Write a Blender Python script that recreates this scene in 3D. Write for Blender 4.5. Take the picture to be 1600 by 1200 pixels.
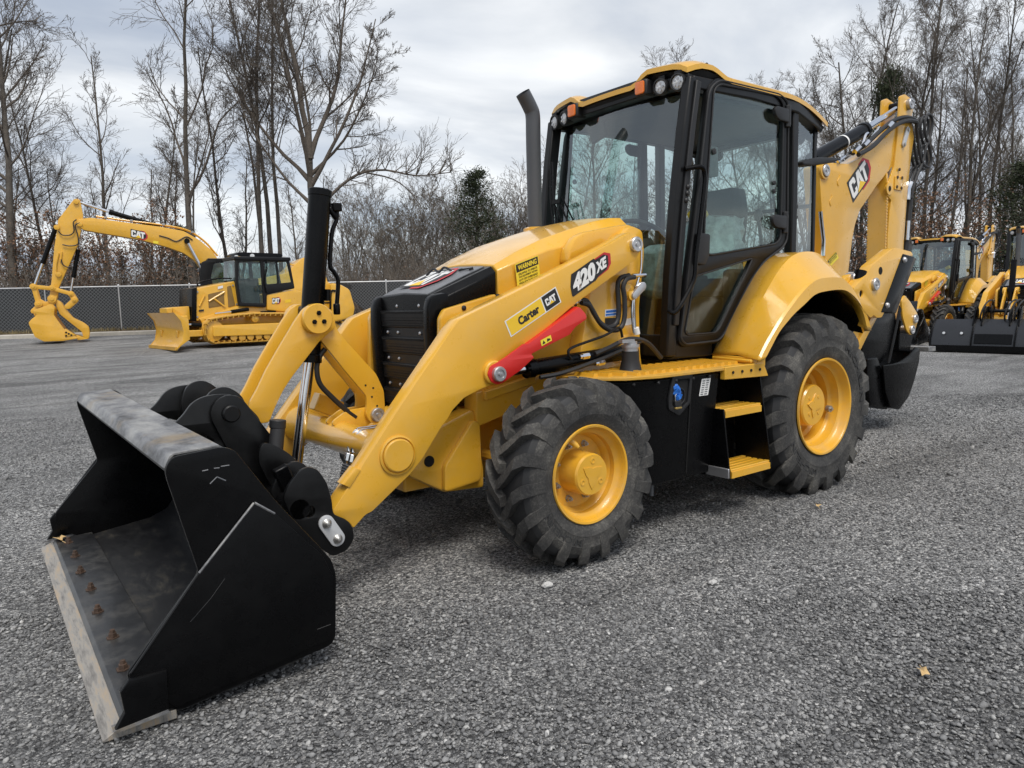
import bpy, bmesh, math, random
import numpy as np
from mathutils import Vector, Matrix
R = math.radians
for o in list(bpy.data.objects): bpy.data.objects.remove(o)
S = bpy.context.scene
C = S.collection

# ------------------------------------------------------------------ camera
cd = bpy.data.cameras.new('camera'); cam = bpy.data.objects.new('camera', cd); C.objects.link(cam)
cd.sensor_width = 36; cd.lens = 25.477; cd.clip_start = 0.05; cd.clip_end = 3000
_r = Vector((-0.7997, 0.5998, -0.0257)); _f = Vector((-0.5937, -0.7965, -0.1143))
_r.normalize(); _f.normalize(); _u = _r.cross(_f)
cam.matrix_world = Matrix(((_r.x, _u.x, -_f.x, 4.6908), (_r.y, _u.y, -_f.y, 3.7597), (_r.z, _u.z, -_f.z, 1.3835), (0, 0, 0, 1)))
S.camera = cam

# ------------------------------------------------------------------ sky, sun, exposure
SUN_EL, SUN_AZ = 60.0, 70.0          # azimuth: direction towards the sun, degrees from +X towards +Y
W = bpy.data.worlds.new('World'); S.world = W; W.use_nodes = True
nt = W.node_tree; nt.nodes.clear()
def wn(t, **k):
    n = nt.nodes.new(t)
    for a, b in k.items(): setattr(n, a, b)
    return n
out = wn('ShaderNodeOutputWorld'); bg = wn('ShaderNodeBackground'); bg.inputs['Strength'].default_value = 0.1
sky = wn('ShaderNodeTexSky', sky_type='NISHITA', sun_disc=False)
sky.sun_elevation = R(SUN_EL); sky.sun_rotation = R(90 - SUN_AZ); sky.air_density = 1.0; sky.dust_density = 2.0
tc = wn('ShaderNodeTexCoord'); sp = wn('ShaderNodeSeparateXYZ'); nt.links.new(tc.outputs['Generated'], sp.inputs[0])
zc = wn('ShaderNodeMath', operation='MAXIMUM'); nt.links.new(sp.outputs['Z'], zc.inputs[0]); zc.inputs[1].default_value = 0.0
za = wn('ShaderNodeMath', operation='ADD'); nt.links.new(zc.outputs[0], za.inputs[0]); za.inputs[1].default_value = 0.16
dx = wn('ShaderNodeMath', operation='DIVIDE'); nt.links.new(sp.outputs['X'], dx.inputs[0]); nt.links.new(za.outputs[0], dx.inputs[1])
dy = wn('ShaderNodeMath', operation='DIVIDE'); nt.links.new(sp.outputs['Y'], dy.inputs[0]); nt.links.new(za.outputs[0], dy.inputs[1])
cm = wn('ShaderNodeCombineXYZ'); nt.links.new(dx.outputs[0], cm.inputs[0]); nt.links.new(dy.outputs[0], cm.inputs[1])
mp = wn('ShaderNodeMapping'); mp.inputs['Scale'].default_value = (1.0, 1.5, 1.0); mp.inputs['Rotation'].default_value = (0, 0, R(25)); mp.inputs['Location'].default_value = (3.1, 1.2, 0)
nt.links.new(cm.outputs[0], mp.inputs[0])
n1 = wn('ShaderNodeTexNoise'); n1.inputs['Scale'].default_value = 0.8; n1.inputs['Detail'].default_value = 9; n1.inputs['Roughness'].default_value = 0.52; n1.inputs['Distortion'].default_value = 0.35
n2 = wn('ShaderNodeTexNoise'); n2.inputs['Scale'].default_value = 0.23; n2.inputs['Detail'].default_value = 5
nt.links.new(mp.outputs[0], n1.inputs['Vector']); nt.links.new(mp.outputs[0], n2.inputs['Vector'])
r1 = wn('ShaderNodeValToRGB'); e = r1.color_ramp.elements
e[0].position = 0.34; e[0].color = (3.0, 3.35, 3.95, 1); e[1].position = 0.64; e[1].color = (6.5, 6.6, 6.65, 1)
m_ = r1.color_ramp.elements.new(0.45); m_.color = (3.9, 4.2, 4.65, 1); m_ = r1.color_ramp.elements.new(0.53); m_.color = (4.9, 5.1, 5.35, 1)
nt.links.new(n1.outputs['Fac'], r1.inputs[0])
r2 = wn('ShaderNodeValToRGB'); e = r2.color_ramp.elements
e[0].position = 0.44; e[0].color = (0.72, 0.72, 0.72, 1); e[1].position = 0.62; e[1].color = (1, 1, 1, 1)
nt.links.new(n2.outputs['Fac'], r2.inputs[0])
mx = wn('ShaderNodeMix', data_type='RGBA')
nt.links.new(r2.outputs[0], mx.inputs[0]); nt.links.new(sky.outputs[0], mx.inputs[6]); nt.links.new(r1.outputs[0], mx.inputs[7])
nt.links.new(mx.outputs[2], bg.inputs['Color']); nt.links.new(bg.outputs[0], out.inputs[0])
ld = bpy.data.lights.new('sun', 'SUN'); ld.energy = 1.5; ld.angle = R(24); ld.color = (1.0, 0.955, 0.89)
sun = bpy.data.objects.new('sun', ld); C.objects.link(sun)
sd = Vector((math.cos(R(SUN_EL)) * math.cos(R(SUN_AZ)), math.cos(R(SUN_EL)) * math.sin(R(SUN_AZ)), math.sin(R(SUN_EL))))
sun.rotation_euler = sd.to_track_quat('Z', 'Y').to_euler()
S.view_settings.view_transform = 'Standard'; S.view_settings.look = 'None'
S.view_settings.exposure = 0.72; S.view_settings.gamma = 1.0

# ------------------------------------------------------------------ materials
def node_mat(name):
    m = bpy.data.materials.new(name); m.use_nodes = True
    t = m.node_tree; b = t.nodes['Principled BSDF']
    return m, t, b
def nn(t, typ, **k):
    n = t.nodes.new(typ)
    for a, b in k.items(): setattr(n, a, b)
    return n
def ramp(t, src, stops):
    r = nn(t, 'ShaderNodeValToRGB'); e = r.color_ramp.elements
    while len(e) < len(stops): e.new(0.5)
    for i, (p, c) in enumerate(stops):
        e[i].position = p; e[i].color = (*c, 1) if len(c) == 3 else c
    t.links.new(src, r.inputs[0]); return r
def noise(t, scale, detail=4, rough=0.55, vec=None, dist=0.0):
    n = nn(t, 'ShaderNodeTexNoise'); n.inputs['Scale'].default_value = scale; n.inputs['Detail'].default_value = detail
    n.inputs['Roughness'].default_value = rough; n.inputs['Distortion'].default_value = dist
    if vec is None:
        tc = nn(t, 'ShaderNodeTexCoord'); vec = tc.outputs['Object']
    t.links.new(vec, n.inputs['Vector']); return n
def mixc(t, fac, a, b, mode='MIX'):
    m = nn(t, 'ShaderNodeMix', data_type='RGBA', blend_type=mode)
    for i, x in ((0, fac), (6, a), (7, b)):
        if hasattr(x, 'links') or hasattr(x, 'is_output'): t.links.new(x, m.inputs[i])
        elif i == 0: m.inputs[0].default_value = x
        else: m.inputs[i].default_value = (*x, 1)
    return m.outputs[2]
def bump(t, b, h, strength=0.3, dist=0.01):
    n = nn(t, 'ShaderNodeBump'); n.inputs['Strength'].default_value = strength; n.inputs['Distance'].default_value = dist
    t.links.new(h, n.inputs['Height']); t.links.new(n.outputs[0], b.inputs['Normal'])
def paint(name, col, rough=0.35, var=0.12, coat=0.25, dust=None, dustamt=0.0, metallic=0.0, scale=2.5, bumpamt=0.04, spec=0.5):
    m, t, b = node_mat(name)
    n = noise(t, scale, 6, 0.6); dk = tuple(c * (1 - var) for c in col); lt = tuple(min(1, c * (1 + var * 0.6)) for c in col)
    r = ramp(t, n.outputs['Fac'], [(0.3, dk), (0.7, lt)]); c = r.outputs[0]
    if dust:
        n2 = noise(t, 7, 8, 0.7); r2 = ramp(t, n2.outputs['Fac'], [(0.46, (0, 0, 0)), (0.75, (dustamt,) * 3)])
        c = mixc(t, r2.outputs[0], c, dust)
    t.links.new(c, b.inputs['Base Color'])
    n3 = noise(t, 14, 5, 0.6); rr = nn(t, 'ShaderNodeMapRange'); rr.inputs[3].default_value = max(0.03, rough - 0.08); rr.inputs[4].default_value = rough + 0.12
    t.links.new(n3.outputs['Fac'], rr.inputs[0]); t.links.new(rr.outputs[0], b.inputs['Roughness'])
    b.inputs['Specular IOR Level'].default_value = spec; b.inputs['Metallic'].default_value = metallic; b.inputs['Coat Weight'].default_value = coat; b.inputs['Coat Roughness'].default_value = 0.07
    if bumpamt:
        n4 = noise(t, 60, 2); bump(t, b, n4.outputs['Fac'], bumpamt, 0.004)
    return m
M = {}
M['yellow'] = paint('yellow_paint', (0.76, 0.41, 0.033), 0.28, 0.08, 0.6, (0.52, 0.42, 0.25), 0.14)
M['yellow_dirty'] = paint('dusty_yellow_paint', (0.62, 0.34, 0.04), 0.55, 0.2, 0.0, (0.25, 0.2, 0.13), 0.5)
M['yellow_wheel'] = paint('dusty_wheel_paint', (0.76, 0.40, 0.028), 0.36, 0.10, 0.25, (0.36, 0.30, 0.20), 0.34)
M['black'] = paint('black_paint', (0.0025, 0.0026, 0.003), 0.26, 0.2, 0.0, (0.04, 0.04, 0.04), 0.05, spec=0.18)
M['coupler_black'] = paint('coupler_paint', (0.0045, 0.0046, 0.005), 0.30, 0.3, 0.0, (0.06, 0.06, 0.058), 0.12, spec=0.34)
M['black_trim'] = paint('black_trim', (0.0055, 0.0055, 0.006), 0.38, 0.2, 0.05, (0.06, 0.06, 0.06), 0.05, spec=0.3)
M['plastic'] = paint('black_plastic', (0.013, 0.013, 0.014), 0.5, 0.2, 0.0)
M['red'] = paint('red_paint', (0.62, 0.018, 0.014), 0.35, 0.08, 0.3)
M['chrome'] = paint('chrome', (0.75, 0.76, 0.78), 0.09, 0.05, 0.0, metallic=1.0, bumpamt=0)
M['zinc'] = paint('zinc_plate', (0.55, 0.55, 0.56), 0.38, 0.2, 0.0, metallic=0.85)
M['galv'] = paint('galvanised_steel', (0.60, 0.61, 0.62), 0.5, 0.15, 0.0, metallic=0.4)
M['grey_pipe'] = paint('grey_stack_paint', (0.062, 0.066, 0.073), 0.42, 0.1, 0.1)
M['nose'] = paint('charcoal_hood_panel', (0.13, 0.135, 0.145), 0.4, 0.12, 0.1, (0.3, 0.3, 0.3), 0.15)
M['wear'] = paint('scuffed_black_steel', (0.022, 0.023, 0.025), 0.33, 0.5, 0.1, (0.20, 0.19, 0.17), 0.35, scale=6)
M['hose'] = paint('rubber_hose', (0.018, 0.018, 0.019), 0.5, 0.2, 0.0, bumpamt=0.1)
M['white'] = paint('white_vinyl', (0.80, 0.80, 0.78), 0.45, 0.04, 0.0, bumpamt=0)
M['ink'] = paint('black_vinyl', (0.015, 0.015, 0.016), 0.45, 0.05, 0.0, bumpamt=0)
M['decal_yellow'] = paint('yellow_vinyl', (0.85, 0.55, 0.03), 0.45, 0.04, 0.0, bumpamt=0)
M['warn_yellow'] = paint('warning_vinyl', (0.85, 0.68, 0.05), 0.45, 0.04, 0.0, bumpamt=0)
M['decal_red'] = paint('red_vinyl', (0.50, 0.02, 0.03), 0.45, 0.04, 0.0, bumpamt=0)
M['bolt'] = paint('zinc_bolt', (0.45, 0.44, 0.42), 0.4, 0.25, 0.0, metallic=0.8)
M['rust_bolt'] = paint('rusty_bolt', (0.075, 0.045, 0.030), 0.75, 0.5, 0.0, scale=40)
M['seat'] = paint('seat_fabric', (0.025, 0.025, 0.028), 0.8, 0.2, 0.0)
M['wrap'] = paint('clear_plastic_cover', (0.42, 0.50, 0.50), 0.22, 0.5, 0.2, scale=18, bumpamt=0.5)
M['blue'] = paint('blue_cap', (0.02, 0.16, 0.60), 0.5, 0.2, 0.0, scale=30)
M['brass'] = paint('brass', (0.60, 0.42, 0.14), 0.35, 0.1, 0.0, metallic=0.9)
M['hole'] = paint('painted_recess_shade', (0.006, 0.006, 0.006), 0.9, 0.1, 0.0, bumpamt=0)  # near-black standing in for the shade inside holes and slots
M['interior'] = paint('cab_trim', (0.045, 0.046, 0.048), 0.7, 0.15, 0.0)
M['headliner'] = paint('grey_headliner', (0.10, 0.104, 0.108), 0.8, 0.1, 0.0)
M['amber'] = paint('amber_lens', (0.85, 0.19, 0.015), 0.15, 0.1, 0.6, scale=60)
M['lens'] = paint('lamp_lens', (0.75, 0.76, 0.76), 0.12, 0.3, 0.8, metallic=0.3, scale=70)
M['concrete'] = paint('concrete', (0.50, 0.47, 0.41), 0.85, 0.25, 0.0, (0.25, 0.22, 0.17), 0.4, scale=1.5)
M['screen'] = paint('fence_screen', (0.030, 0.036, 0.038), 0.75, 0.25, 0.0, (0.08, 0.085, 0.085), 0.3, scale=0.8)
M['stone'] = None

def rubber():
    m, t, b = node_mat('tyre_rubber')
    n = noise(t, 5, 8, 0.65); r = ramp(t, n.outputs['Fac'], [(0.3, (0.024, 0.024, 0.025)), (0.52, (0.055, 0.053, 0.050)), (0.72, (0.14, 0.133, 0.12))])
    n2 = noise(t, 90, 3, 0.7); r2 = ramp(t, n2.outputs['Fac'], [(0.45, (0.8, 0.8, 0.8)), (0.72, (1.7, 1.7, 1.65))])
    t.links.new(mixc(t, 1.0, r.outputs[0], r2.outputs[0], 'MULTIPLY'), b.inputs['Base Color'])
    b.inputs['Roughness'].default_value = 0.72; b.inputs['Specular IOR Level'].default_value = 0.4
    bump(t, b, n2.outputs['Fac'], 0.25, 0.004); return m
M['rubber'] = rubber(); M['rubber_clean'] = paint('clean_tread_rubber', (0.018, 0.0185, 0.020), 0.6, 0.3, 0.0, (0.07, 0.067, 0.06), 0.25); M['rubber_dark'] = paint('raised_rubber_lettering', (0.030, 0.030, 0.030), 0.7, 0.3, 0.0)
def worn():
    m, t, b = node_mat('worn_steel')
    tc = nn(t, 'ShaderNodeTexCoord'); mp = nn(t, 'ShaderNodeMapping'); mp.inputs['Scale'].default_value = (2.5, 1.3, 2.5); t.links.new(tc.outputs['Object'], mp.inputs[0])
    n = noise(t, 2.2, 9, 0.72, mp.outputs[0]); r = ramp(t, n.outputs['Fac'], [(0.36, (0.04, 0.04, 0.042)), (0.48, (0.20, 0.20, 0.205)), (0.60, (0.36, 0.355, 0.34)), (0.75, (0.50, 0.49, 0.46))])
    n2 = noise(t, 3, 6, 0.7); r2 = ramp(t, n2.outputs['Fac'], [(0.52, (0, 0, 0)), (0.66, (0.75, 0.75, 0.75))])
    t.links.new(mixc(t, r2.outputs[0], r.outputs[0], (0.30, 0.22, 0.12)), b.inputs['Base Color'])
    b.inputs['Roughness'].default_value = 0.42; b.inputs['Metallic'].default_value = 0.45
    bump(t, b, n.outputs['Fac'], 0.2, 0.003); return m
M['worn'] = worn()
def edge_steel():
    m, t, b = node_mat('cutting_edge_steel')
    tc = nn(t, 'ShaderNodeTexCoord'); mp = nn(t, 'ShaderNodeMapping'); mp.inputs['Scale'].default_value = (14, 1.6, 3); t.links.new(tc.outputs['Object'], mp.inputs[0])
    n = noise(t, 3, 8, 0.7, mp.outputs[0]); r = ramp(t, n.outputs['Fac'], [(0.32, (0.14, 0.13, 0.12)), (0.5, (0.33, 0.31, 0.28)), (0.68, (0.45, 0.34, 0.22)), (0.8, (0.52, 0.50, 0.47))])
    t.links.new(r.outputs[0], b.inputs['Base Color']); b.inputs['Roughness'].default_value = 0.55; b.inputs['Metallic'].default_value = 0.3
    bump(t, b, n.outputs['Fac'], 0.4, 0.004); return m
M['edge'] = edge_steel()
def floor_steel():
    m, t, b = node_mat('scuffed_bucket_floor')
    tc = nn(t, 'ShaderNodeTexCoord'); mp = nn(t, 'ShaderNodeMapping'); mp.inputs['Scale'].default_value = (6, 2.2, 6); t.links.new(tc.outputs['Object'], mp.inputs[0])
    n = noise(t, 2.2, 9, 0.72, mp.outputs[0], 0.4)
    r = ramp(t, n.outputs['Fac'], [(0.36, (0.008, 0.008, 0.009)), (0.54, (0.028, 0.028, 0.028)), (0.66, (0.085, 0.076, 0.06)), (0.78, (0.18, 0.155, 0.115))])
    n2 = noise(t, 1.4, 5, 0.6); r2 = ramp(t, n2.outputs['Fac'], [(0.40, (0, 0, 0)), (0.62, (1, 1, 1))])
    t.links.new(mixc(t, r2.outputs[0], (0.014, 0.014, 0.015), r.outputs[0]), b.inputs['Base Color'])
    b.inputs['Roughness'].default_value = 0.42; bump(t, b, n.outputs['Fac'], 0.15, 0.003); return m
M['floor'] = floor_steel()
def glass(name, tint, amount=1.0):
    m = bpy.data.materials.new(name); m.use_nodes = True; t = m.node_tree; t.nodes.clear()
    o = nn(t, 'ShaderNodeOutputMaterial'); mx = nn(t, 'ShaderNodeMixShader'); tr = nn(t, 'ShaderNodeBsdfTransparent'); gl = nn(t, 'ShaderNodeBsdfGlossy')
    tr.inputs[0].default_value = (*tint, 1); gl.inputs['Roughness'].default_value = 0.012; gl.inputs[0].default_value = (0.92, 0.96, 0.97, 1)
    ge = nn(t, 'ShaderNodeNewGeometry'); dt = nn(t, 'ShaderNodeVectorMath', operation='DOT_PRODUCT'); t.links.new(ge.outputs['Normal'], dt.inputs[0]); t.links.new(ge.outputs['Incoming'], dt.inputs[1])
    ab = nn(t, 'ShaderNodeMath', operation='ABSOLUTE'); t.links.new(dt.outputs['Value'], ab.inputs[0]); om = nn(t, 'ShaderNodeMath', operation='SUBTRACT'); om.inputs[0].default_value = 1.0; t.links.new(ab.outputs[0], om.inputs[1])
    fr = nn(t, 'ShaderNodeMath', operation='POWER'); fr.inputs[1].default_value = 4.0; t.links.new(om.outputs[0], fr.inputs[0])
    mr = nn(t, 'ShaderNodeMapRange'); mr.inputs[3].default_value = 0.085 * amount; mr.inputs[4].default_value = 0.95
    t.links.new(fr.outputs[0], mr.inputs[0]); t.links.new(mr.outputs[0], mx.inputs[0]); t.links.new(tr.outputs[0], mx.inputs[1]); t.links.new(gl.outputs[0], mx.inputs[2]); t.links.new(mx.outputs[0], o.inputs[0])
    return m
M['glass'] = glass('tinted_glass', (0.78, 0.87, 0.85), 0.75); M['glass_low'] = glass('lower_door_glass', (0.66, 0.72, 0.70), 0.2); M['glass_front'] = glass('windshield_glass', (0.70, 0.83, 0.81), 1.7)
M['glass_clear'] = glass('clear_glass', (0.88, 0.94, 0.93), 0.8)

# ------------------------------------------------------------------ mesh helpers
def finish(name, me, mat, parent, smooth=35, recalc=True):
    if recalc:
        bm = bmesh.new(); bm.from_mesh(me); bmesh.ops.recalc_face_normals(bm, faces=bm.faces); bm.to_mesh(me); bm.free()
    if smooth:
        me.shade_smooth(); me.set_sharp_from_angle(angle=R(smooth))
    me.materials.clear(); me.materials.append(M[mat] if isinstance(mat, str) else mat)
    o = bpy.data.objects.new(name, me); C.objects.link(o)
    if parent is not None: o.parent = parent
    return o
class MB:
    def __init__(s): s.v = []; s.f = []
    def add(s, v, f):
        n = len(s.v); s.v += [tuple(map(float, q)) for q in v]; s.f += [tuple(i + n for i in q) for q in f]; return s
    def box(s, c, d, rot=None, chamfer=0):
        x, y, z = d[0] / 2, d[1] / 2, d[2] / 2
        vs = [Vector((a * x, b * y, e * z)) for a in (-1, 1) for b in (-1, 1) for e in (-1, 1)]
        if rot is not None: vs = [rot @ q for q in vs]
        c = Vector(c)
        return s.add([q + c for q in vs], [(0, 1, 3, 2), (4, 6, 7, 5), (0, 4, 5, 1), (2, 3, 7, 6), (0, 2, 6, 4), (1, 5, 7, 3)])
    def prism(s, pts, y0, y1):        # polygon in XZ extruded along Y
        n = len(pts)
        return s.add([(a, y0, b) for a, b in pts] + [(a, y1, b) for a, b in pts], [tuple(range(n)), tuple(range(2 * n - 1, n - 1, -1))] + [(i, (i + 1) % n, n + (i + 1) % n, n + i) for i in range(n)])
    def rings(s, rs, caps=True, closed=True):
        n = len(rs[0]); f = []
        for k in range(len(rs) - 1):
            for i in range(n if closed else n - 1):
                j = (i + 1) % n; f.append((k * n + i, k * n + j, (k + 1) * n + j, (k + 1) * n + i))
        if caps: f += [tuple(range(n)), tuple(range((len(rs) - 1) * n, len(rs) * n))]
        return s.add([q for r in rs for q in r], f)
    def tube(s, path, r, n=10, caps=True):
        path = [Vector(q) for q in path]; rad = r if isinstance(r, (list, tuple)) else [r] * len(path)
        t0 = (path[1] - path[0]).normalized(); a = Vector((0, 0, 1)) if abs(t0.z) < 0.9 else Vector((1, 0, 0)); u = t0.cross(a).normalized(); rs = []
        for i, q in enumerate(path):
            t = ((path[min(i + 1, len(path) - 1)] - path[max(i - 1, 0)])).normalized()
            u = (u - t * u.dot(t)).normalized(); w = t.cross(u)
            rs.append([q + (u * math.cos(2 * math.pi * k / n) + w * math.sin(2 * math.pi * k / n)) * rad[i] for k in range(n)])
        return s.rings(rs, caps)
    def cyl(s, a, b, r, n=20, r2=None): return s.tube([a, b], [r, r if r2 is None else r2], n)
    def lathe(s, prof, o, ax, n=32, caps=False):     # prof: (radius, distance along axis)
        o = Vector(o); ax = Vector(ax).normalized(); a = Vector((0, 0, 1)) if abs(ax.z) < 0.9 else Vector((1, 0, 0)); u = ax.cross(a).normalized(); w = ax.cross(u)
        return s.rings([[o + ax * d + (u * math.cos(2 * math.pi * k / n) + w * math.sin(2 * math.pi * k / n)) * r for k in range(n)] for r, d in prof], caps)
    def build(s, name, mat, parent=None, smooth=35, bevel=0.0, recalc=True):
        me = bpy.data.meshes.new(name); me.from_pydata(s.v, [], s.f)
        o = finish(name, me, mat, parent, smooth, recalc)
        if bevel:
            md = o.modifiers.new('bevel', 'BEVEL'); md.width = bevel; md.segments = 2; md.limit_method = 'ANGLE'; md.angle_limit = R(40)
        return o
def smoothpath(pts, k=6):
    P = [Vector(q) for q in pts]; P = [P[0] * 2 - P[1]] + P + [P[-1] * 2 - P[-2]]; out = []
    for i in range(1, len(P) - 2):
        for j in range(k):
            t = j / k; a, b, c, d = P[i - 1], P[i], P[i + 1], P[i + 2]
            out.append(0.5 * ((2 * b) + (c - a) * t + (2 * a - 5 * b + 4 * c - d) * t * t + (3 * b - a - 3 * c + d) * t ** 3))
    return out + [P[-2]]
def rnd(pts, r, n=4):        # round the corners of a 2-D polygon; r a number or one per corner
    out = []; m = len(pts)
    for i in range(m):
        p = Vector(pts[i]); a = Vector(pts[i - 1]); b = Vector(pts[(i + 1) % m]); rr = r[i] if isinstance(r, (list, tuple)) else r
        da, db = (a - p), (b - p); d = min(rr, da.length * 0.48, db.length * 0.48)
        if d < 1e-4: out.append((p.x, p.y)); continue
        p0 = p + da.normalized() * d; p1 = p + db.normalized() * d
        for k in range(n + 1):
            t = k / n; q = p0 * (1 - t) ** 2 + p * 2 * t * (1 - t) + p1 * t * t; out.append((q.x, q.y))
    return out
def circ(c, r, n=20): return [(c[0] + r * math.cos(2 * math.pi * k / n), c[1] + r * math.sin(2 * math.pi * k / n)) for k in range(n)]
def capsule(a, b, ra, rb=None, n=10):    # outline of a round-ended link
    rb = ra if rb is None else rb; a = Vector(a); b = Vector(b); t = math.atan2(b.y - a.y, b.x - a.x)
    return [(a.x + ra * math.cos(t + math.pi / 2 + math.pi * k / n), a.y + ra * math.sin(t + math.pi / 2 + math.pi * k / n)) for k in range(n + 1)] + [(b.x + rb * math.cos(t - math.pi / 2 + math.pi * k / n), b.y + rb * math.sin(t - math.pi / 2 + math.pi * k / n)) for k in range(n + 1)]
_dg = None
def curve_mesh(cu):
    o = bpy.data.objects.new('tmp', cu); C.objects.link(o)
    dg = bpy.context.evaluated_depsgraph_get(); me = bpy.data.meshes.new_from_object(o.evaluated_get(dg)); bpy.data.objects.remove(o); bpy.data.curves.remove(cu); return me
def plate(name, outer, y0, y1, mat, parent, holes=(), bevel=0.004, smooth=35, fn=None):
    """flat plate: outline and holes in XZ, thickness from y0 to y1 along Y; fn may remap (a, y, b)"""
    cu = bpy.data.curves.new(name, 'CURVE'); cu.dimensions = '2D'; cu.fill_mode = 'BOTH'; h = abs(y1 - y0) / 2; bevel = min(bevel, h * 0.45)
    cu.extrude = h - bevel; cu.bevel_depth = bevel; cu.bevel_resolution = 1; cu.offset = -bevel
    for pl in [outer] + list(holes):
        sp = cu.splines.new('POLY'); sp.points.add(len(pl) - 1)
        for i, q in enumerate(pl): sp.points[i].co = (q[0], q[1], 0, 1)
        sp.use_cyclic_u = True
    me = curve_mesh(cu); n = len(me.vertices); co = np.zeros(n * 3); me.vertices.foreach_get('co', co); co = co.reshape(-1, 3)
    w = np.stack([co[:, 0], (y0 + y1) / 2 + co[:, 2], co[:, 1]], 1)
    if fn: w = np.array([fn(*q) for q in w])
    me.vertices.foreach_set('co', w.ravel()); me.update()
    bm = bmesh.new(); bm.from_mesh(me); bmesh.ops.remove_doubles(bm, verts=bm.verts, dist=1e-5); bmesh.ops.recalc_face_normals(bm, faces=bm.faces); bm.to_mesh(me); bm.free()
    return finish(name, me, mat, parent, smooth, False)
def grp(name, parent=None, loc=(0, 0, 0), rz=0.0):
    o = bpy.data.objects.new(name, None); C.objects.link(o); o.location = loc; o.rotation_euler = (0, 0, rz); o.empty_display_size = 0.2
    if parent: o.parent = parent
    return o
def tag(o, label=None, cat=None, group=None, kind=None):
    if label: o['label'] = label
    if cat: o['category'] = cat
    if group: o['group'] = group
    if kind: o['kind'] = kind
    return o
KIDS = {}
def copy_tree(o, parent=None):
    c = o.copy(); C.objects.link(c)
    if parent is not None: c.parent = parent; c.matrix_parent_inverse = o.matrix_parent_inverse.copy()
    for ch in o.children: copy_tree(ch, c)
    return c
# flat print: polygons given in a unit frame laid onto O + u*U + v*V
def flat(name, polys, O, U, V, mat, parent, lift=0.0015):
    O, U, V = Vector(O), Vector(U), Vector(V); N = U.cross(V).normalized(); mb = MB()
    for pl in polys:
        mb.add([O + U * a + V * b + N * lift for a, b in pl], [tuple(range(len(pl)))])
    return mb.build(name, mat, parent, 0, recalc=False)
def text(name, s, O, U, V, mat, parent, lift=0.002, bold=0.02, fit=True):
    cu = bpy.data.curves.new(name, 'FONT'); cu.body = s; cu.offset = bold; cu.fill_mode = 'FRONT'; cu.resolution_u = 3
    cu.align_x = 'CENTER'; cu.space_line = 1.0
    me = curve_mesh(cu); n = len(me.vertices); co = np.zeros(n * 3); me.vertices.foreach_get('co', co); co = co.reshape(-1, 3)
    lo, hi = co.min(0), co.max(0); uv = (co - lo) / np.maximum(hi - lo, 1e-6)
    O, U, V = np.array(O, float), np.array(U, float), np.array(V, float); N = np.cross(U, V); N /= np.linalg.norm(N)
    w = O + uv[:, :1] * U + uv[:, 1:2] * V + N * lift
    me.vertices.foreach_set('co', w.ravel()); me.update()
    return finish(name, me, mat, parent, 0, False)
LC = [(0, .14), (.14, 0), (.86, 0), (1, .14), (1, .38), (.66, .38), (.66, .24), (.34, .24), (.34, .76), (.66, .76), (.66, .62), (1, .62), (1, .86), (.86, 1), (.14, 1), (0, .86)]
LA = [(0, 0), (.29, 1), (.71, 1), (1, 0), (.66, 0), (.5, .62), (.34, 0)]
LT = [(0, 1), (0, .74), (.33, .74), (.33, 0), (.67, 0), (.67, .74), (1, .74), (1, 1)]
def put(pl, x, y, w, h): return [(x + a * w, y + b * h) for a, b in pl]
SQ = [(0, 0), (1, 0), (1, 1), (0, 1)]
def badge(parent, O, U, V, hexa=True, name='emblem'):
    """three white block letters with a yellow wedge over a red and black hexagon"""
    O, U, V = Vector(O), Vector(U), Vector(V)
    if hexa:
        flat(name + '_red', [[(.50, -.22), (.88, -.22), (1.10, .25), (1.10, .72), (.88, 1.2), (.62, 1.2)]], O, U, V, 'decal_red', parent, 0.0015)
        flat(name + '_black', [[(-.05, -.12), (.80, -.12), (1.0, .28), (1.0, .7), (.80, 1.12), (-.05, 1.12)]], O, U, V, 'ink', parent, 0.0025)
    flat(name + '_letters', [put(LC, 0, 0, .30, 1), put(LA, .30, 0, .36, 1), put(LT, .60, 0, .32, 1)], O, U, V, 'white', parent, 0.0035)
    flat(name + '_wedge', [[(.26, -.02), (.70, -.02), (.48, .40)]], O, U, V, 'decal_yellow', parent, 0.0045)
def yplane(L, y): return [Vector((a, y, b)) for a, b in L]


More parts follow.
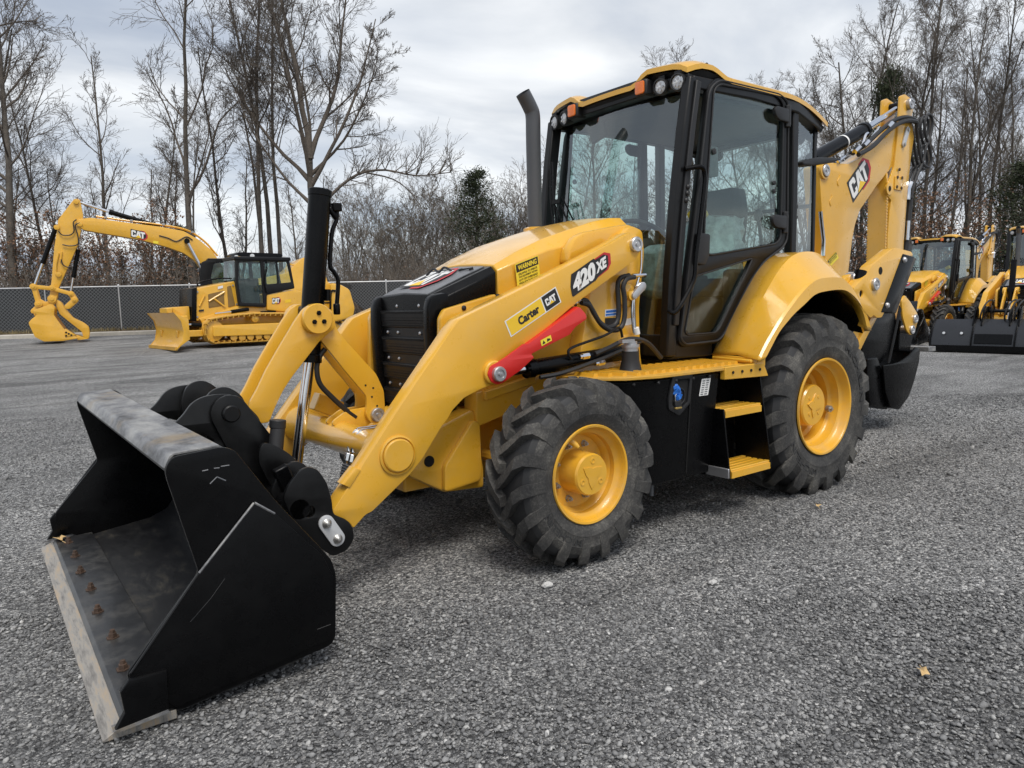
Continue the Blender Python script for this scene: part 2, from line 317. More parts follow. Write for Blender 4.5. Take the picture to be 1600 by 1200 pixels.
# ================================================================== the backhoe loader (X forward, Y to its left, Z up)
def make_tyre(name, parent, yc, s, xc, zc, ro, width, rr, nl, lug, lw):
    """carcass and chevron lugs in one mesh; s = +1 left wheel, -1 right wheel; yc = middle of the tyre"""
    mb = MB(); w = width / 2; rs = ro - lug
    prof = [(rr - 0.012, w * 0.80), (rr + 0.006, w * 0.86), (rr + 0.03, w * 0.92), (rr + (rs - rr) * 0.30, w * 0.985), (rr + (rs - rr) * 0.34, w * 1.0), (rr + (rs - rr) * 0.37, w * 0.992), (rr + (rs - rr) * 0.60, w * 1.0), (rr + (rs - rr) * 0.63, w * 1.008), (rr + (rs - rr) * 0.66, w * 0.99), (rr + (rs - rr) * 0.82, w * 0.93), (rs - 0.012, w * 0.80), (rs, w * 0.55), (rs + 0.004, 0)]
    full = prof + [(r, -d) for r, d in prof[-2::-1]]
    mb.lathe(full, (xc, yc, zc), (0, s, 0), 72); nf = len(mb.f)
    for side in (1, -1):
        for k in range(nl):
            a0 = 2 * math.pi * (k + (0.5 if side < 0 else 0)) / nl; rs_ = []
            st = [(-0.06, 0.0, 1.0), (0.12, 0.06, 1.0), (0.40, 0.20, 1.0), (0.66, 0.37, 1.0), (0.90, 0.46, 1.03), (1.00, 0.475, 1.0), (1.02, 0.48, 0.55)]
            for q, (yf, af, hf) in enumerate(st):
                y = yf * w * side
                if q < 4: rb = rs - 0.02; rt = ro - 0.012 * yf * yf
                elif q == 4: rb = rs - 0.05; rt = ro - 0.03
                elif q == 5: rb = rs - 0.10; rt = rs - 0.022
                else: rb = rs - 0.125; rt = rs - 0.07
                hw = lw / 2 * (0.80 + 0.35 * yf) / ro; ang = a0 + af * (2 * math.pi / nl) * 2.0
                ring = []
                for (rad, da, yy) in ((rb, -hw * 1.25, y * 0.985), (rt, -hw, y), (rt, hw, y), (rb, hw * 1.25, y * 0.985)):
                    an = ang + da; ring.append((xc + rad * math.cos(an), yc + s * yy, zc + rad * math.sin(an)))
                rs_.append(ring)
            mb.rings(rs_, True)
    ty = mb.build(name, 'rubber', parent, 28); ty.data.materials.append(M['rubber_clean'])
    for p in ty.data.polygons:
        if p.index < nf and math.hypot(p.center.x - xc, p.center.z - zc) > rs - 0.045: p.material_index = 1
    for (a0, sp) in ((R(150), R(62)), (R(-50), R(50))):
        sidewall_text(ty, 'MICHELIN', xc, zc, yc + s * (w * 1.0005), s, rr + (rs - rr) * 0.42, (rs - rr) * 0.17, a0, sp)
    return ty


def sidewall_text(parent, word, xc, zc, y, s, r0, h, a0, span):
    cu = bpy.data.curves.new('t', 'FONT'); cu.body = word; cu.offset = 0.015; cu.extrude = 0.02; cu.resolution_u = 2
    me = curve_mesh(cu); co = np.zeros(len(me.vertices) * 3); me.vertices.foreach_get('co', co); co = co.reshape(-1, 3); lo, hi = co.min(0), co.max(0); uv = (co - lo) / np.maximum(hi - lo, 1e-6)
    an = a0 - s * span * (uv[:, 0] - 0.5) * -1.0; r = r0 + h * uv[:, 1]
    me.vertices.foreach_set('co', np.stack([xc + r * np.cos(an), y + s * (uv[:, 2] * 0.004 - 0.001), zc + r * np.sin(an)], 1).ravel()); me.update()
    return finish('sidewall_lettering', me, 'rubber_dark', parent, 0, True)
def front_wheel(P, s):
    xc, zc = 2.2, 0.487; yo = s * 1.085
    mb = MB(); prof = [(0.245, -0.33), (0.256, -0.32), (0.245, -0.30), (0.205, -0.27), (0.205, -0.06), (0.238, -0.035), (0.243, -0.012), (0.256, 0.0), (0.258, -0.006), (0.252, -0.016)]
    prof = [(0.252, -0.018), (0.260, -0.006), (0.256, 0.002), (0.246, 0.0), (0.240, -0.012), (0.236, -0.03), (0.225, -0.045), (0.212, -0.055), (0.210, -0.085), (0.196, -0.10), (0.190, -0.125), (0.105, -0.13)]
    mb.lathe(prof, (xc, yo, zc), (0, s, 0), 56)
    mb.lathe([(0.252, -0.30), (0.205, -0.27), (0.205, -0.13)], (xc, yo, zc), (0, s, 0), 40)
    wobj = mb.build('front_wheel', 'yellow_wheel', P, 30)
    make_tyre('tyre', wobj, s * 0.935, s, xc, zc, 0.494, 0.325, 0.25, 18, 0.046, 0.062)
    h = MB(); h.lathe([(0.118, -0.135), (0.112, -0.10), (0.110, -0.012), (0.103, 0.0), (0.0, 0.001)], (xc, yo, zc), (0, s, 0), 40); hub = h.build('hub', 'yellow', wobj, 25)
    t = MB()
    for k in range(3):
        a = R(95 + 120 * k); b = R(95 + 120 * k + 60)
        t.lathe([(0.016, 0.0), (0.016, 0.003), (0.009, 0.003), (0.008, -0.004), (0, -0.004)], (xc + 0.072 * math.cos(a), yo, zc + 0.072 * math.sin(a)), (0, s, 0), 12)
    pts = []
    for k in range(12):
        a = R(35 + 30 * k); r = (0.05, 0.030, 0.022, 0.030)[k % 4]; pts.append((xc + r * 1.5 * math.cos(a), zc + r * 1.5 * math.sin(a)))
    t.prism(pts, yo, yo + s * 0.005); t.build('hub_relief', 'yellow', wobj, 25)
    for k in range(8):
        a = R(22.5 + 45 * k); c = (xc + 0.150 * math.cos(a), yo - s * 0.128, zc + 0.150 * math.sin(a))
        b = MB(); b.lathe([(0.019, 0), (0.019, 0.006), (0.0145, 0.006), (0.0135, 0.024), (0.008, 0.024), (0.0075, 0.036), (0, 0.037)], c, (0, s, 0), 6); b.build('wheel_nut', 'bolt', wobj, 25)
    v = MB(); a = R(62); c = Vector((xc + 0.205 * math.cos(a), yo - s * 0.05, zc + 0.205 * math.sin(a)))
    v.tube([c, c + Vector((-0.012, s * 0.022, -0.018)), c + Vector((-0.022, s * 0.03, -0.032))], [0.018, 0.015, 0.010], 10); v.build('valve_guard', 'yellow', wobj)
    return wobj
def rear_wheel(P, s):
    xc, zc = 0.0, 0.60; yo = s * 1.085
    mb = MB(); prof = [(0.328, -0.020), (0.338, -0.008), (0.334, 0.002), (0.322, 0.0), (0.314, -0.014), (0.308, -0.045), (0.296, -0.06), (0.284, -0.065), (0.280, -0.115), (0.270, -0.130), (0.258, -0.136), (0.252, -0.20), (0.235, -0.22), (0.228, -0.26), (0.14, -0.27)]
    mb.lathe(prof, (xc, yo, zc), (0, s, 0), 64)
    wobj = mb.build('rear_wheel', 'yellow_wheel', P, 30)
    make_tyre('tyre', wobj, s * 0.865, s, xc, zc, 0.645, 0.462, 0.325, 19, 0.054, 0.080)
    h = MB(); h.lathe([(0.20, -0.27), (0.165, -0.25), (0.150, -0.22), (0.146, -0.10), (0.137, -0.088), (0, -0.087)], (xc, yo, zc), (0, s, 0), 40); h.build('hub', 'yellow', wobj, 25)
    t = MB(); pts = []
    for k in range(16):
        a = R(11.25 + 22.5 * k); r = (0.085, 0.055, 0.04, 0.055)[k % 4]; pts.append((xc + r * math.cos(a), zc + r * math.sin(a)))
    t.prism(pts, yo - s * 0.09, yo - s * 0.080); t.build('hub_relief', 'yellow', wobj, 25)
    d = MB()
    for k in range(4):
        a = R(45 + 90 * k); d.cyl((xc + 0.078 * math.cos(a), yo - s * 0.089, zc + 0.078 * math.sin(a)), (xc + 0.078 * math.cos(a), yo - s * 0.0835, zc + 0.078 * math.sin(a)), 0.012, 12)
    d.build('hub_bolt', 'yellow', wobj)
    v = MB(); c = (xc + 0.0, yo, zc)
    a = R(-20); q = Vector((xc - 0.228, yo - s * 0.12, zc - 0.05)); v.cyl(q, q + Vector((0.004, s * 0.03, 0.0)), 0.024, 14); v.cyl(q, q + Vector((0.004, s * 0.045, 0)), 0.010, 10); v.build('valve', 'bolt', wobj)
    for k in range(8):
        a = R(22.5 + 45 * k); c = (xc + 0.205 * math.cos(a), yo - s * 0.262, zc + 0.205 * math.sin(a))
        b = MB(); b.lathe([(0.02, 0), (0.02, 0.006), (0.016, 0.006), (0.015, 0.026), (0, 0.03)], c, (0, s, 0), 6); b.build('wheel_nut', 'bolt', wobj, 25)
    return wobj

def pin(parent, x, z, y0, y1, r, mat='zinc', name='pin'):
    b = MB(); s = 1 if y1 > y0 else -1
    L = abs(y1 - y0); b.lathe([(r, 0), (r, L - 0.006), (r * 0.9, L), (r * 0.62, L), (r * 0.58, L - 0.006), (r * 0.3, L - 0.006), (r * 0.27, L + 0.004), (0, L + 0.005)], (x, y0, z), (0, s, 0), 22)
    return b.build(name, mat, parent, 25)

ARM = [(1.488,1.772),(1.648,1.701),(1.982,1.569),(2.38,1.419),(2.646,1.323),(2.713,1.297),(2.753,1.257),(3.079,0.879),(3.436,0.447),(3.422,0.423),(3.383,0.406),(3.353,0.378),(3.338,0.348),(3.271,0.402),(3.237,0.41),(3.216,0.425),(3.032,0.552),(2.957,0.62),(2.841,0.766),(2.802,0.803),(2.773,0.842),(2.702,0.897),(2.614,0.928),(2.533,0.947),(2.458,0.954),(2.405,1.028),(2.325,1.125),(2.059,1.28),(1.929,1.359),(1.446,1.607),(1.395,1.669),(1.411,1.737)]
def make_loader():
    P = grp('backhoe_loader')
    # ---------------------------------------------------------------- chassis
    ch = MB()
    ch.box((1.1, 0, 0.62), (3.0, 0.56, 0.34)); ch.box((-0.25, 0, 0.75), (1.1, 0.9, 0.45)); ch.box((1.58, 0, 0.95), (0.84, 0.7, 0.5))
    ch.build('chassis', 'yellow', P, bevel=0.01)
    ax = MB(); ax.lathe([(0.09, -0.72), (0.11, -0.5), (0.12, -0.25), (0.19, -0.12), (0.19, 0.12), (0.12, 0.25), (0.11, 0.5), (0.09, 0.72)], (2.2, 0, 0.487), (0, 1, 0), 20, True)
    ax.tube([(2.36, 0.62, 0.50), (2.36, 0.2, 0.5)], 0.035); ax.build('front_axle', 'yellow', P)
    ax = MB(); ax.lathe([(0.15, -0.75), (0.17, -0.4), (0.24, -0.2), (0.24, 0.2), (0.17, 0.4), (0.15, 0.75)], (0, 0, 0.60), (0, 1, 0), 20, True); ax.build('rear_axle', 'yellow', P)
    for s in (1, -1): front_wheel(P, s); rear_wheel(P, s)
    # front frame casting with its raised bolster
    for s in (1, -1):
        pl = [(2.919,0.486),(2.932,0.522),(2.855,0.629),(2.742,0.723),(2.714,0.734),(2.527,0.796),(2.498,0.785),(2.471,0.61),(2.446,0.442),(2.45,0.344),(2.702,0.36)]
        plate('front_frame_casting', rnd(pl, 0.02), s * 0.18, s * 0.47, 'yellow', P, bevel=0.018)
        rib = [(2.724,0.512),(2.529,0.743),(2.488,0.72),(2.485,0.46),(2.5,0.397),(2.701,0.375),(2.729,0.38)]
        plate('casting_bolster', rnd(rib, 0.02), s * 0.46, s * 0.505, 'yellow', P, bevel=0.02)
    fm = MB(); fm.box((2.78, 0, 0.50), (0.22, 0.7, 0.26)); fm.box((2.10, 0.0, 0.86), (0.62, 0.78, 0.16)); fm.build('front_frame', 'yellow', P, bevel=0.012)
    fh = MB(); fh.cyl((2.80, 0.35, 0.55), (2.80, 0.475, 0.55), 0.03); fh.build('casting_hole_shade', 'hole', P)  # black disc on the face paints the hole's dark inside
    for s in (1, -1):
        sd = [(2.495,0.893),(2.018,0.95),(1.58,1.014),(1.209,1.051),(1.18,0.881),(1.583,0.834),(1.923,0.815),(2.212,0.763),(2.502,0.696)]
        plate('side_frame_rail', rnd(sd, 0.01), s * 0.36, s * 0.49, 'yellow', P, bevel=0.008)
        bx = MB(); bx.box((2.28, s * 0.5, 0.90), (0.36, 0.04, 0.05), Matrix.Rotation(R(10), 3, 'Y')); bx.build('rail_ledge', 'yellow', P, bevel=0.006)
    # ---------------------------------------------------------------- engine side panels and tower
    for s in (1, -1):
        eng = [(2.678,1.301),(2.648,1.347),(2.315,1.423),(2.304,1.384),(1.413,1.684),(1.181,1.81),(1.17,0.985),(1.953,0.924),(2.481,0.89),(2.697,0.952)]
        plate('engine_side_panel', rnd(eng, 0.015), s * 0.40, s * 0.445, 'yellow', P, bevel=0.006)
        tw = [(1.682,1.484),(1.503,1.707),(1.352,1.828),(1.249,1.8),(1.233,1.662),(1.282,1.321),(1.273,0.996),(1.795,0.985),(1.777,1.106)]
        t = plate('loader_tower', rnd(tw, 0.03), s * 0.44, s * 0.555, 'yellow', P, bevel=0.008)
        db = MB(); tc_ = [(1.413,1.423)][0]
        if s > 0:
            c = [(1.412,1.396)][0]; db.lathe([(0.075, 0), (0.075, 0.03), (0.06, 0.04), (0.03, 0.04), (0.03, 0.07), (0, 0.07)], (c[0], 0.55, c[1]), (0, 1, 0), 18); db.build('tower_boss', 'yellow', t)
        # pivot pin
        c = [(1.45,1.698)][0]; pin(P, c[0], c[1], s * 0.40, s * 0.705, 0.046, 'zinc', 'arm_pivot_pin')
    # ---------------------------------------------------------------- hood (lofted sections, front to back)
    secs = []
    for (x, zt, wt, zs, ws, zb) in ((2.258, 1.588, 0.345, 1.555, 0.385, 1.36), (2.10, 1.665, 0.350, 1.612, 0.402, 1.36), (1.90, 1.745, 0.355, 1.675, 0.416, 1.38), (1.70, 1.805, 0.36, 1.720, 0.428, 1.42), (1.50, 1.862, 0.365, 1.775, 0.440, 1.45), (1.36, 1.890, 0.37, 1.815, 0.452, 1.48), (1.255, 1.895, 0.37, 1.825, 0.455, 1.50)):
        sec = [(x, -ws, zb), (x, -ws, zs), (x, -wt, zt), (x, -wt * 0.5, zt + 0.016), (x, 0, zt + 0.022), (x, wt * 0.5, zt + 0.016), (x, wt, zt), (x, ws, zs), (x, ws, zb)]
        secs.append(sec)
    hd = MB(); hd.rings(secs, True); hood = hd.build('hood', 'yellow', P, 22, bevel=0.006)
    for s in (1, -1):      # rear shoulder bulge beside the tower
        sh = [(1.834,1.591),(1.817,1.68),(1.76,1.749),(1.682,1.782),(1.441,1.825),(1.3,1.843),(1.214,1.798),(1.272,1.716),(1.498,1.68)]
        plate('hood_shoulder', rnd(sh, 0.03), s * 0.42, s * 0.50, 'yellow', hood, bevel=0.02)
    # black nose
    secs = []
    for (x, zt, wt, zs, ws, zb) in ((2.655, 1.425, 0.300, 1.39, 0.345, 1.25), (2.60, 1.448, 0.315, 1.408, 0.360, 1.27), (2.40, 1.530, 0.335, 1.490, 0.378, 1.31), (2.268, 1.582, 0.342, 1.548, 0.382, 1.355)):
        secs.append([(x, -ws, zb), (x, -ws, zs), (x, -wt, zt), (x, 0, zt + 0.012), (x, wt, zt), (x, ws, zs), (x, ws, zb)])
    ns = MB(); ns.rings(secs, True); nose = ns.build('nose_cowl', 'black', P, 22, bevel=0.005)
    top = MB(); top.rings([[(x, -w, z), (x, -w, z + 0.006), (x, 0, z + 0.018), (x, w, z + 0.006), (x, w, z)] for x, w, z in ((2.652, 0.270, 1.427), (2.60, 0.275, 1.450), (2.42, 0.283, 1.526), (2.285, 0.29, 1.578))], True); tp = top.build('cowl_top_panel', 'nose', nose, 30)
    O = Vector((2.565, -0.17, 1.485)); badge(nose, O, (0.0, 0.30, 0.0), (-0.20, 0, 0.082), True)
    lp = MB(); lp.tube(smoothpath([(2.42, -0.13, 1.55), (2.40, -0.08, 1.585), (2.40, -0.02, 1.565), (2.39, 0.03, 1.59), (2.38, 0.09, 1.567)], 5), 0.007, 6); lp.build('hood_pull_strap', 'hose', nose)
    lp = MB(); lp.tube([(2.345, 0.14, 1.572), (2.335, 0.235, 1.576)], 0.005, 6); lp.lathe([(0.014, 0), (0.014, 0.012), (0, 0.014)], (2.345, 0.14, 1.565), (0.35, 0, 1), 10); lp.lathe([(0.014, 0), (0.014, 0.012), (0, 0.014)], (2.335, 0.235, 1.567), (0.35, 0, 1), 10); lp.build('latch_cable', 'hose', nose)
    # grille: bezel posts, louvre panel, slats, bolts
    for s in (1, -1):
        bz = [(2.690, 0.62), (2.705, 1.25), (2.700, 1.37), (2.675, 1.425), (2.58, 1.44), (2.54, 1.40), (2.54, 0.62)]
        plate('grille_bezel', rnd(bz, 0.03), s * 0.285, s * 0.362, 'black', P, bevel=0.022)
    gb = MB(); gb.box((2.60, 0, 0.99), (0.10, 0.58, 0.80)); grille = gb.build('grille', 'black_trim', P)
    for k in range(5):
        z = 1.29 - 0.155 * k
        b = MB(); b.prism([(2.650, z + 0.055), (2.668, z + 0.050), (2.660, z - 0.045), (2.650, z - 0.05)], -0.283, 0.283); b.build('grille_slat', 'black_trim', grille, bevel=0.003)
        for j, y in enumerate((-0.22, -0.09, 0.17)):
            if k == 0 and j == 0: continue
            c = MB(); c.lathe([(0.011, 0), (0.011, 0.005), (0.007, 0.009), (0, 0.010)], (2.650, y, z + 0.078), (1, 0, 0), 8); c.build('grille_bolt', 'zinc', grille)
    b = MB()
    for k in range(5):
        z = 1.29 - 0.155 * k
        for j in range(38): b.box((2.666, -0.27 + j * 0.0145, z + 0.040), (0.006, 0.007, 0.012))
        for i in range(5):
            for j in range(38): b.box((2.6635 - 0.002 * (i > 2), -0.27 + j * 0.0145 + 0.004 * (i % 2), z + 0.025 - i * 0.015), (0.0035, 0.006, 0.006))
    tag(b.build('perforation_shade', 'hole', grille, 0), kind='stuff')  # black blocks on the slats, shade of the perforations put into the colour
    for c in [(2.533,1.351),(2.305,1.409)]:
        b = MB(); b.lathe([(0.014, 0), (0.014, 0.006), (0.007, 0.010), (0, 0.010)], (c[0], 0.445, c[1]), (0, 1, 0), 10); b.build('panel_bolt', 'hose', P)
    # warning sticker on the hood flank
    def sticker(parent, q, y, head, lines, ysh=0.0):
        a, b_, c = [Vector((u, y, w)) for u, w in q]; U = b_ - a; V = c - a
        st = flat('warning_sticker', [SQ], a, U, V, 'warn_yellow', parent, 0.002)
        flat('sticker_band', [[(.03, .62), (.97, .62), (.97, .96), (.03, .96)]], a, U, V, 'ink', parent, 0.003)
        text('sticker_heading', head, a + U * 0.10 + V * 0.68, U * 0.80, V * 0.22, 'warn_yellow', parent, 0.0042, 0.03)
        for i, l in enumerate(lines):
            text('sticker_line', l, a + U * 0.10 + V * (0.47 - i * 0.135), U * 0.8, V * 0.09, 'ink', parent, 0.0035, 0.02)
    sticker(hood, [(2.142,1.458),(1.97,1.513),(2.156,1.589)], 0.414, 'WARNING', ['UNLAWFUL TO OPERATE', 'THIS EQUIPMENT WITHIN', '10 FT OF OVERHEAD', 'HIGH VOLTAGE LINES'])
    # ---------------------------------------------------------------- loader arms
    for s in (1, -1):
        arm = plate('loader_arm', rnd(ARM, 0.012, 3), s * 0.575, s * 0.68, 'yellow', P, bevel=0.004)
        c = [(3.093,0.66)][0]
        b = MB(); b.lathe([(0.096, -0.004), (0.096, 0.010), (0.088, 0.014), (0.084, 0.006), (0.082, 0.006), (0.080, 0.018), (0.074, 0.022), (0, 0.022)], (c[0], s * 0.68, c[1]), (0, s, 0), 36); b.build('torque_tube_cap', 'yellow', arm, 25)
        br = [(3.31,0.632),(3.288,0.62),(3.347,0.545),(3.377,0.565)]; plate('arm_stop_block', br, s * 0.61, s * 0.686, 'yellow', arm, bevel=0.003)
        c = [(2.508,1.007)][0]; b = MB(); b.lathe([(0.062, 0.0), (0.062, 0.03), (0.055, 0.035), (0, 0.035)], (c[0] + 0.012, s * 0.67, c[1] + 0.008), (0, s, 0), 26); b.build('pin_boss', 'yellow', arm, 25)
        pin(arm, c[0], c[1], s * 0.60, s * 0.738, 0.040, 'zinc', 'lift_pin')
        if s > 0:
            a, b_, c3 = yplane([(2.395,1.191),(2.039,1.368),(2.435,1.277)], 0.68); U = b_ - a; V = c3 - a
            flat('dealer_sticker', [SQ], a, U, V, 'white', arm, 0.0012)
            flat('dealer_sticker_field', [[(.02, .06), (.68, .06), (.68, .94), (.02, .94)]], a, U, V, 'decal_yellow', arm, 0.0022)
            flat('dealer_sticker_field', [[(.70, .06), (.98, .06), (.98, .94), (.70, .94)]], a, U, V, 'ink', arm, 0.0022)
            text('dealer_name', 'Carter', a + U * 0.20 + V * 0.25, U * 0.40, V * 0.50, 'ink', arm, 0.0032, 0.045)
            badge(arm, a + U * 0.735 + V * 0.30, U * 0.22, V * 0.42, False)
            a, b_, c3 = yplane([(1.953,1.402),(1.655,1.557),(1.964,1.516)], 0.68); U = b_ - a; V = c3 - a
            flat('model_decal_red', [[(.52, -.02), (.93, .02), (1.02, .22), (1.02, .72), (.86, .99), (.45, .99)]], a, U, V, 'decal_red', arm, 0.0012)
            flat('model_decal_ink', [[(-.02, 0.02), (.01, -.06), (.60, -.06), (.66, .03), (.89, .09), (.95, .25), (.95, .70), (.84, .90), (.62, .92), (.58, 1.04), (.0, 1.04), (-.04, .5)]], a, U, V, 'ink', arm, 0.0022)
            text('model_number', '420', a + U * 0.02 + V * 0.04, U * 0.58, V * 0.90, 'white', arm, 0.0035, 0.06)
            text('model_suffix', 'XE', a + U * 0.62 + V * 0.22, U * 0.27, V * 0.56, 'white', arm, 0.0035, 0.055)
        # lift cylinder and its red lock strut
        p0 = Vector((*[(2.411,1.001)][0], 0)); p1 = Vector((*[(1.415,1.057)][0], 0)); A = Vector((p0.x, s * 0.63, p0.y)); B = Vector((p1.x, s * 0.63, p1.y)); d = (B - A).normalized()
        b = MB(); b.cyl(A + d * 0.16, B, 0.046, 20); b.lathe([(0.054, 0), (0.054, 0.05), (0.046, 0.06)], A + d * 0.15, d, 20); lc = b.build('lift_cylinder', 'black', P)
        b = MB(); b.cyl(A, A + d * 0.2, 0.027, 16); b.build('rod', 'chrome', lc)
        b = MB(); b.tube(smoothpath([A + d * 0.2 + Vector((0, s * 0.06, -0.05)), A + d * 0.35 + Vector((0, s * 0.075, -0.045)), A + d * 0.62 + Vector((0, s * 0.075, -0.01)), A + d * 0.8 + Vector((0, s * 0.07, 0.02)), B + Vector((0, s * 0.06, 0.06))]), 0.013, 8); b.build('hose', 'hose', lc)
        b = MB(); q = A + d * 0.60 + Vector((0, s * 0.075, 0.03)); b.tube(smoothpath([q, q + d * 0.1 + Vector((0, 0, 0.02)), q + d * 0.27 + Vector((0, 0, 0.055)), q + d * 0.45 + Vector((0, -s * 0.02, 0.02)), q + d * 0.62 + Vector((0, -s * 0.05, -0.10))]), 0.015, 8); b.build('hose', 'hose', lc)
        b = MB(); q2 = A + d * 0.42 + Vector((0, s * 0.05, 0.05)); b.tube(smoothpath([q2 + d*0.02 + Vector((0,0,-.03)), q2, q2 + Vector((0, 0, 0.035)) + d * 0.03, q2 + d * 0.28 + Vector((0, 0, 0.075)), q2 + d * 0.40 + Vector((0, 0, 0.11)), q2 + d * 0.43 + Vector((0, 0, 0.05))]), 0.008, 8); b.build('steel_line', 'black_trim', lc)
        for t_ in (0.5, 0.62):
            b = MB(); q = A + d * t_ + Vector((0, s * 0.075, -0.025 if t_ > .6 else 0.028)); b.cyl(q, q + d * 0.05, 0.018, 6); b.cyl(q - d * 0.02, q, 0.014, 8); b.build('hose_fitting', 'chrome', lc)
        st = [(2.573,1.009),(2.555,1.05),(2.498,1.07),(2.447,1.093),(2.331,1.154),(2.305,1.152),(1.933,1.34),(1.885,1.299),(1.876,1.27),(1.964,1.227),(2.008,1.186),(2.285,1.096),(2.263,1.077),(2.356,1.015),(2.477,0.957),(2.514,0.95),(2.55,0.967)]
        st = plate('lock_strut', rnd(st, 0.012), s * 0.695, s * 0.712, 'red', P, bevel=0.003)
        tp = [(2.305,1.152),(1.933,1.34),(1.89,1.303),(2.275,1.12)]; plate('strut_top_flange', tp, s * 0.60, s * 0.696, 'red', st, bevel=0.002)
        if s > 0:
            a, b_, c3 = yplane([(2.213,1.134),(2.14,1.161),(2.221,1.165)], 0.712); flat('strut_sticker', [SQ], a, b_ - a, c3 - a, 'warn_yellow', st, 0.0015)
            flat('strut_sticker_mark', [[(.1, .2), (.4, .2), (.25, .8)], [(.55, .2), (.9, .3), (.85, .55), (.6, .75)]], a, b_ - a, c3 - a, 'ink', st, 0.0025)
    tt = MB(); c = [(3.093,0.66)][0]; tt.lathe([(0.115, -0.58), (0.115, -0.52), (0.085, -0.46), (0.085, 0.46), (0.115, 0.52), (0.115, 0.58)], (c[0], 0, c[1]), (0, 1, 0), 28, True); ttube = tt.build('torque_tube', 'yellow', P)
    TX, TZ = c
    # ---------------------------------------------------------------- tilt linkage
    DC = [(3.237,1.316)][0]; E1 = [(3.578,0.848)][0]; E2 = [(2.899,0.768)][0]
    for s in (1, -1):
        y0, y1 = s * 0.082, s * 0.110
        lk = [(3.346,1.307),(3.299,1.367),(3.256,1.393),(3.207,1.395),(3.139,1.353),(3.13,1.265),(3.223,1.195),(3.323,1.084),(3.377,1.025),(3.431,0.954),(3.479,0.87),(3.51,0.802),(3.555,0.801),(3.61,0.878),(3.598,0.916),(3.56,0.973),(3.509,1.066),(3.448,1.159)]
        lk = plate('tilt_link', rnd(lk, 0.014), y0, y1, 'yellow', P, bevel=0.004)
        l2 = [(3.206,1.207),(3.191,1.29),(3.127,1.339),(3.107,1.253),(3.052,1.181),(2.89,0.997),(2.848,0.9),(2.845,0.79),(2.864,0.737),(2.897,0.716),(2.943,0.729),(2.964,0.775),(2.953,0.838),(2.958,0.882),(3.072,1.026)]
        l2 = plate('tilt_lever', rnd(l2, 0.018), s * 0.053, s * 0.0805, 'yellow', P, bevel=0.004)
        for q in [(2.959,0.939),(2.914,0.92),(2.924,0.871),(2.895,0.817)]:
            b = MB(); b.cyl((q[0], s * 0.0807, q[1]), (q[0], s * 0.0819, q[1]), 0.006, 8); b.build('bolt_hole_shade', 'hole', l2)  # hole darkness painted as thin black discs, lever not pierced
        pin(l2, E2[0], E2[1], s * 0.05, s * 0.105, 0.040, 'zinc', 'lever_pin')
        b = MB(); b.lathe([(0.076, 0.0), (0.079, 0.004), (0.079, 0.034), (0.075, 0.040), (0, 0.040)], (DC[0], s * 0.110, DC[1]), (0, s, 0), 40); disc = b.build('pivot_cap', 'yellow', lk, 25)
        for k in range(3):
            a = R(60 + 120 * k + 30); b = MB(); b.lathe([(0.013, 0), (0.013, 0.006), (0.009, 0.010), (0, 0.010)], (DC[0] + 0.030 * math.cos(a) - 0.004, s * 0.150, DC[1] + 0.030 * math.sin(a)), (0, s, 0), 6); b.build('cap_bolt', 'black', lk, 25)
        b = MB(); k = [(TX - 0.115, TZ + 0.03), (TX + 0.06, TZ + 0.075), (TX + 0.05, TZ + 0.10), (TX - 0.03, TZ + 0.145), (E2[0] + 0.03, E2[1] + 0.045), (E2[0] - 0.03, E2[1] + 0.04), (E2[0] - 0.05, E2[1] - 0.01)]
        plate('tube_bracket', rnd(k, 0.02), s * 0.030, s * 0.050, 'yellow', ttube, bevel=0.004)
    b = MB(); b.box((TX - 0.02, -0.21, TZ + 0.15), (0.16, 0.09, 0.10), Matrix.Rotation(R(-25), 3, 'Y')); b.build('tube_stop_block', 'yellow', ttube, bevel=0.006)
    # tilt cylinder
    A = Vector(([(3.127,1.996)][0][0], 0, [(3.127,1.996)][0][1])); B = Vector(([(3.242,1.083)][0][0], 0, [(3.242,1.083)][0][1])); d = (B - A).normalized(); G = Vector(([(3.331,0.61)][0][0], 0, [(3.331,0.61)][0][1]))
    L = (B - A).length
    b = MB(); b.lathe([(0, 0), (0.058, 0), (0.062, 0.004), (0.062, 0.035), (0.059, 0.038), (0.059, L - 0.25), (0.057, L - 0.24), (0.057, L - 0.045), (0.066, L - 0.04), (0.066, L), (0.03, L + 0.001)], A, d, 32); tcy = b.build('tilt_cylinder', 'black', P)
    b = MB(); b.cyl(B, B + (G - B).normalized() * ((G - B).length + 0.1), 0.030, 20); b.build('rod', 'chrome', tcy)
    b = MB(); b.box(A + d * 0.67, (0.11, 0.155, 0.11)); b.build('trunnion', 'black', tcy, bevel=0.02)
    hp = [(u, 0.02, w) for u, w in [(3.091,1.903),(3.051,1.905),(3.051,1.844),(3.076,1.789),(3.091,1.714),(3.102,1.595),(3.082,1.561),(3.062,1.51),(3.078,1.372)]]
    b = MB(); b.tube(smoothpath(hp, 5), 0.012, 10); b.build('steel_line', 'black', tcy)
    b = MB(); b.box(hp[1], (0.05, 0.05, 0.045)); b.cyl(hp[0], hp[2], 0.017, 8); b.cyl(Vector(hp[-1]) + Vector((0, 0, 0.02)), Vector(hp[-1]) - Vector((0, 0, 0.04)), 0.02, 8); b.build('elbow_fitting', 'black', tcy, bevel=0.006)
    hp = [(u, 0.02, w) for u, w in [(3.127,1.408),(3.123,1.469),(3.117,1.455),(3.122,1.373)]]; b = MB(); b.tube([hp[1], hp[0]], 0.017, 10); b.build('line_cover', 'black', tcy)
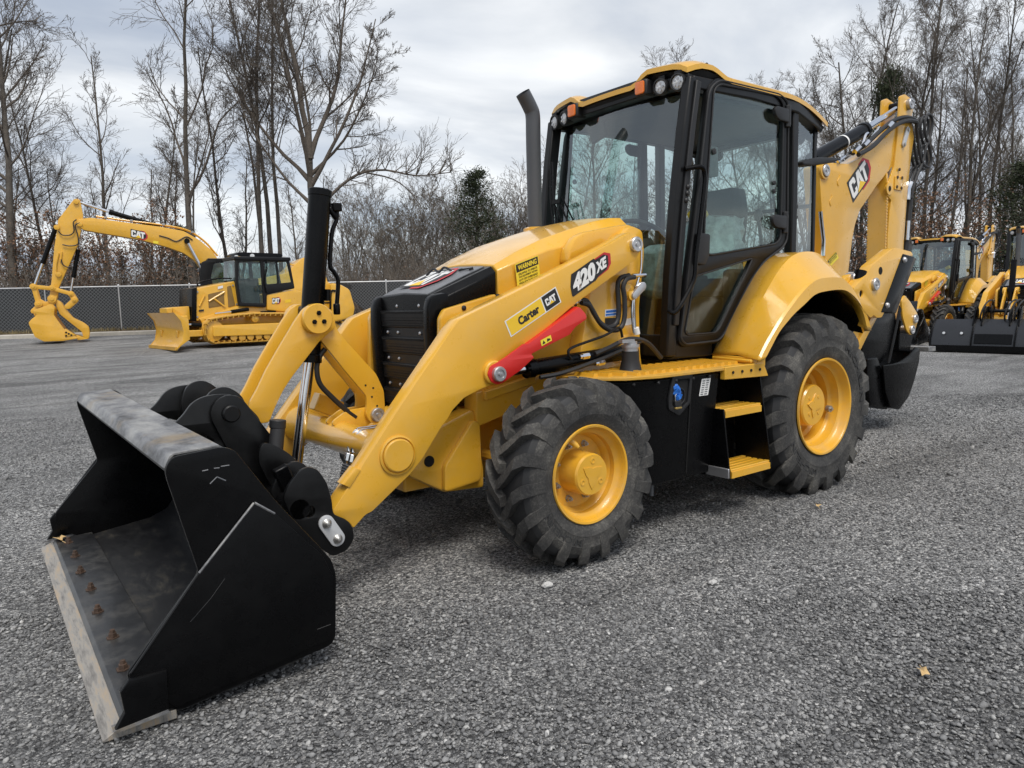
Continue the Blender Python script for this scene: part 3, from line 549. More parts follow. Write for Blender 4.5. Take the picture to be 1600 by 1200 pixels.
    hp = [(u, 0.04, w) for u, w in [(3.164,1.152),(3.195,1.116),(3.217,1.052),(3.204,0.965),(3.136,0.882),(3.066,0.81),(3.008,0.761)]]
    b = MB(); b.tube(smoothpath(hp, 6), 0.014, 10); b.build('tilt_hose', 'hose', tcy)
    for dy in (0, 0.05):
        hp = [(u, 0.30 + dy, w) for u, w in [(2.99,0.744),(3.06,0.742),(3.129,0.737),(3.157,0.681),(3.17,0.632),(3.191,0.568)]]
        b = MB(); b.tube(smoothpath(hp, 5), 0.008, 8); b.build('steel_line', 'chrome', ttube)
        b = MB(); q = Vector(hp[3]); q2 = Vector(hp[5]); dd = (q2 - q).normalized(); b.cyl(q, q + dd * 0.05, 0.016, 6); b.cyl(q + dd * 0.06, q + dd * 0.10, 0.018, 6); b.build('line_fitting', 'chrome', ttube, bevel=0.002)
        b = MB(); b.cyl(q2, q2 + dd * 0.13, 0.019, 10); [b.lathe([(0.019, 0), (0.024, 0.004), (0.019, 0.008)], q2 + dd * 0.014 * k, dd, 10) for k in range(8)]; b.build('hose_guard', 'grey_pipe', ttube)
    # ---------------------------------------------------------------- quick coupler (black)
    cp = MB(); cp.cyl((3.60, -0.72, 0.50), (3.60, 0.72, 0.50), 0.055, 16); cp.box((3.66, 0, 0.42), (0.10, 1.3, 0.36), Matrix.Rotation(R(-38), 3, 'Y')); coupler = cp.build('quick_coupler', 'black', P, bevel=0.01)
    for s in (1, -1):
        pl = [(3.67,0.561),(3.647,0.608),(3.622,0.638),(3.589,0.672),(3.548,0.682),(3.508,0.664),(3.47,0.6),(3.45,0.514),(3.448,0.448),(3.382,0.407),(3.356,0.363),(3.352,0.313),(3.39,0.266),(3.459,0.252),(3.54,0.325),(3.633,0.462)]
        plate('coupler_hinge_plate', rnd(pl, 0.02), s * 0.695, s * 0.72, 'coupler_black', coupler, [circ([(3.557,0.481)][0], 0.026)] if s > 0 else (), bevel=0.004)
        plate('coupler_hinge_plate', rnd(pl, 0.02), s * 0.535, s * 0.56, 'coupler_black', coupler, bevel=0.004)
        a, b_ = [(3.487,0.417),(3.44,0.336)]; plate('latch_link', capsule(a, b_, 0.036), s * 0.721, s * 0.735, 'galv', coupler, bevel=0.003)
        for q in (a, b_):
            b = MB(); b.lathe([(0.022, 0), (0.022, 0.005), (0.014, 0.012), (0.008, 0.02), (0, 0.022)], (q[0], s * 0.735, q[1]), (0, s, 0), 14); b.build('latch_bolt', 'bolt', coupler)
        # upper ears
        ear = [(4.021,0.864),(3.986,0.88),(3.949,0.913),(3.913,0.961),(3.864,0.985),(3.8,0.991),(3.732,0.984),(3.671,0.929),(3.61,0.852),(3.614,0.744),(3.529,0.573),(3.714,0.542),(3.845,0.746),(3.95,0.82)]
        slot = [(3.915,0.809),(3.901,0.825),(3.863,0.808),(3.826,0.779),(3.837,0.745),(3.872,0.759)]
        plate('coupler_ear', rnd(ear, 0.03), s * 0.27, s * 0.295, 'coupler_black', coupler, [rnd(slot, 0.01)], bevel=0.004)
        pe = [(3.757,0.9)][0]; q = [(3.632,0.658)][0]; plate('ear_link', capsule(pe, q, 0.085, 0.11), s * 0.30, s * 0.325, 'coupler_black', coupler, bevel=0.004)
        b = MB(); b.lathe([(0.040, 0), (0.040, 0.03), (0.034, 0.036), (0, 0.036)], (pe[0], s * 0.32, pe[1]), (0, s, 0), 24); b.build('ear_pin', 'black_trim', coupler, 25)
        r0 = [(3.602,0.896)][0]; plate('coupler_inner_ear', rnd([(pe[0] + 0.10, pe[1] + 0.01), (pe[0] + 0.06, pe[1] + 0.10), (pe[0] - 0.02, pe[1] + 0.12), (pe[0] - 0.10, pe[1] + 0.06), (pe[0] - 0.14, pe[1] - 0.35), (pe[0] + 0.05, pe[1] - 0.35)], 0.05), s * 0.195, s * 0.22, 'coupler_black', coupler, bevel=0.004)
        arch = [(3.652,0.77),(3.571,0.729),(3.508,0.674),(3.462,0.605),(3.46,0.526),(3.543,0.448),(3.627,0.556),(3.678,0.685)]
        plate('coupler_gusset', rnd(arch, 0.04), s * 0.40, s * 0.425, 'coupler_black', coupler, bevel=0.004)
    b = MB(); b.cyl((3.735, -0.30, 0.885), (3.735, 0.30, 0.885), 0.036, 16); b.build('link_pin', 'black_trim', coupler)
    b = MB(); q = Vector(([(3.593,0.826)][0][0], 0.42, [(3.593,0.826)][0][1])); q = Vector((3.55, 0.36, 0.83)); b.cyl(q, q + Vector((0.03, 0.02, -0.14)), 0.035, 12); b.cyl(q + Vector((0, 0, 0.02)), q + Vector((0.005, 0.0, -0.02)), 0.039, 12); b.build('coupler_actuator', 'hose', coupler, bevel=0.004)
    b = MB(); b.tube(smoothpath([q + Vector((0.03, 0.02, -0.14)), q + Vector((0.04, 0.03, -0.20)), q + Vector((0.0, 0.08, -0.22)), q + Vector((-0.06, 0.1, -0.24))]), 0.012, 8); b.build('hose', 'hose', coupler)
    b = MB(); b.box((3.60, 0.56, 0.60), (0.07, 0.05, 0.14), Matrix.Rotation(R(20), 3, 'Y')); b.build('coupler_lug', 'black', coupler, bevel=0.008)
    # ---------------------------------------------------------------- loader bucket
    shell_o = [(4.205, 0.845), (4.205, 0.872), (4.185, 0.897), (4.02, 0.905), (3.97, 0.86), (3.82, 0.62), (3.70, 0.44), (3.66, 0.34), (3.662, 0.18), (3.70, 0.095), (3.80, 0.06), (4.18, 0.022), (4.30, 0.016)]
    shell_i = [(4.30, 0.042), (4.18, 0.048), (3.88, 0.085), (3.78, 0.125), (3.72, 0.20), (3.712, 0.33), (3.745, 0.42), (3.86, 0.60), (4.00, 0.83), (4.04, 0.870), (4.165, 0.862), (4.178, 0.845)]
    b = MB(); b.prism(shell_o + shell_i, -1.185, 1.185); bucket = b.build('loader_bucket', 'floor', P, 30)
    for s in (1, -1):
        side = [(4.213, 0.835), (4.213, 0.868), (4.19, 0.900), (4.03, 0.912), (3.99, 0.895), (3.86, 0.69), (3.70, 0.475), (3.662, 0.42), (3.648, 0.36), (3.664, 0.115), (3.685, 0.088), (4.23, 0.030), (4.36, 0.10), (4.378, 0.21), (4.135, 0.490)]
        sp_ = plate('bucket_side_plate', rnd(side, 0.02, 3), s * 1.186, s * 1.206, 'black', bucket, bevel=0.003)
        q = [(4.135, 0.490), (3.935, 0.700), (3.868, 0.645), (3.885, 0.627), (3.932, 0.666), (4.115, 0.474), (4.335, 0.215), (4.372, 0.205)]
        plate('side_reinforcement', [(4.372, 0.19), (4.372, 0.212), (4.135, 0.496), (3.938, 0.702), (3.866, 0.645), (3.70, 0.45), (3.665, 0.36), (3.68, 0.12), (4.24, 0.05)], s * 1.204, s * 1.217, 'black', bucket, bevel=0.004)
        for (u0, u1) in (((4.366, 0.214), (4.137, 0.494)), ((4.137, 0.494), (3.940, 0.700)), ((3.938, 0.700), (3.870, 0.647))):
            b = MB(); b.tube([(u0[0], s * 1.215, u0[1]), (u1[0], s * 1.215, u1[1])], 0.0045, 6); b.build('worn_weld', 'worn' if u0[0] < 4.3 else 'black_trim', bucket)
        ct = [(4.378, 0.205), (4.405, 0.172), (4.398, 0.10), (4.43, 0.05), (4.268, 0.062), (4.265, 0.200)]
        b = MB(); b.prism([(4.425, 0.044), (4.435, 0.052), (4.272, 0.066), (4.268, 0.055)], s * 1.2, s * 1.246); b.build('cutter_foot', 'worn', bucket)
        plate('side_cutter', ct, s * 1.215, s * 1.243, 'black', bucket, bevel=0.006)
        if s > 0:
            for q in ([(4.056,0.454),(4.106,0.397),(4.177,0.333)], [(3.74,0.173),(3.686,0.177)]):
                b = MB(); b.tube([(u, 1.2172, w) for u, w in q], 0.0007, 4); b.build('paint_scratch', 'wear', bucket)
        b = MB()
        if s > 0:
            mk = [(4.101,0.839),(4.082,0.84),(4.063,0.842),(4.045,0.841),(4.04,0.845),(4.012,0.845),(4.079,0.791),(4.055,0.811),(4.027,0.793)]
            for i, j in ((0, 1), (2, 3), (4, 5), (6, 7), (7, 8)): b.tube([(mk[i][0], 1.2065, mk[i][1]), (mk[j][0], 1.2065, mk[j][1])], 0.0022, 5)
            b.build('embossed_mark', 'nose', bucket)
    b = MB(); b.prism([(4.213, 0.862), (4.195, 0.900), (4.18, 0.908), (4.035, 0.916), (4.035, 0.911), (4.18, 0.902), (4.19, 0.894), (4.207, 0.862)], -1.184, 1.184); b.build('bucket_lip', 'worn', bucket, 50)
    b = MB(); b.prism([(4.24, 0.004), (4.46, 0.004), (4.464, 0.010), (4.415, 0.036), (4.24, 0.036)], -1.204, 1.204); b.build('cutting_edge', 'edge', bucket, bevel=0.002)
    b = MB(); b.prism([(4.20, 0.043), (4.39, 0.0375), (4.405, 0.042), (4.39, 0.056), (4.20, 0.061)], -1.184, 1.184); b.build('edge_wear_plate', 'wear', bucket, bevel=0.002)
    for y in (-1.05, -0.75, -0.45, -0.15, 0.17, 0.50, 0.82):
        b = MB(); b.lathe([(0.026, 0), (0.026, 0.004), (0.017, 0.004), (0.016, 0.020), (0.012, 0.022), (0.010, 0.034), (0, 0.036)], (4.335 + 0.006 * math.sin(y * 9), y, 0.0575), (0, 0, 1), 6); b.build('edge_bolt', 'rust_bolt', bucket, 20)
    # ---------------------------------------------------------------- side box, platform and steps
    for s in (1, -1):
        bx = MB(); zb, zt = 0.30, 0.925
        top = [(1.97, 0.55), (1.97, 0.80), (1.80, 0.96), (1.60, 1.005), (1.06, 1.005), (1.06, 0.55)]; bot = [(1.88, 0.55), (1.88, 0.76), (1.74, 0.91), (1.60, 0.965), (1.10, 0.965), (1.10, 0.55)]
        bx.rings([[(x, s * y, zb) for x, y in bot], [(x, s * y, zt) for x, y in top]], True); box = bx.build('side_tank', 'black', P, bevel=0.012)
        pf = [(2.00, 0.56), (2.00, 0.80), (1.83, 0.97), (1.62, 1.03), (1.06, 1.035), (0.68, 1.05), (0.62, 0.95), (0.66, 0.62), (1.2, 0.56)]
        b = MB(); b.rings([[(x, s * y, 0.930) for x, y in pf], [(x, s * y, 0.948) for x, y in pf]], True); plat = b.build('step_platform', 'yellow_dirty', P, bevel=0.003)
        for k in range(17):
            x = 1.90 - 0.068 * k; ymax = 0.955 if x < 1.70 else 0.955 - (x - 1.70) * 0.7
            b = MB(); b.prism([(-0.019, 0), (-0.012, 0.020), (0.012, 0.020), (0.019, 0)], s * 0.64, s * ymax); 
            b.v = [(q[0] + x + (abs(q[1]) - 0.64) * 0.06, q[1], q[2] + 0.948) for q in b.v]; b.build('anti_slip_rib', 'yellow', plat, 0)
        for k in range(6):
            x = 1.92 - 0.15 * k; yy = 1.012 if x < 1.62 else (1.012 - (x - 1.62) * 0.30 if x < 1.80 else 0.955 - (x - 1.80) * 0.95)
            b = MB(); b.lathe([(0.010, 0), (0.010, 0.006), (0.006, 0.010), (0, 0.010)], (x, s * yy, 0.905), (0.3 if x > 1.65 else 0, s, 0), 6); b.build('panel_bolt', 'hose', box)
        b = MB(); b.box((1.33, s * 0.989, 0.62), (0.006, 0.006, 0.58), Matrix.Rotation(R(4), 3, 'X') if s < 0 else Matrix.Rotation(R(-4), 3, 'X')); b.build('panel_seam', 'hole', box)
        # fender skirt piece behind the platform
        b = MB(); b.rings([[(1.06, s * 1.005, 0.875), (1.06, s * 1.04, 0.875), (0.64, s * 1.06, 0.865), (0.64, s * 1.02, 0.865)], [(1.06, s * 1.005, 0.952), (1.06, s * 1.045, 0.952), (0.70, s * 1.065, 0.955), (0.70, s * 1.02, 0.955)]], True); b.build('platform_skirt', 'yellow', plat, bevel=0.004)
        b = MB(); b.rings([[(0.70, s * 0.66, 0.93), (0.775, s * 1.045, 0.93), (0.66, s * 1.05, 0.93), (0.56, s * 0.66, 0.93)], [(0.69, s * 0.66, 0.99), (0.775, s * 1.045, 0.99), (0.66, s * 1.05, 0.99), (0.56, s * 0.66, 0.99)]], True); b.tube([(0.705, s * 0.68, 0.968), (0.79, s * 1.04, 0.968)], 0.012, 8); b.build('fender_foot', 'yellow', plat, bevel=0.008)
        for k in range(4):
            b = MB(); b.cyl((0.99 - 0.085 * k, s * 1.048 , 0.915), (0.99 - 0.085 * k, s * (1.0525 + 0.0045 * k), 0.915), 0.009, 8); b.build('drain_hole_shade', 'hole', plat)  # black discs painted in for the dark of open drain holes
        for zt_, yo, x0, x1, dep in ((0.685, 1.06, 0.71, 1.075, 0.20), (0.315, 1.10, 0.665, 1.06, 0.22)):
            for j in range(5):
                b = MB(); y0 = yo - dep + j * dep / 5; b.box(((x0 + x1) / 2, s * (y0 + dep / 10), zt_), (x1 - x0, dep / 5 * 0.72, 0.030 if j % 4 == 0 else 0.024)); b.build('step_tread', 'yellow', box, bevel=0.004)
            b = MB(); b.box(((x0 + x1) / 2, s * (yo - dep / 2 - 0.012), zt_ - 0.015), (x1 - x0 - 0.01, dep * 0.95, 0.02)); b.box(((x0 + x1) / 2, s * (yo - 0.006), zt_ - 0.02), (x1 - x0, 0.012, 0.04)); b.build('step_tray', 'yellow', box)
        sp1 = [(1.09, 0.70), (1.115, 0.66), (1.10, 0.275), (1.065, 0.27), (1.05, 0.30)]
        for (xa, xb) in ((1.098, 1.085), (0.695, 0.66)):
            b = MB(); b.rings([[(xa - 0.006, s * 0.84, 0.70 if xa > 1 else 0.92), (xa + 0.006, s * 0.84, 0.70 if xa > 1 else 0.92), (xa + 0.006, s * (1.065 if xa > 1 else 1.03), 0.70 if xa > 1 else 0.92), (xa - 0.006, s * (1.065 if xa > 1 else 1.03), 0.70 if xa > 1 else 0.92)], [(xb - 0.006, s * 0.84, 0.27), (xb + 0.006, s * 0.84, 0.27), (xb + 0.006, s * 1.105, 0.285), (xb - 0.006, s * 1.105, 0.285)]], True); b.build('step_side_plate', 'black', box, bevel=0.002)
        b = MB(); b.box((0.88, s * 0.82, 0.60), (0.40, 0.02, 0.64)); b.build('step_back_plate', 'black', box)
        b = MB(); b.box((1.11, s * 1.03, 0.315), (0.012, 0.17, 0.06)); b.build('step_end_plate', 'zinc', box, bevel=0.004)
        if s > 0:
            oc = [(1.5,0.937),(1.327,0.934),(1.338,0.757),(1.428,0.692),(1.523,0.74),(1.528,0.796)]; ic = [(1.473,0.909),(1.35,0.906),(1.361,0.767),(1.428,0.73),(1.495,0.763),(1.501,0.793)]
            def tilt(a, y, b): return (a, y - 0.04 * (0.925 - b) / 0.625, b)
            plate('filler_bezel', rnd(oc, 0.015), 1.003, 1.018, 'plastic', box, [rnd(ic, 0.012)], bevel=0.004, fn=tilt)
            plate('filler_recess', rnd(ic, 0.012), 1.002, 1.0065, 'hole', box, bevel=0.001, fn=tilt)
            c = [(1.467,0.857)][0]; b = MB()
            rng = random.Random(4)
            for i in range(9): b.lathe([(0, 0), (0.022, 0.004), (0.018, 0.03), (0, 0.036)], (c[0] - 0.02 + rng.uniform(-.02, .02), 0.996 + rng.uniform(-.005, .01), c[1] + rng.uniform(-.05, .02)), (rng.uniform(-1, 1), rng.uniform(-.3, .3), rng.uniform(-1, 1)), 7, True)
            b.build('blue_rag', 'blue', box)
            c = [(1.462,0.767)][0]; b = MB(); b.box((c[0] - 0.01, 1.007, c[1]), (0.055, 0.022, 0.04)); b.build('padlock', 'plastic', box, bevel=0.005)
            b = MB(); b.box((c[0] - 0.01, 1.008, c[1] - 0.024), (0.054, 0.024, 0.012)); b.build('padlock_base', 'brass', box, bevel=0.003)
            b = MB(); b.tube(smoothpath([(c[0] + 0.008, 1.007, c[1] + 0.015), (c[0] + 0.008, 1.007, c[1] + 0.05), (c[0] - 0.01, 1.007, c[1] + 0.062), (c[0] - 0.028, 1.007, c[1] + 0.05), (c[0] - 0.028, 1.007, c[1] + 0.015)]), 0.005, 8); b.build('padlock_shackle', 'chrome', box)
            b = MB(); b.tube(smoothpath([(c[0] - 0.02, 1.0, c[1] + 0.10), (c[0] - 0.07, 1.004, c[1] + 0.07), (c[0] - 0.075, 1.004, c[1] + 0.02), (c[0] - 0.045, 1.0, c[1] - 0.01)]), 0.004, 6); b.build('cap_lanyard', 'hose', box)
            a, b_, c3 = [Vector((u, 1.003 - 0.04 * (0.925 - w) / 0.625, w)) for u, w in [(1.245,0.79),(1.161,0.789),(1.228,0.892)]]; flat('instruction_plate', [SQ], a, b_ - a, c3 - a, 'white', box, 0.002)
            flat('instruction_print', [[(.12 + .42 * i, .06 + .13 * j), (.42 + .42 * i, .06 + .13 * j), (.42 + .42 * i, .12 + .13 * j), (.12 + .42 * i, .12 + .13 * j)] for i in range(2) for j in range(7)], a, b_ - a, c3 - a, 'nose', box, 0.003)
    b = MB(); c = (1.62, 0.80); b.lathe([(0.075, 0.945), (0.066, 0.96), (0.052, 1.02), (0.050, 1.075)], (c[0], c[1], 0), (0, 0, 1), 22); fil = b.build('filler_neck', 'plastic', P)
    b = MB(); b.lathe([(0.046, 1.07), (0.046, 1.095), (0.053, 1.097), (0.053, 1.112), (0.040, 1.114), (0.040, 1.13), (0, 1.132)], (c[0], c[1], 0), (0, 0, 1), 22); b.box((c[0] + 0.05, c[1] + 0.02, 1.135), (0.10, 0.03, 0.018)); b.build('filler_cap', 'zinc', fil)
    b = MB(); b.cyl((1.50, 0.85, 0.20), (1.50, 0.85, 0.31), 0.013, 8); b.build('drain_pipe', 'nose', P)
    # hoses beside the tower
    hs = MB()
    for dy, pts in ((0.60, [(1.826,1.372),(1.776,1.371),(1.726,1.313),(1.675,1.247),(1.612,1.211),(1.548,1.219),(1.514,1.269),(1.513,1.365),(1.517,1.462),(1.49,1.504),(1.418,1.519)]), (0.63, [(1.842,1.361),(1.782,1.345),(1.737,1.287),(1.681,1.225),(1.602,1.191),(1.526,1.203),(1.492,1.268),(1.491,1.384),(1.501,1.45),(1.468,1.496),(1.401,1.507)])):
        hs.tube(smoothpath([(u, dy, w) for u, w in pts], 5), 0.015, 10)
    hs.build('tower_hose', 'hose', P)
    b = MB(); q = [(1.956,1.324),(1.822,1.376),(1.39,1.516),(1.276,1.52)]
    b.tube([(q[0][0], 0.60, q[0][1]), (q[1][0], 0.60, q[1][1])], 0.012, 8); b.tube([(q[2][0], 0.60, q[2][1]), (q[3][0], 0.60, q[3][1])], 0.014, 8)
    for k in range(3): b.cyl(Vector((q[0][0], 0.60, q[0][1])).lerp(Vector((q[1][0], 0.60, q[1][1])), 0.3 + 0.25 * k), Vector((q[0][0], 0.60, q[0][1])).lerp(Vector((q[1][0], 0.60, q[1][1])), 0.42 + 0.25 * k), 0.019, 6)
    b.build('hose_coupling', 'chrome', P); b = MB(); q = [(1.31,1.677),(1.316,1.559),(1.345,1.48),(1.375,1.402),(1.376,1.284),(1.365,1.164)]; b.tube(smoothpath([(u, 0.60, w) for u, w in q], 5), 0.008, 8); b.build('tower_steel_line', 'chrome', P); b = MB(); q = [(1.34,1.48),(1.38,1.41),(1.398,1.284),(1.382,1.165)]; b.tube(smoothpath([(u, 0.60, w) for u, w in q], 5), 0.008, 8)
    b.build('tower_steel_line', 'chrome', P)
    q = [(1.401,1.394),(1.327,1.452)]; plate('tower_latch', capsule(q[0], q[1], 0.022, 0.026), 0.61, 0.635, 'zinc', P, bevel=0.004)
    b = MB(); q = [(1.354,1.156),(1.365,1.196)]; b.cyl((q[0][0], 0.60, q[0][1]), (q[1][0], 0.60, q[1][1]), 0.022, 12); b.build('hose_end', 'white', P)
    for i, (cs, mt) in enumerate((([(1.586,1.271),(1.482,1.275),(1.585,1.314)], 'white'), ([(1.586,1.22),(1.46,1.219),(1.586,1.263)], 'ink'), ([(1.438,1.21),(1.359,1.215),(1.443,1.25)], 'white'))):
        a, b_, c3 = yplane(cs, 0.556); flat('tower_label', [SQ], a, b_ - a, c3 - a, mt, P, 0.0015)
        if i == 0: flat('tower_label_print', [[(.05, .12), (.95, .12), (.95, .4), (.05, .4)], [(.08, .52), (.92, .52), (.92, .86), (.08, .86)]], a, b_ - a, c3 - a, 'blue', P, 0.0025)
    # ---------------------------------------------------------------- exhaust
    b = MB(); ex = [(1.377,1.914),(1.355,2.713)]; x0 = ex[0][0]
    b.tube(smoothpath([(x0, -0.36, 1.70), (x0, -0.36, 2.0), (x0, -0.36, 2.50), (x0, -0.36, 2.67), (x0 + 0.025, -0.36, 2.73), (x0 + 0.085, -0.36, 2.815)], 5), 0.052, 22, False); exo = b.build('exhaust_stack', 'grey_pipe', P)
    b = MB(); b.lathe([(0.06, 0), (0.085, 0.02), (0.085, 0.06), (0.06, 0.07)], (x0, -0.36, 1.83), (0, 0, 1), 20); b.build('exhaust_collar', 'yellow', exo)
    return P, hood, sticker


def bar(name, pts, w, d, mat, parent, up=(0, 1, 0), bevel=0.006):
    """rectangular bar swept along a path: w across, d along 'up'"""
    P = [Vector(q) for q in pts]; up = Vector(up); rs = []
    for i, q in enumerate(P):
        t = (P[min(i + 1, len(P) - 1)] - P[max(i - 1, 0)]).normalized(); u = t.cross(up).normalized(); v = u.cross(t).normalized()
        rs.append([q + u * w / 2 * a + v * d / 2 * b for a, b in ((-1, -1), (1, -1), (1, 1), (-1, 1))])
    mb = MB(); mb.rings(rs, True); return mb.build(name, mat, parent, 40, bevel)
def make_cab(P, sticker):
    cab = grp('cab', P)
    # floor, dash, rear panel
    b = MB(); b.box((0.28, 0, 1.02), (1.60, 1.24, 0.10)); b.box((-0.45, 0, 1.25), (0.16, 1.24, 0.5)); cabf = b.build('cab_base', 'black_trim', cab, bevel=0.01)
    DY = 0.665
    # pillars and rails, both sides
    for s in (1, -1):
        bar('a_pillar', [(1.115, s * 0.64, 1.00), (1.08, s * 0.64, 1.50), (1.035, s * 0.645, 1.95), (0.975, s * 0.655, 2.40), (0.915, s * 0.66, 2.74)], 0.095, 0.07, 'black_trim', cab, (0, 1, 0), 0.012)
        bar('a_pillar_trim', [(1.085, s * 0.682, 1.20), (1.05, s * 0.684, 1.60), (1.005, s * 0.688, 2.00), (0.945, s * 0.694, 2.42), (0.895, s * 0.70, 2.72)], 0.045, 0.02, 'plastic', cab, (0, 1, 0), 0.006)
        bar('c_pillar', [(-0.245, s * 0.635, 1.62), (-0.255, s * 0.635, 2.1), (-0.25, s * 0.635, 2.72)], 0.07, 0.06, 'black_trim', cab, (0, 1, 0), 0.01)
        bar('rear_pillar', [(-0.66, s * 0.56, 1.40), (-0.66, s * 0.56, 2.70)], 0.035, 0.035, 'black_trim', cab, (0, 1, 0), 0.006)
        bar('roof_rail', [(0.91, s * 0.64, 2.72), (0.3, s * 0.65, 2.735), (-0.25, s * 0.64, 2.72), (-0.68, s * 0.57, 2.66)], 0.08, 0.08, 'black_trim', cab, (0, 1, 0), 0.01)
        bar('sill_rail', [(1.10, s * 0.64, 1.04), (0.70, s * 0.64, 1.03)], 0.10, 0.06, 'black_trim', cab, (0, 1, 0), 0.008)
        # door
        dpl = [(0.788,2.711),(0.685,2.786),(-0.011,2.792),(-0.114,2.75),(-0.128,1.774),(-0.074,1.713),(0.158,1.606),(0.319,1.463),(0.619,1.096),(0.681,1.061),(1.019,1.055),(1.069,1.095),(1.032,1.305),(0.897,2.042)]
        g1 = [(0.73,2.696),(0.672,2.736),(0.034,2.755),(-0.044,2.714),(-0.032,1.78),(0.022,1.738),(0.766,1.645),(0.825,1.681),(0.814,1.886)]
        g2 = [(0.914,1.508),(0.3,1.631),(0.35,1.56),(0.655,1.167),(0.702,1.135),(0.988,1.136),(1.007,1.161)]
        rr = rnd(dpl, [0.07, 0.07, 0.06, 0.06, 0.05, 0.06, 0.06, 0.05, 0.04, 0.03, 0.03, 0.03, 0.05, 0.05]); h1 = rnd(g1, 0.05); h2 = rnd(g2, 0.025)
        door = plate('cab_door', rr, s * 0.652, s * 0.692, 'black_trim', P, [h1, h2], bevel=0.010)
        ins1 = [(a, b_) for a, b_ in h1]
        plate('door_glass', h1, s * 0.668, s * 0.672, 'glass', door, bevel=0.0005, smooth=0)
        plate('door_lower_glass', h2, s * 0.668, s * 0.672, 'glass_low', door, bevel=0.0005, smooth=0)
        # ridge frame just inside the door edge
        def ring_of(pl, k):
            cx = sum(q[0] for q in pl) / len(pl); cz = sum(q[1] for q in pl) / len(pl); return [(cx + (a - cx) * k, cz + (c - cz) * k) for a, c in pl]
        b = MB(); pth = [(a, s * 0.694, c) for a, c in ring_of(rr, 0.975)]; b.tube(pth + [pth[0]], 0.009, 6, False); b.build('door_seal', 'plastic', door)
        b = MB(); pth = [(a, s * 0.693, c) for a, c in h1]; b.tube(pth + [pth[0]], 0.007, 6, False); b.build('glass_gasket', 'plastic', door)
        b = MB(); pth = [(a, s * 0.693, c) for a, c in h2]; b.tube(pth + [pth[0]], 0.006, 6, False); b.build('glass_gasket', 'plastic', door)
        for hz in [(-0.016,2.628),(-0.006,1.89)]:
            x, z = hz
            hp = [(x + 0.115, z + 0.025), (x + 0.09, z + 0.05), (x - 0.01, z + 0.045), (x - 0.06, z + 0.05), (x - 0.06, z - 0.05), (x - 0.01, z - 0.045), (x + 0.06, z - 0.042), (x + 0.10, z - 0.02)]
            plate('door_hinge', rnd(hp, 0.02), s * 0.690, s * 0.722, 'plastic', door, bevel=0.012)
            b = MB(); b.cyl((x - 0.065, s * 0.70, z - 0.075), (x - 0.065, s * 0.70, z + 0.075), 0.022, 12); b.box((x - 0.09, s * 0.685, z), (0.05, 0.03, 0.11)); b.build('hinge_barrel', 'plastic', door, bevel=0.004)
        lp = [(0.908,1.783),(0.793,1.779),(0.798,1.647),(0.843,1.577),(0.926,1.588)]; plate('door_latch', rnd(lp, 0.02), s * 0.69, s * 0.722, 'plastic', door, bevel=0.01)
        # grab handle along the A pillar
        q = [(1.021,2.173),(0.923,2.186),(0.885,2.146),(0.89,2.035),(0.963,1.634),(0.993,1.473),(1.152,1.292),(1.176,1.297)]
        b = MB(); b.tube(smoothpath([(u, s * (0.70 if i in (0, 7) else 0.745), w) for i, (u, w) in enumerate(q)], 4), 0.015, 10); b.build('grab_handle', 'black', cab)
        for i in range(3):
            u, w = [(0.99,2.065),(0.996,2.025),(1.008,1.981)][i]; b = MB(); b.lathe([(0.016, 0), (0.016, 0.015), (0.010, 0.022), (0, 0.023)], (u, s * 0.69, w), (0, s, 0), 12); b.build('pillar_stud', 'hose', cab)
        # rear quarter glass
        b = MB(); b.add([(-0.27, s * 0.645, 1.55), (-0.27, s * 0.645, 2.72), (-0.66, s * 0.565, 2.66), (-0.66, s * 0.565, 1.42)], [(0, 1, 2, 3)]); b.build('rear_quarter_glass', 'glass_clear', cab, 0)
        for i in range(2):
            b = MB(); b.lathe([(0.014, -0.01), (0.014, 0.012), (0, 0.016)], (-0.30, s * 0.64, 2.02 - 0.075 * i), (0, s, 0), 12); b.build('glass_fastener', 'hose', cab)
            u, w = [(0.034,2.163),(0.032,2.106)][i]; b = MB(); b.lathe([(0.016, 0), (0.016, 0.012), (0, 0.016)], (u, s * 0.671, w), (0, s, 0), 12); b.build('glass_fastener', 'hose', cab)
        u, w = [(0.707,2.313)][0]; b = MB(); b.lathe([(0.020, 0), (0.020, 0.012), (0, 0.016)], (u, s * 0.671, w), (0, s, 0), 14); b.build('glass_fastener', 'hose', cab)
    # windshield: a gently bowed pane from roof to below the hood line
    rows = []
    for k in range(9):
        t = k / 8; z = 1.12 + (2.73 - 1.12) * t; x = 1.115 - 0.205 * t - 0.02 * t * t
        rows.append([(x + 0.055 * (1 - (y / 0.62) ** 2) - 0.012, y, z) for y in [(-0.62 + 1.24 * j / 10) for j in range(11)]])
    b = MB(); b.rings(rows, False, False); b.build('windshield', 'glass_front', cab, 180, recalc=False)
    b = MB(); b.add([(-0.67, -0.56, 1.42), (-0.67, 0.56, 1.42), (-0.67, 0.56, 2.66), (-0.67, -0.56, 2.66)], [(0, 1, 2, 3)]); b.build('rear_window', 'glass_clear', cab, 0)
    bar('rear_cross_bar', [(-0.67, -0.56, 1.42), (-0.67, 0.56, 1.42)], 0.05, 0.06, 'black_trim', cab, (0, 0, 1))
    bar('rear_window_rail', [(-0.675, -0.56, 2.06), (-0.675, 0.56, 2.06)], 0.03, 0.03, 'black_trim', cab, (0, 0, 1))
    bar('rear_header', [(-0.67, -0.57, 2.66), (-0.67, 0.57, 2.66)], 0.08, 0.08, 'black_trim', cab, (0, 0, 1))
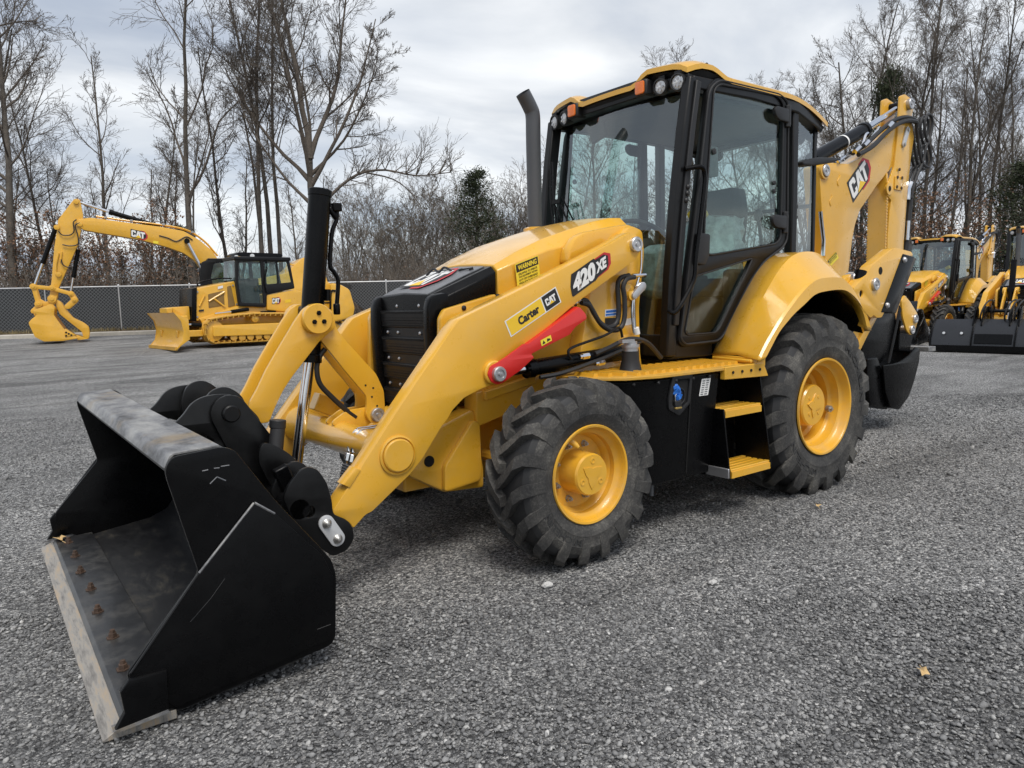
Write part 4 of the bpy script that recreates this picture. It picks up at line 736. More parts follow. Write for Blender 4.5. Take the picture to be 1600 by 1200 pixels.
    bar('front_header', [(0.90, -0.66, 2.735), (0.94, -0.3, 2.74), (0.94, 0.3, 2.74), (0.90, 0.66, 2.735)], 0.09, 0.07, 'black_trim', cab, (0, 0, 1))
    bar('front_lower_panel', [(1.11, -0.62, 1.07), (1.15, 0, 1.07), (1.11, 0.62, 1.07)], 0.05, 0.14, 'black_trim', cab, (0, 0, 1))
    # roof
    def zr(x, y):
        ay = abs(y); z = 2.815 + 0.030 * (1 - (ay / 0.72) ** 2) - (0.10 * max(0, (-0.15 - x) / 0.6) ** 1.7) - 0.012 * max(0, x - 0.5)
        pod = max(0, min(1, (x - 0.55) / 0.25)); pod = pod * pod * (3 - 2 * pod); py = max(0, min(1, (ay - 0.26) / 0.14)); py = py * py * (3 - 2 * py)
        z += 0.055 * pod * py - 0.02 * pod * (1 - py)
        ed = max(0, (ay - 0.60) / 0.10); z -= 0.030 * min(1, ed) ** 2
        fe = max(0, (x - 0.90) / 0.10); z -= 0.030 * min(1, fe) ** 2
        return z
    xs = [-0.78 + 1.80 * i / 30 for i in range(31)]; ys = [-0.70 + 1.40 * j / 28 for j in range(29)]
    def wy(x): return 1.0 - 0.10 * max(0, (-0.1 - x) / 0.68) - 0.05 * max(0, (x - 0.8) / 0.2) ** 2
    def fx(x, y): return x - (0.07 * (abs(y) / 0.7) ** 3 if x > 0.6 else 0) * max(0, min(1, (x - 0.6) / 0.4)) + (0.05 * (abs(y) / 0.7) ** 3) * max(0, min(1, (-0.4 - x) / 0.38))
    b = MB(); top = [[(fx(x, y), y * wy(x), zr(x, y)) for y in ys] for x in xs]; nx, ny = len(xs), len(ys)
    lip = lambda x: 0.028
    bot = [[(q[0], q[1], q[2] - 0.032) for q in r] for r in top]
    V = [q for r in top for q in r] + [q for r in bot for q in r]; F = []; o_ = nx * ny
    for i in range(nx - 1):
        for j in range(ny - 1):
            a = i * ny + j; F.append((a, a + 1, a + ny + 1, a + ny)); F.append((o_ + a, o_ + a + ny, o_ + a + ny + 1, o_ + a + 1))
    ed = [j for j in range(ny)] + [i * ny + ny - 1 for i in range(1, nx)] + [(nx - 1) * ny + j for j in range(ny - 2, -1, -1)] + [i * ny for i in range(nx - 2, 0, -1)]
    for k in range(len(ed)):
        a, c = ed[k], ed[(k + 1) % len(ed)]; F.append((a, c, o_ + c, o_ + a))
    b.add(V, F); roof = b.build('cab_roof', 'yellow', P, 40)
    # black underside, a little inset
    b = MB(); uo = []
    for (zo, k) in ((-0.034, 0.975), (-0.075, 0.95)):
        uo.append([((V[e][0] - 0.1) * k + 0.1, V[e][1] * k, V[e][2] + zo) for e in ed])
    b.rings(uo, True); b.build('roof_underside', 'black_trim', roof, 30)
    b = MB(); b.box((0.12, 0, 2.69), (1.40, 1.14, 0.03)); b.build('headliner', 'headliner', cab, bevel=0.01)
    for s in (1, -1):
        b = MB(); b.lathe([(0.012, 0), (0.012, 0.01), (0, 0.012)], (0.80, s * 0.685, 2.835), (0.2, s, 0.2), 8); b.build('roof_bolt', 'hose', roof)
        for (y, w) in ((0.47, 0.045), (0.60, 0.047)):
            b = MB(); b.lathe([(0.0, -0.075), (0.035, -0.07), (w + 0.006, -0.025), (w + 0.008, 0.012), (w, 0.016), (w - 0.004, 0.004)], (0.985 - 0.12 * (y - 0.45), s * y, 2.725), (1, s * 0.12, -0.12), 22); wl = b.build('work_light', 'plastic', roof)
            b = MB(); b.lathe([(w - 0.004, 0.004), (w * 0.6, 0.010), (0, 0.012)], (0.985 - 0.12 * (y - 0.45), s * y, 2.725), (1, s * 0.12, -0.12), 22); b.build('lens', 'lens', wl)
            b = MB()
            for k in range(5): b.cyl(Vector((0.996 - 0.12 * (y - 0.45), s * y + 0.022 * math.cos(1.257 * k), 2.7235 + 0.022 * math.sin(1.257 * k))), Vector((0.9995 - 0.12 * (y - 0.45), s * y + 0.022 * math.cos(1.257 * k), 2.7232 + 0.022 * math.sin(1.257 * k))), 0.009, 8)
            b.build('led', 'zinc', wl)
            b = MB(); b.box((0.95, s * y, 2.765), (0.05, 0.05, 0.06)); b.build('light_bracket', 'black_trim', wl)
        b = MB(); b.box((0.98, s * 0.335, 2.745), (0.10, 0.105, 0.105)); ts = b.build('turn_signal', 'plastic', roof, bevel=0.015)
        plate('lens', rnd([(-0.038, -0.040), (0.038, -0.040), (0.038, 0.040), (-0.038, 0.040)], 0.015), 0, 0.014, 'amber', ts, bevel=0.005, fn=lambda a, y, c, s=s: (1.026 + y, s * 0.335 + a, 2.745 + c))
        for x in (-0.70,):
            for yy in (0.50, 0.40):
                b = MB(); b.lathe([(0, -0.05), (0.04, -0.04), (0.052, 0.0), (0.048, 0.01), (0, 0.012)], (x - 0.01, s * yy + 0.02, 2.60), (-1, s * 0.5, -0.1), 18); b.build('rear_work_light', 'plastic', roof)
                b = MB(); b.box((x, s * yy, 2.655), (0.03, 0.03, 0.07)); b.build('light_bracket', 'black_trim', roof)
    # wipers, mirror, interior
    b = MB()
    for dy, dz in ((0, 0), (0.035, 0.0)):
        b.tube([(1.075, -0.50 + dy, 1.86), (1.06, -0.56 + dy, 2.16), (1.03, -0.585 + dy * 0.6, 2.42)], 0.008, 6)
    b.tube([(1.10, -0.30, 1.80), (1.075, -0.50, 2.10)], 0.007, 6); b.tube([(1.10, -0.24, 1.80), (1.08, -0.44, 2.12)], 0.007, 6); b.tube([(1.10, -0.16, 1.80), (1.085, -0.40, 2.14)], 0.006, 6)
    b.box((1.08, -0.46, 2.11), (0.03, 0.09, 0.03)); b.build('wiper', 'black', cab)
    b = MB(); b.tube(smoothpath([(1.05, -0.66, 1.72), (1.06, -0.76, 1.74), (1.06, -0.80, 1.80), (1.05, -0.80, 2.12), (1.03, -0.76, 2.16), (1.0, -0.67, 2.17)]), 0.013, 8); b.build('mirror_bracket', 'black', cab)
    b = MB(); b.tube([(-0.70, 0.50, 1.44), (-0.70, 0.52, 2.05), (-0.69, 0.56, 2.62)], 0.013, 8); b.build('rear_rail', 'black', cab)
    q = [(-0.345,2.347),(-0.532,2.396),(-0.782,2.42),(-0.894,2.416),(-0.784,2.381),(-0.482,2.331),(-0.363,2.325)]; plate('rear_mirror', rnd(q, 0.02), 0.56, 0.66, 'plastic', cab, bevel=0.012)
    # seat, console, steering wheel
    b = MB(); b.box((0.05, 0, 1.22), (0.40, 0.36, 0.30)); b.box((0.08, 0, 1.46), (0.52, 0.52, 0.16)); b.build('seat_cushion', 'seat', cab, bevel=0.04)
    b = MB(); b.rings([[(-0.12 - 0.10 * t - d, y * (1 - 0.25 * max(0, t - 0.8) / 0.2), 1.50 + 0.72 * t) for d, y in ((0, -0.25), (0.13, -0.22), (0.13, 0.22), (0, 0.25), (-0.05, 0.2), (-0.03, 0), (-0.05, -0.2))] for t in (0, 0.25, 0.5, 0.75, 0.9, 1)], True); b.build('seat_backrest', 'seat', cab, 60, bevel=0.02)
    rng = random.Random(8); rows = []
    for i in range(9):
        t = i / 8; r = []
        for j in range(18):
            a = 2 * math.pi * j / 18; k = 1 + rng.uniform(-0.09, 0.09)
            r.append((0.02 - 0.13 * t + 0.31 * (1 - 0.35 * t) * k * math.cos(a), 0.30 * (1 - 0.25 * t) * k * math.sin(a) + 0.05, 1.52 + 0.46 * t + rng.uniform(-0.02, 0.02)))
        rows.append(r)
    b = MB(); b.rings(rows, True); b.build('seat_cover', 'wrap', cab, 20)
    b = MB(); b.box((0.30, 0.22, 1.98), (0.10, 0.12, 0.10), Matrix.Rotation(R(30), 3, 'X')); b.build('manual_pouch', 'decal_yellow', cab, bevel=0.02)
    b = MB(); b.box((0.86, 0, 1.36), (0.26, 0.40, 0.60)); b.box((0.78, 0, 1.70), (0.20, 0.34, 0.16), Matrix.Rotation(R(25), 3, 'Y')); b.build('dash_console', 'interior', cab, bevel=0.03)
    b = MB(); b.lathe([(0.19, 0.0), (0.205, 0.012), (0.205, 0.028), (0.19, 0.04), (0.178, 0.028), (0.178, 0.012), (0.19, 0)], (0.66, 0, 1.82), (-0.5, 0, 0.86), 32); b.cyl((0.66, 0, 1.84), (0.72, 0, 1.70), 0.045, 14)
    for k in range(3):
        a = R(90 + 120 * k); ax_ = Vector((-0.5, 0, 0.86)).normalized(); u = Vector((0, 1, 0)); w = ax_.cross(u); b.cyl(Vector((0.66, 0, 1.82)) + ax_ * 0.02, Vector((0.66, 0, 1.82)) + ax_ * 0.02 + (u * math.cos(a) + w * math.sin(a)) * 0.19, 0.013, 8)
    b.build('steering_wheel', 'plastic', cab)
    b = MB(); b.box((0.92, 0.40, 1.55), (0.20, 0.22, 0.36)); b.build('side_dash', 'wrap', cab, bevel=0.06)
    b = MB(); b.box((0.0, -0.44, 1.40), (0.60, 0.16, 0.55)); b.box((0.1, 0.46, 1.36), (0.34, 0.10, 0.42)); b.build('side_console', 'interior', cab, bevel=0.03)
    for y in (-0.30, 0.30):
        b = MB(); b.tube(smoothpath([(-0.40, y, 1.35), (-0.38, y, 1.75), (-0.34, y, 1.95)]), 0.014, 8); b.lathe([(0, 0), (0.03, 0.02), (0.035, 0.06), (0.02, 0.10), (0, 0.11)], (-0.34, y, 1.94), (0.1, 0, 1), 12); b.build('control_lever', 'plastic', cab)
    q = [(0.566,2.385),(0.47,2.395),(0.461,2.196),(0.55,2.18)]; plate('cab_display', rnd(q, 0.015), 0.50, 0.53, 'headliner', cab, bevel=0.006)
    b = MB(); b.box((0.84, -0.26, 2.60), (0.03, 0.16, 0.12), Matrix.Rotation(R(15), 3, 'X')); b.build('interior_mirror', 'interior', cab, bevel=0.01)
    # ---------------------------------------------------------------- rear fenders
    prof = [(0.70, 0.988), (0.62, 1.10), (0.535, 1.215), (0.45, 1.32), (0.36, 1.425), (0.26, 1.53), (0.13, 1.625), (-0.02, 1.672), (-0.18, 1.675), (-0.30, 1.64), (-0.42, 1.52), (-0.52, 1.36), (-0.60, 1.18)]
    lipo = [(0.80, 0.982), (0.725, 1.075), (0.645, 1.155), (0.56, 1.235), (0.46, 1.315), (0.35, 1.395), (0.22, 1.465), (0.09, 1.492), (-0.12, 1.492), (-0.24, 1.445), (-0.34, 1.37), (-0.43, 1.26), (-0.50, 1.12)]
    lipi = [(0.745, 0.982), (0.67, 1.065), (0.60, 1.14), (0.525, 1.195), (0.43, 1.255), (0.32, 1.31), (0.20, 1.37), (0.07, 1.392), (-0.13, 1.400), (-0.25, 1.375), (-0.37, 1.31), (-0.47, 1.21), (-0.54, 1.10)]
    prof, lipo, lipi = [[(q.x, q.y) for q in smoothpath([(a, c, 0) for a, c in pl], 4)] for pl in (prof, lipo, lipi)]
    for s in (1, -1):
        rows = [[(x, s * 0.665, z) for x, z in prof], [(x * 0.8 + a * 0.2 + 0.012, s * 0.885, z * 0.9 + c * 0.1 + 0.012) for (x, z), (a, c) in zip(prof, lipo)], [(x, s * 1.085, z) for x, z in lipo], [(x - 0.004, s * 1.10, z - 0.012) for x, z in lipo], [(x, s * 1.105, z) for x, z in lipi], [(x, s * 1.06, z - 0.006) for x, z in lipi]]
        b = MB(); b.rings(rows, False, False)
        fo = b.build('rear_fender', 'yellow', P, 13); md = fo.modifiers.new('shell', 'SOLIDIFY'); md.thickness = 0.008; md.offset = -1
        b = MB(); rows2 = [[(x, s * 0.62, z - 0.02) for x, z in prof], [(x, s * 0.62, min(z - 0.02, 1.0) if False else 0.85) for x, z in prof]]
        b.rings(rows2, False, False); b.build('wheel_well_wall', 'black_trim', P, 30)
        b = MB(); b.rings([[(x, s * 0.62, z - 0.03) for x, z in prof], [(a, s * 1.05, c - 0.02) for a, c in lipi]], False, False); b.build('fender_liner', 'black', P, 30)
    return cab

def make_backhoe(P, sticker):
    # rear frame, swing post
    b = MB(); b.box((-0.90, 0, 0.95), (0.26, 1.05, 0.70)); b.box((-0.75, 0, 1.40), (0.2, 1.1, 0.4)); b.build('rear_frame', 'yellow', P, bevel=0.01)
    b = MB(); b.box((-1.42, 0, 1.05), (0.55, 0.34, 0.95)); b.cyl((-1.25, 0, 0.5), (-1.25, 0, 1.6), 0.14, 18); b.build('swing_post', 'yellow', P, bevel=0.02)
    YB = 0.08
    bo = [(-1.557,2.515),(-1.598,2.536),(-1.769,2.562),(-2.059,2.577),(-2.241,2.64),(-2.428,2.73),(-2.57,2.829),(-2.768,2.899),(-2.943,3.018),(-3.14,3.079),(-3.267,3.043),(-3.32,2.908),(-3.248,2.76),(-2.892,2.62),(-2.596,2.416),(-2.455,2.296),(-2.292,2.165),(-2.205,2.016),(-2.165,1.882),(-2.102,1.53),(-2.064,1.116),(-1.562,1.104),(-1.654,1.484),(-1.698,1.706),(-1.615,2.141)]
    boom = plate('boom', rnd(bo, 0.03), -YB, YB, 'yellow', P, bevel=0.008)
    a, b_, c3 = yplane([(-2.157,2.254),(-2.466,2.516),(-2.056,2.401)], YB); badge(boom, a, (b_ - a) * 1.0, (c3 - a) * 0.98, True)
    for cc in [(-1.885,2.423),(-1.762,2.235)]:
        b = MB(); b.tube([(cc[0] + 0.02 * math.sin(k), YB, cc[1] - 0.06 + 0.02 * k) for k in range(6)], 0.008, 6); b.build('boom_weld', 'yellow', boom)
    sticker(boom, [(-1.765,1.613),(-1.917,1.703),(-1.718,1.671)], YB + 0.002, 'WARNING', ['KEEP CLEAR', 'OF BOOM'])
    for (px, r, m) in (((1287, 267), 0.05, 'zinc'),):
        c = [(-1.632,2.477)][0]; pin(boom, c[0], c[1], 0.0, YB + 0.035, 0.055, 'zinc'); 
        b = MB(); b.lathe([(0.075, 0), (0.075, 0.02), (0.06, 0.022)], (c[0], YB, c[1]), (0, 1, 0), 24); b.build('pin_boss', 'yellow', boom)
    # stick: two cheeks and a box between
    so = [(-2.955,3.003),(-2.972,3.314),(-3.063,3.346),(-3.216,3.318),(-3.262,3.255),(-3.217,3.129),(-3.287,2.946),(-3.235,2.717),(-3.191,2.391),(-3.157,1.935),(-3.136,1.475),(-3.11,1.078),(-2.837,1.087),(-2.82,1.541),(-2.807,1.925),(-2.83,2.166),(-2.861,2.288),(-2.766,2.332),(-2.736,2.398),(-2.808,2.478),(-2.891,2.61)]
    stick = grp('stick', P)
    for s in (1, -1): plate('stick_cheek', rnd(so, 0.02), s * 0.078, s * 0.10, 'yellow', stick, bevel=0.004)
    core = [(-2.842,2.368),(-3.164,2.39),(-3.136,1.475),(-3.11,1.078),(-2.877,1.086),(-2.846,1.734)]
    plate('stick_core', core, -0.078, 0.078, 'yellow', stick, bevel=0.003)
    x0 = [(-2.807,1.925)][0][0]
    fr = MB(); fr.box((x0 + 0.02, 0, 1.80), (0.03, 0.17, 1.5)); 
    fr.build('stick_face', 'yellow', stick, bevel=0.003); 
    for y in (0.088, -0.088):
        ser = MB(); ser.box((x0 + 0.02, y, 1.79), (0.026, 0.006, 1.42))
        for k in range(46): ser.box((x0 + 0.021, y, 1.10 + 0.03 * k), (0.028, 0.016, 0.016))
        tag(ser.build('serrated_edge', 'yellow', stick, 0), kind='stuff')
    c = [(-3.141,3.256)][0]; pin(stick, c[0], c[1], 0.07, 0.14, 0.055); b = MB(); b.cyl((c[0], -0.095, c[1]), (c[0], 0.095, c[1]), 0.045, 16); b.build('pin_tube', 'black', stick)
    c = [(-2.79,2.395)][0]; b = MB(); b.lathe([(0.06, 0), (0.06, 0.012), (0.03, 0.014), (0.028, 0.0), (0, 0)], (c[0], 0.10, c[1]), (0, 1, 0), 20); b.build('lock_eye', 'yellow', stick)
    b = MB(); b.cyl((c[0], 0.101, c[1]), (c[0], 0.1135, c[1]), 0.026, 14); b.build('lock_eye_shade', 'hole', stick)  # black plug gives the eye its painted inner shade
    pp = [(-2.899,2.528),(-3.073,2.536),(-3.056,2.395),(-2.895,2.396)]; plate('cover_plate', rnd(pp, 0.01), 0.10, 0.112, 'yellow', stick, bevel=0.003)
    for q in [(-2.94,2.519),(-3.034,2.52),(-2.933,2.424),(-3.028,2.418),(-2.974,2.597)]:
        b = MB(); b.lathe([(0.016, 0), (0.016, 0.01), (0, 0.012)], (q[0], 0.110, q[1]), (0, 1, 0), 8); b.build('plate_bolt', 'rust_bolt', stick)
    a, b_ = [(-3.119,3.002),(-3.049,2.85)]; plate('lock_link', capsule(a, b_, 0.032, 0.028), 0.102, 0.12, 'galv', stick, bevel=0.003)
    for q in (a, b_):
        b = MB(); b.lathe([(0.018, 0), (0.018, 0.01), (0, 0.014)], (q[0], 0.12, q[1]), (0, 1, 0), 10); b.build('link_bolt', 'bolt', stick)
    # stick cylinder on top of the boom
    A = Vector(([(-1.564,2.58)][0][0], 0, [(-1.564,2.58)][0][1])); B = Vector(([(-2.485,2.95)][0][0], 0, [(-2.485,2.95)][0][1])); G = Vector(([(-3.309,3.315)][0][0], 0, [(-3.309,3.315)][0][1])); d = (B - A).normalized(); L = (B - A).length
    b = MB(); b.lathe([(0, 0), (0.066, 0), (0.066, L - 0.05), (0.076, L - 0.045), (0.076, L), (0.03, L + 0.002)], A, d, 24); sc = b.build('stick_cylinder', 'black', P)
    b = MB(); b.cyl(B, G, 0.036, 18); b.build('rod', 'chrome', sc)
    b = MB(); b.lathe([(0.068, 0), (0.070, 0.012), (0.068, 0.024)], A + d * L * 0.55, d, 24); b.build('cylinder_band', 'white', sc)
    b = MB(); b.box(G, (0.14, 0.10, 0.12)); b.build('rod_eye', 'black', sc, bevel=0.03)
    q = [(-1.849,2.574),(-1.991,2.644),(-2.103,2.684),(-2.252,2.746),(-2.328,2.861),(-2.375,2.89)]; b = MB(); b.tube(smoothpath([(u, 0.09, w) for u, w in q]), 0.014, 8); b.build('steel_line', 'chrome', sc)
    for k, px in enumerate(([(-2.053,2.665),(-2.281,2.77),(-2.539,2.917),(-2.784,3.043),(-3.017,3.109),(-3.206,3.12),(-3.265,3.089)], [(-2.1,2.652),(-2.354,2.754),(-2.615,2.914),(-2.863,3.028),(-3.046,3.075),(-3.209,3.082),(-3.241,3.035)])):
        b = MB(); b.tube(smoothpath([(u, 0.12 + 0.03 * k, w) for u, w in px]), 0.022, 8); b.build('boom_hose', 'hose', sc)
    for k in range(3):
        q = [(-2.048,2.674),(-2.206,2.742),(-2.656,2.964)][k]; b = MB(); dd = Vector((-0.8, 0, 0.5)); b.cyl(Vector((q[0], 0.14, q[1])), Vector((q[0], 0.14, q[1])) + dd * 0.10, 0.026, 6); b.build('hose_fitting', 'chrome', sc)
    q = [(-2.411,2.782),(-2.576,2.896),(-2.671,2.98)]; b = MB(); b.tube([(u, 0.05, w) for u, w in q], 0.02, 8); b.build('hose_fitting', 'chrome', sc)
    # hose loops behind the stick
    for k in range(3):
        off = 0.030 * k
        px = [(-3.261,3.102),(-3.329,2.951),(-3.367,2.826),(-3.449,2.704),(-3.598,2.671),(-3.65,2.755),(-3.594,2.881),(-3.497,2.988),(-3.472,3.115),(-3.523,3.199),(-3.611,3.197),(-3.648,3.117),(-3.601,2.98),(-3.522,2.874),(-3.475,2.739),(-3.372,2.599),(-3.283,2.463),(-3.238,2.33)]
        b = MB(); b.tube(smoothpath([(u - off * 0.5, 0.12 - off * 1.6, w - off * 0.3) for u, w in px], 5), 0.0135, 8); b.build('hose_loop', 'hose', stick)
    q = [(-3.265,2.366),(-3.249,2.202),(-3.222,2.005),(-3.2,1.741)]; b = MB(); b.tube([(u - 0.03, 0.08, w) for u, w in q], 0.03, 10); b.build('hose_sleeve', 'hose', stick)
    q = [(-3.267,2.494),(-3.216,2.425),(-3.211,2.315)]; b = MB(); b.tube([(u, 0.1, w) for u, w in q], 0.02, 8); q = [(-3.214,2.101),(-3.201,1.904)]; b.tube([(u - 0.02, 0.1, w) for u, w in q], 0.018, 8); b.build('hose_coupling', 'chrome', stick)
    # boom foot line
    q = [(-1.458,2.101),(-1.483,1.991),(-1.521,1.851),(-1.516,1.71)]; b = MB(); b.tube([(u, 0.16, w) for u, w in q], 0.018, 8); b.build('boom_line', 'chrome', boom)
    # stabilisers
    for s in (1, -1):
        so = [(-1.159,1.529),(-1.227,1.591),(-1.569,1.736),(-1.635,1.743),(-1.899,1.716),(-1.937,1.69),(-1.423,1.164),(-1.337,1.162),(-1.294,1.19),(-1.243,1.165),(-1.168,1.204),(-1.117,1.211),(-1.076,1.233),(-0.958,1.383),(-0.957,1.413)]
        st = plate('stabilizer_leg', rnd(so, 0.02), s * 0.66, s * 0.75, 'yellow', P, [circ([(-1.078,1.366)][0], 0.028)], bevel=0.005)
        pad = [(-1.741,1.696),(-1.952,1.673),(-1.597,1.196),(-1.4,1.207)]; plate('stabilizer_pad', rnd(pad, 0.01), s * 0.64, s * 0.755, 'black', st, bevel=0.008)
        tread = [(-1.869,1.677),(-2,1.662),(-1.665,1.189),(-1.553,1.197)]; plate('pad_rubber', rnd(tread, 0.01), s * 0.60, s * 0.752, 'rubber', st, bevel=0.01)
        for q in [(-1.762,1.643),(-1.488,1.263)]:
            b = MB(); b.lathe([(0.026, 0), (0.026, 0.006), (0.018, 0.018), (0, 0.02)], (q[0], s * 0.755, q[1]), (0, s, 0), 14); b.build('pad_bolt', 'zinc', st)
        c = [(-1.279,1.44)][0]; pin(st, c[0], c[1], s * 0.70, s * 0.775, 0.052)
        c = [(-1.373,1.55)][0]; b = MB(); b.cyl((c[0], s * 0.70, c[1]), (c[0], s * 0.7515, c[1]), 0.032, 18); b.build('leg_hole_shade', 'hole', st)  # surface disc, black for the shade of an uncut hole
        fr = [(-0.907,1.456),(-1.079,1.527),(-1.262,1.528),(-1.347,1.496),(-1.422,1.304),(-1.201,1.15),(-1.005,1.054),(-0.914,1.314)]; fp = plate('stabilizer_bracket', rnd(fr, 0.02), s * 0.60, s * 0.655, 'yellow', P, bevel=0.005)
        c = [(-1.123,1.491)][0]; pin(fp, c[0], c[1], s * 0.60, s * 0.685, 0.048)
        lg = [(-1.38,1.187),(-1.575,1.164),(-1.291,0.889),(-1.065,0.919),(-1.076,1.102)]; plate('stabilizer_frame', lg, s * 0.52, s * 0.64, 'yellow', P, bevel=0.006)
        rib = [(-1.42,1.169),(-1.506,1.161),(-1.247,0.888),(-1.153,0.904)]; plate('frame_rib', rib, s * 0.63, s * 0.665, 'yellow', P, bevel=0.006)
        b = MB(); b.cyl((-1.15, s * 0.70, 1.55), (-0.95, s * 0.66, 0.85), 0.05, 16); b.build('stabilizer_cylinder', 'black', P)
    # digging bucket folded under the stick
    yb = 0.31
    side = [(-2.372,0.667),(-2.55,0.666),(-2.719,0.679),(-2.89,0.726),(-3.049,0.807),(-3.136,0.782),(-3.119,0.638),(-3.023,0.447),(-2.923,0.305),(-2.728,0.194),(-2.554,0.233),(-2.44,0.404)]
    bk = MB(); shell = [(-3.094,0.121),(-3.181,0.069),(-3.399,0.03)]
    xs_ = [q for q in side]
    bk = grp('digging_bucket', P)
    for s in (1, -1): plate('bucket_side', rnd(side, 0.02), s * (yb - 0.02), s * yb, 'black', bk, bevel=0.004)
    outer = [side[11], side[10], side[9], side[8], side[7], side[6], side[5]]
    b = MB(); inn = [(a + (cx_ - a) * 0.06, c + (cz_ - c) * 0.06) for a, c in outer for cx_, cz_ in [(-2.75, 0.60)]]
    b.prism(rnd(outer, 0.03) + rnd(inn[::-1], 0.03), -yb + 0.02, yb - 0.02); b.build('bucket_shell', 'black', bk, 30)
    bp = [(-2.147,0.658),(-2.154,0.932),(-2.267,1.073),(-2.51,1.163),(-2.738,1.25),(-2.803,1.09),(-2.742,0.837),(-2.519,0.674),(-2.393,0.658)]
    for s in (1, -1): plate('bucket_ear', rnd(bp, 0.03), s * 0.19, s * 0.215, 'black', bk, bevel=0.004)
    b = MB(); q = [(-2.87,1.229),(-2.659,0.66)]; b.tube([(q[0][0], 0.22, q[0][1]), (q[1][0], 0.22, q[1][1])], 0.016, 8); b.build('ear_edge', 'black_trim', bk)
    bb = [(-2.143,0.748),(-2.338,0.747),(-2.42,0.635),(-2.512,0.596),(-2.576,0.205),(-2.231,0.281),(-2.158,0.5)]; plate('bucket_back', rnd(bb, 0.02), -0.30, 0.27, 'black', bk, bevel=0.01)
    b = MB(); q = [(-3.331,0.759),(-3.626,0.734)]; b.box(((q[0][0] + q[1][0]) / 2, 0, q[0][1]), (0.16, 0.56, 0.05)); b.build('bucket_edge', 'worn', bk, bevel=0.004)
    ln = [(-2.837,1.281),(-2.9,1.337),(-3.029,1.264),(-3.192,1.141),(-3.212,1.075),(-3.138,0.945),(-3.055,0.923),(-2.968,0.979),(-2.876,1.119)]
    for s in (1, -1):
        lk = plate('bucket_link', rnd(ln, 0.02), s * 0.225, s * 0.245, 'yellow', stick, bevel=0.004)
        for c in [(-3.132,1.091),(-3.071,0.981)]: pin(lk, c[0], c[1], s * 0.15, s * 0.265, 0.045)
    b = MB(); q = [(-3.525,1.27),(-3.437,0.892),(-3.339,0.654),(-3.112,0.67),(-3.14,1.076)]; b.prism(q, -0.10, 0.10); b.build('stick_foot', 'black', stick, bevel=0.01)


LP, _hood, _stk = make_loader()
make_cab(LP, _stk); make_backhoe(LP, _stk)

tag(LP, 'large yellow backhoe loader in the foreground, its black bucket resting on the gravel', 'backhoe loader')

# two more of the same machine, parked in the same row further back
def clam_bucket(P):
    """wide multi-purpose bucket seen from its front: bowed clam shell, hinge arms, lower edge"""
    q = [(3.70, 0.10), (3.72, 0.55), (3.92, 0.70), (4.12, 0.72), (4.30, 0.55), (4.42, 0.28), (4.46, 0.03), (4.44, 0.02), (4.36, 0.26), (4.24, 0.49), (4.08, 0.65), (3.95, 0.64), (3.78, 0.45), (3.76, 0.10)]
    b = MB(); b.prism(q, -1.20, 1.20); bk = b.build('loader_bucket', 'bucket_grey', P, 40)
    for y in (-1.21, -0.40, 0.40, 1.21):
        plate('bucket_rib', rnd([(3.69, 0.06), (3.70, 0.52), (3.92, 0.74), (4.13, 0.76), (4.33, 0.57), (4.47, 0.28), (4.49, 0.02), (4.30, 0.02)], 0.03), y - 0.012, y + 0.012, 'black', bk)
    b = MB(); b.prism([(4.41, 0.02), (4.49, 0.02), (4.495, 0.16), (4.46, 0.16)], -1.19, 1.19); b.build('cutting_edge', 'black', bk, bevel=0.004)
    for y in (-0.95, -0.6, 0.75):
        b = MB(); b.lathe([(0.03, 0), (0.03, 0.01), (0, 0.012)], (4.39, y, 0.42), (1, 0, 0.4), 10); b.build('bucket_stud', 'galv', bk)
    b = MB(); b.add([(4.468, 0.70, 0.20), (4.468, 1.05, 0.20), (4.447, 1.05, 0.34), (4.447, 0.70, 0.34)], [(0, 1, 2, 3)]); b.build('bucket_label', 'white', bk, 0)
    for y in (-0.42, -0.26, 0.26, 0.42):
        plate('coupler_plate', rnd([(3.86, 0.45), (3.95, 0.95), (4.08, 1.02), (4.16, 0.92), (4.30, 0.58), (4.20, 0.5)], 0.05), y - 0.015, y + 0.015, 'black', bk)
    b = MB(); b.box((4.40, 0, 0.30), (0.05, 0.70, 0.22), Matrix.Rotation(R(-14), 3, 'Y')); b.build('coupler_frame', 'black', bk, bevel=0.01)
    for k, y in enumerate((0.12, 0.20, 0.30, -0.33)):
        b = MB(); b.tube(smoothpath([(4.00, y, 0.60), (4.22, y + 0.03, 0.80), (4.15, y + 0.10, 1.05), (3.85, y + 0.14, 1.12), (3.50, y + 0.10, 0.90)]), 0.018, 8); b.build('bucket_hose', 'hose', bk)
    return bk
M['bucket_grey'] = paint('dark_grey_bucket_paint', (0.016, 0.017, 0.020), 0.28, 0.15, 0.2)
def second_loader(loc, label, clam, rz=0.0):
    r = copy_tree(LP); r.location = loc; r.rotation_euler = (0, 0, rz)
    tag(r, label, 'backhoe loader')
    if clam:
        kill = [c for c in r.children if c.name.split('.')[0] == 'loader_bucket']
        for k in kill:
            for g in list(k.children): bpy.data.objects.remove(g)
            bpy.data.objects.remove(k)
        clam_bucket(r)
    return r
second_loader((-18.13, -5.72, 0.01), 'yellow backhoe loader parked far back, seen just right of the digging bucket', False)
second_loader((-17.148, -2.853, 0.0), 'yellow backhoe loader with a wide dark grey bucket, cut off by the right edge', True, R(5))

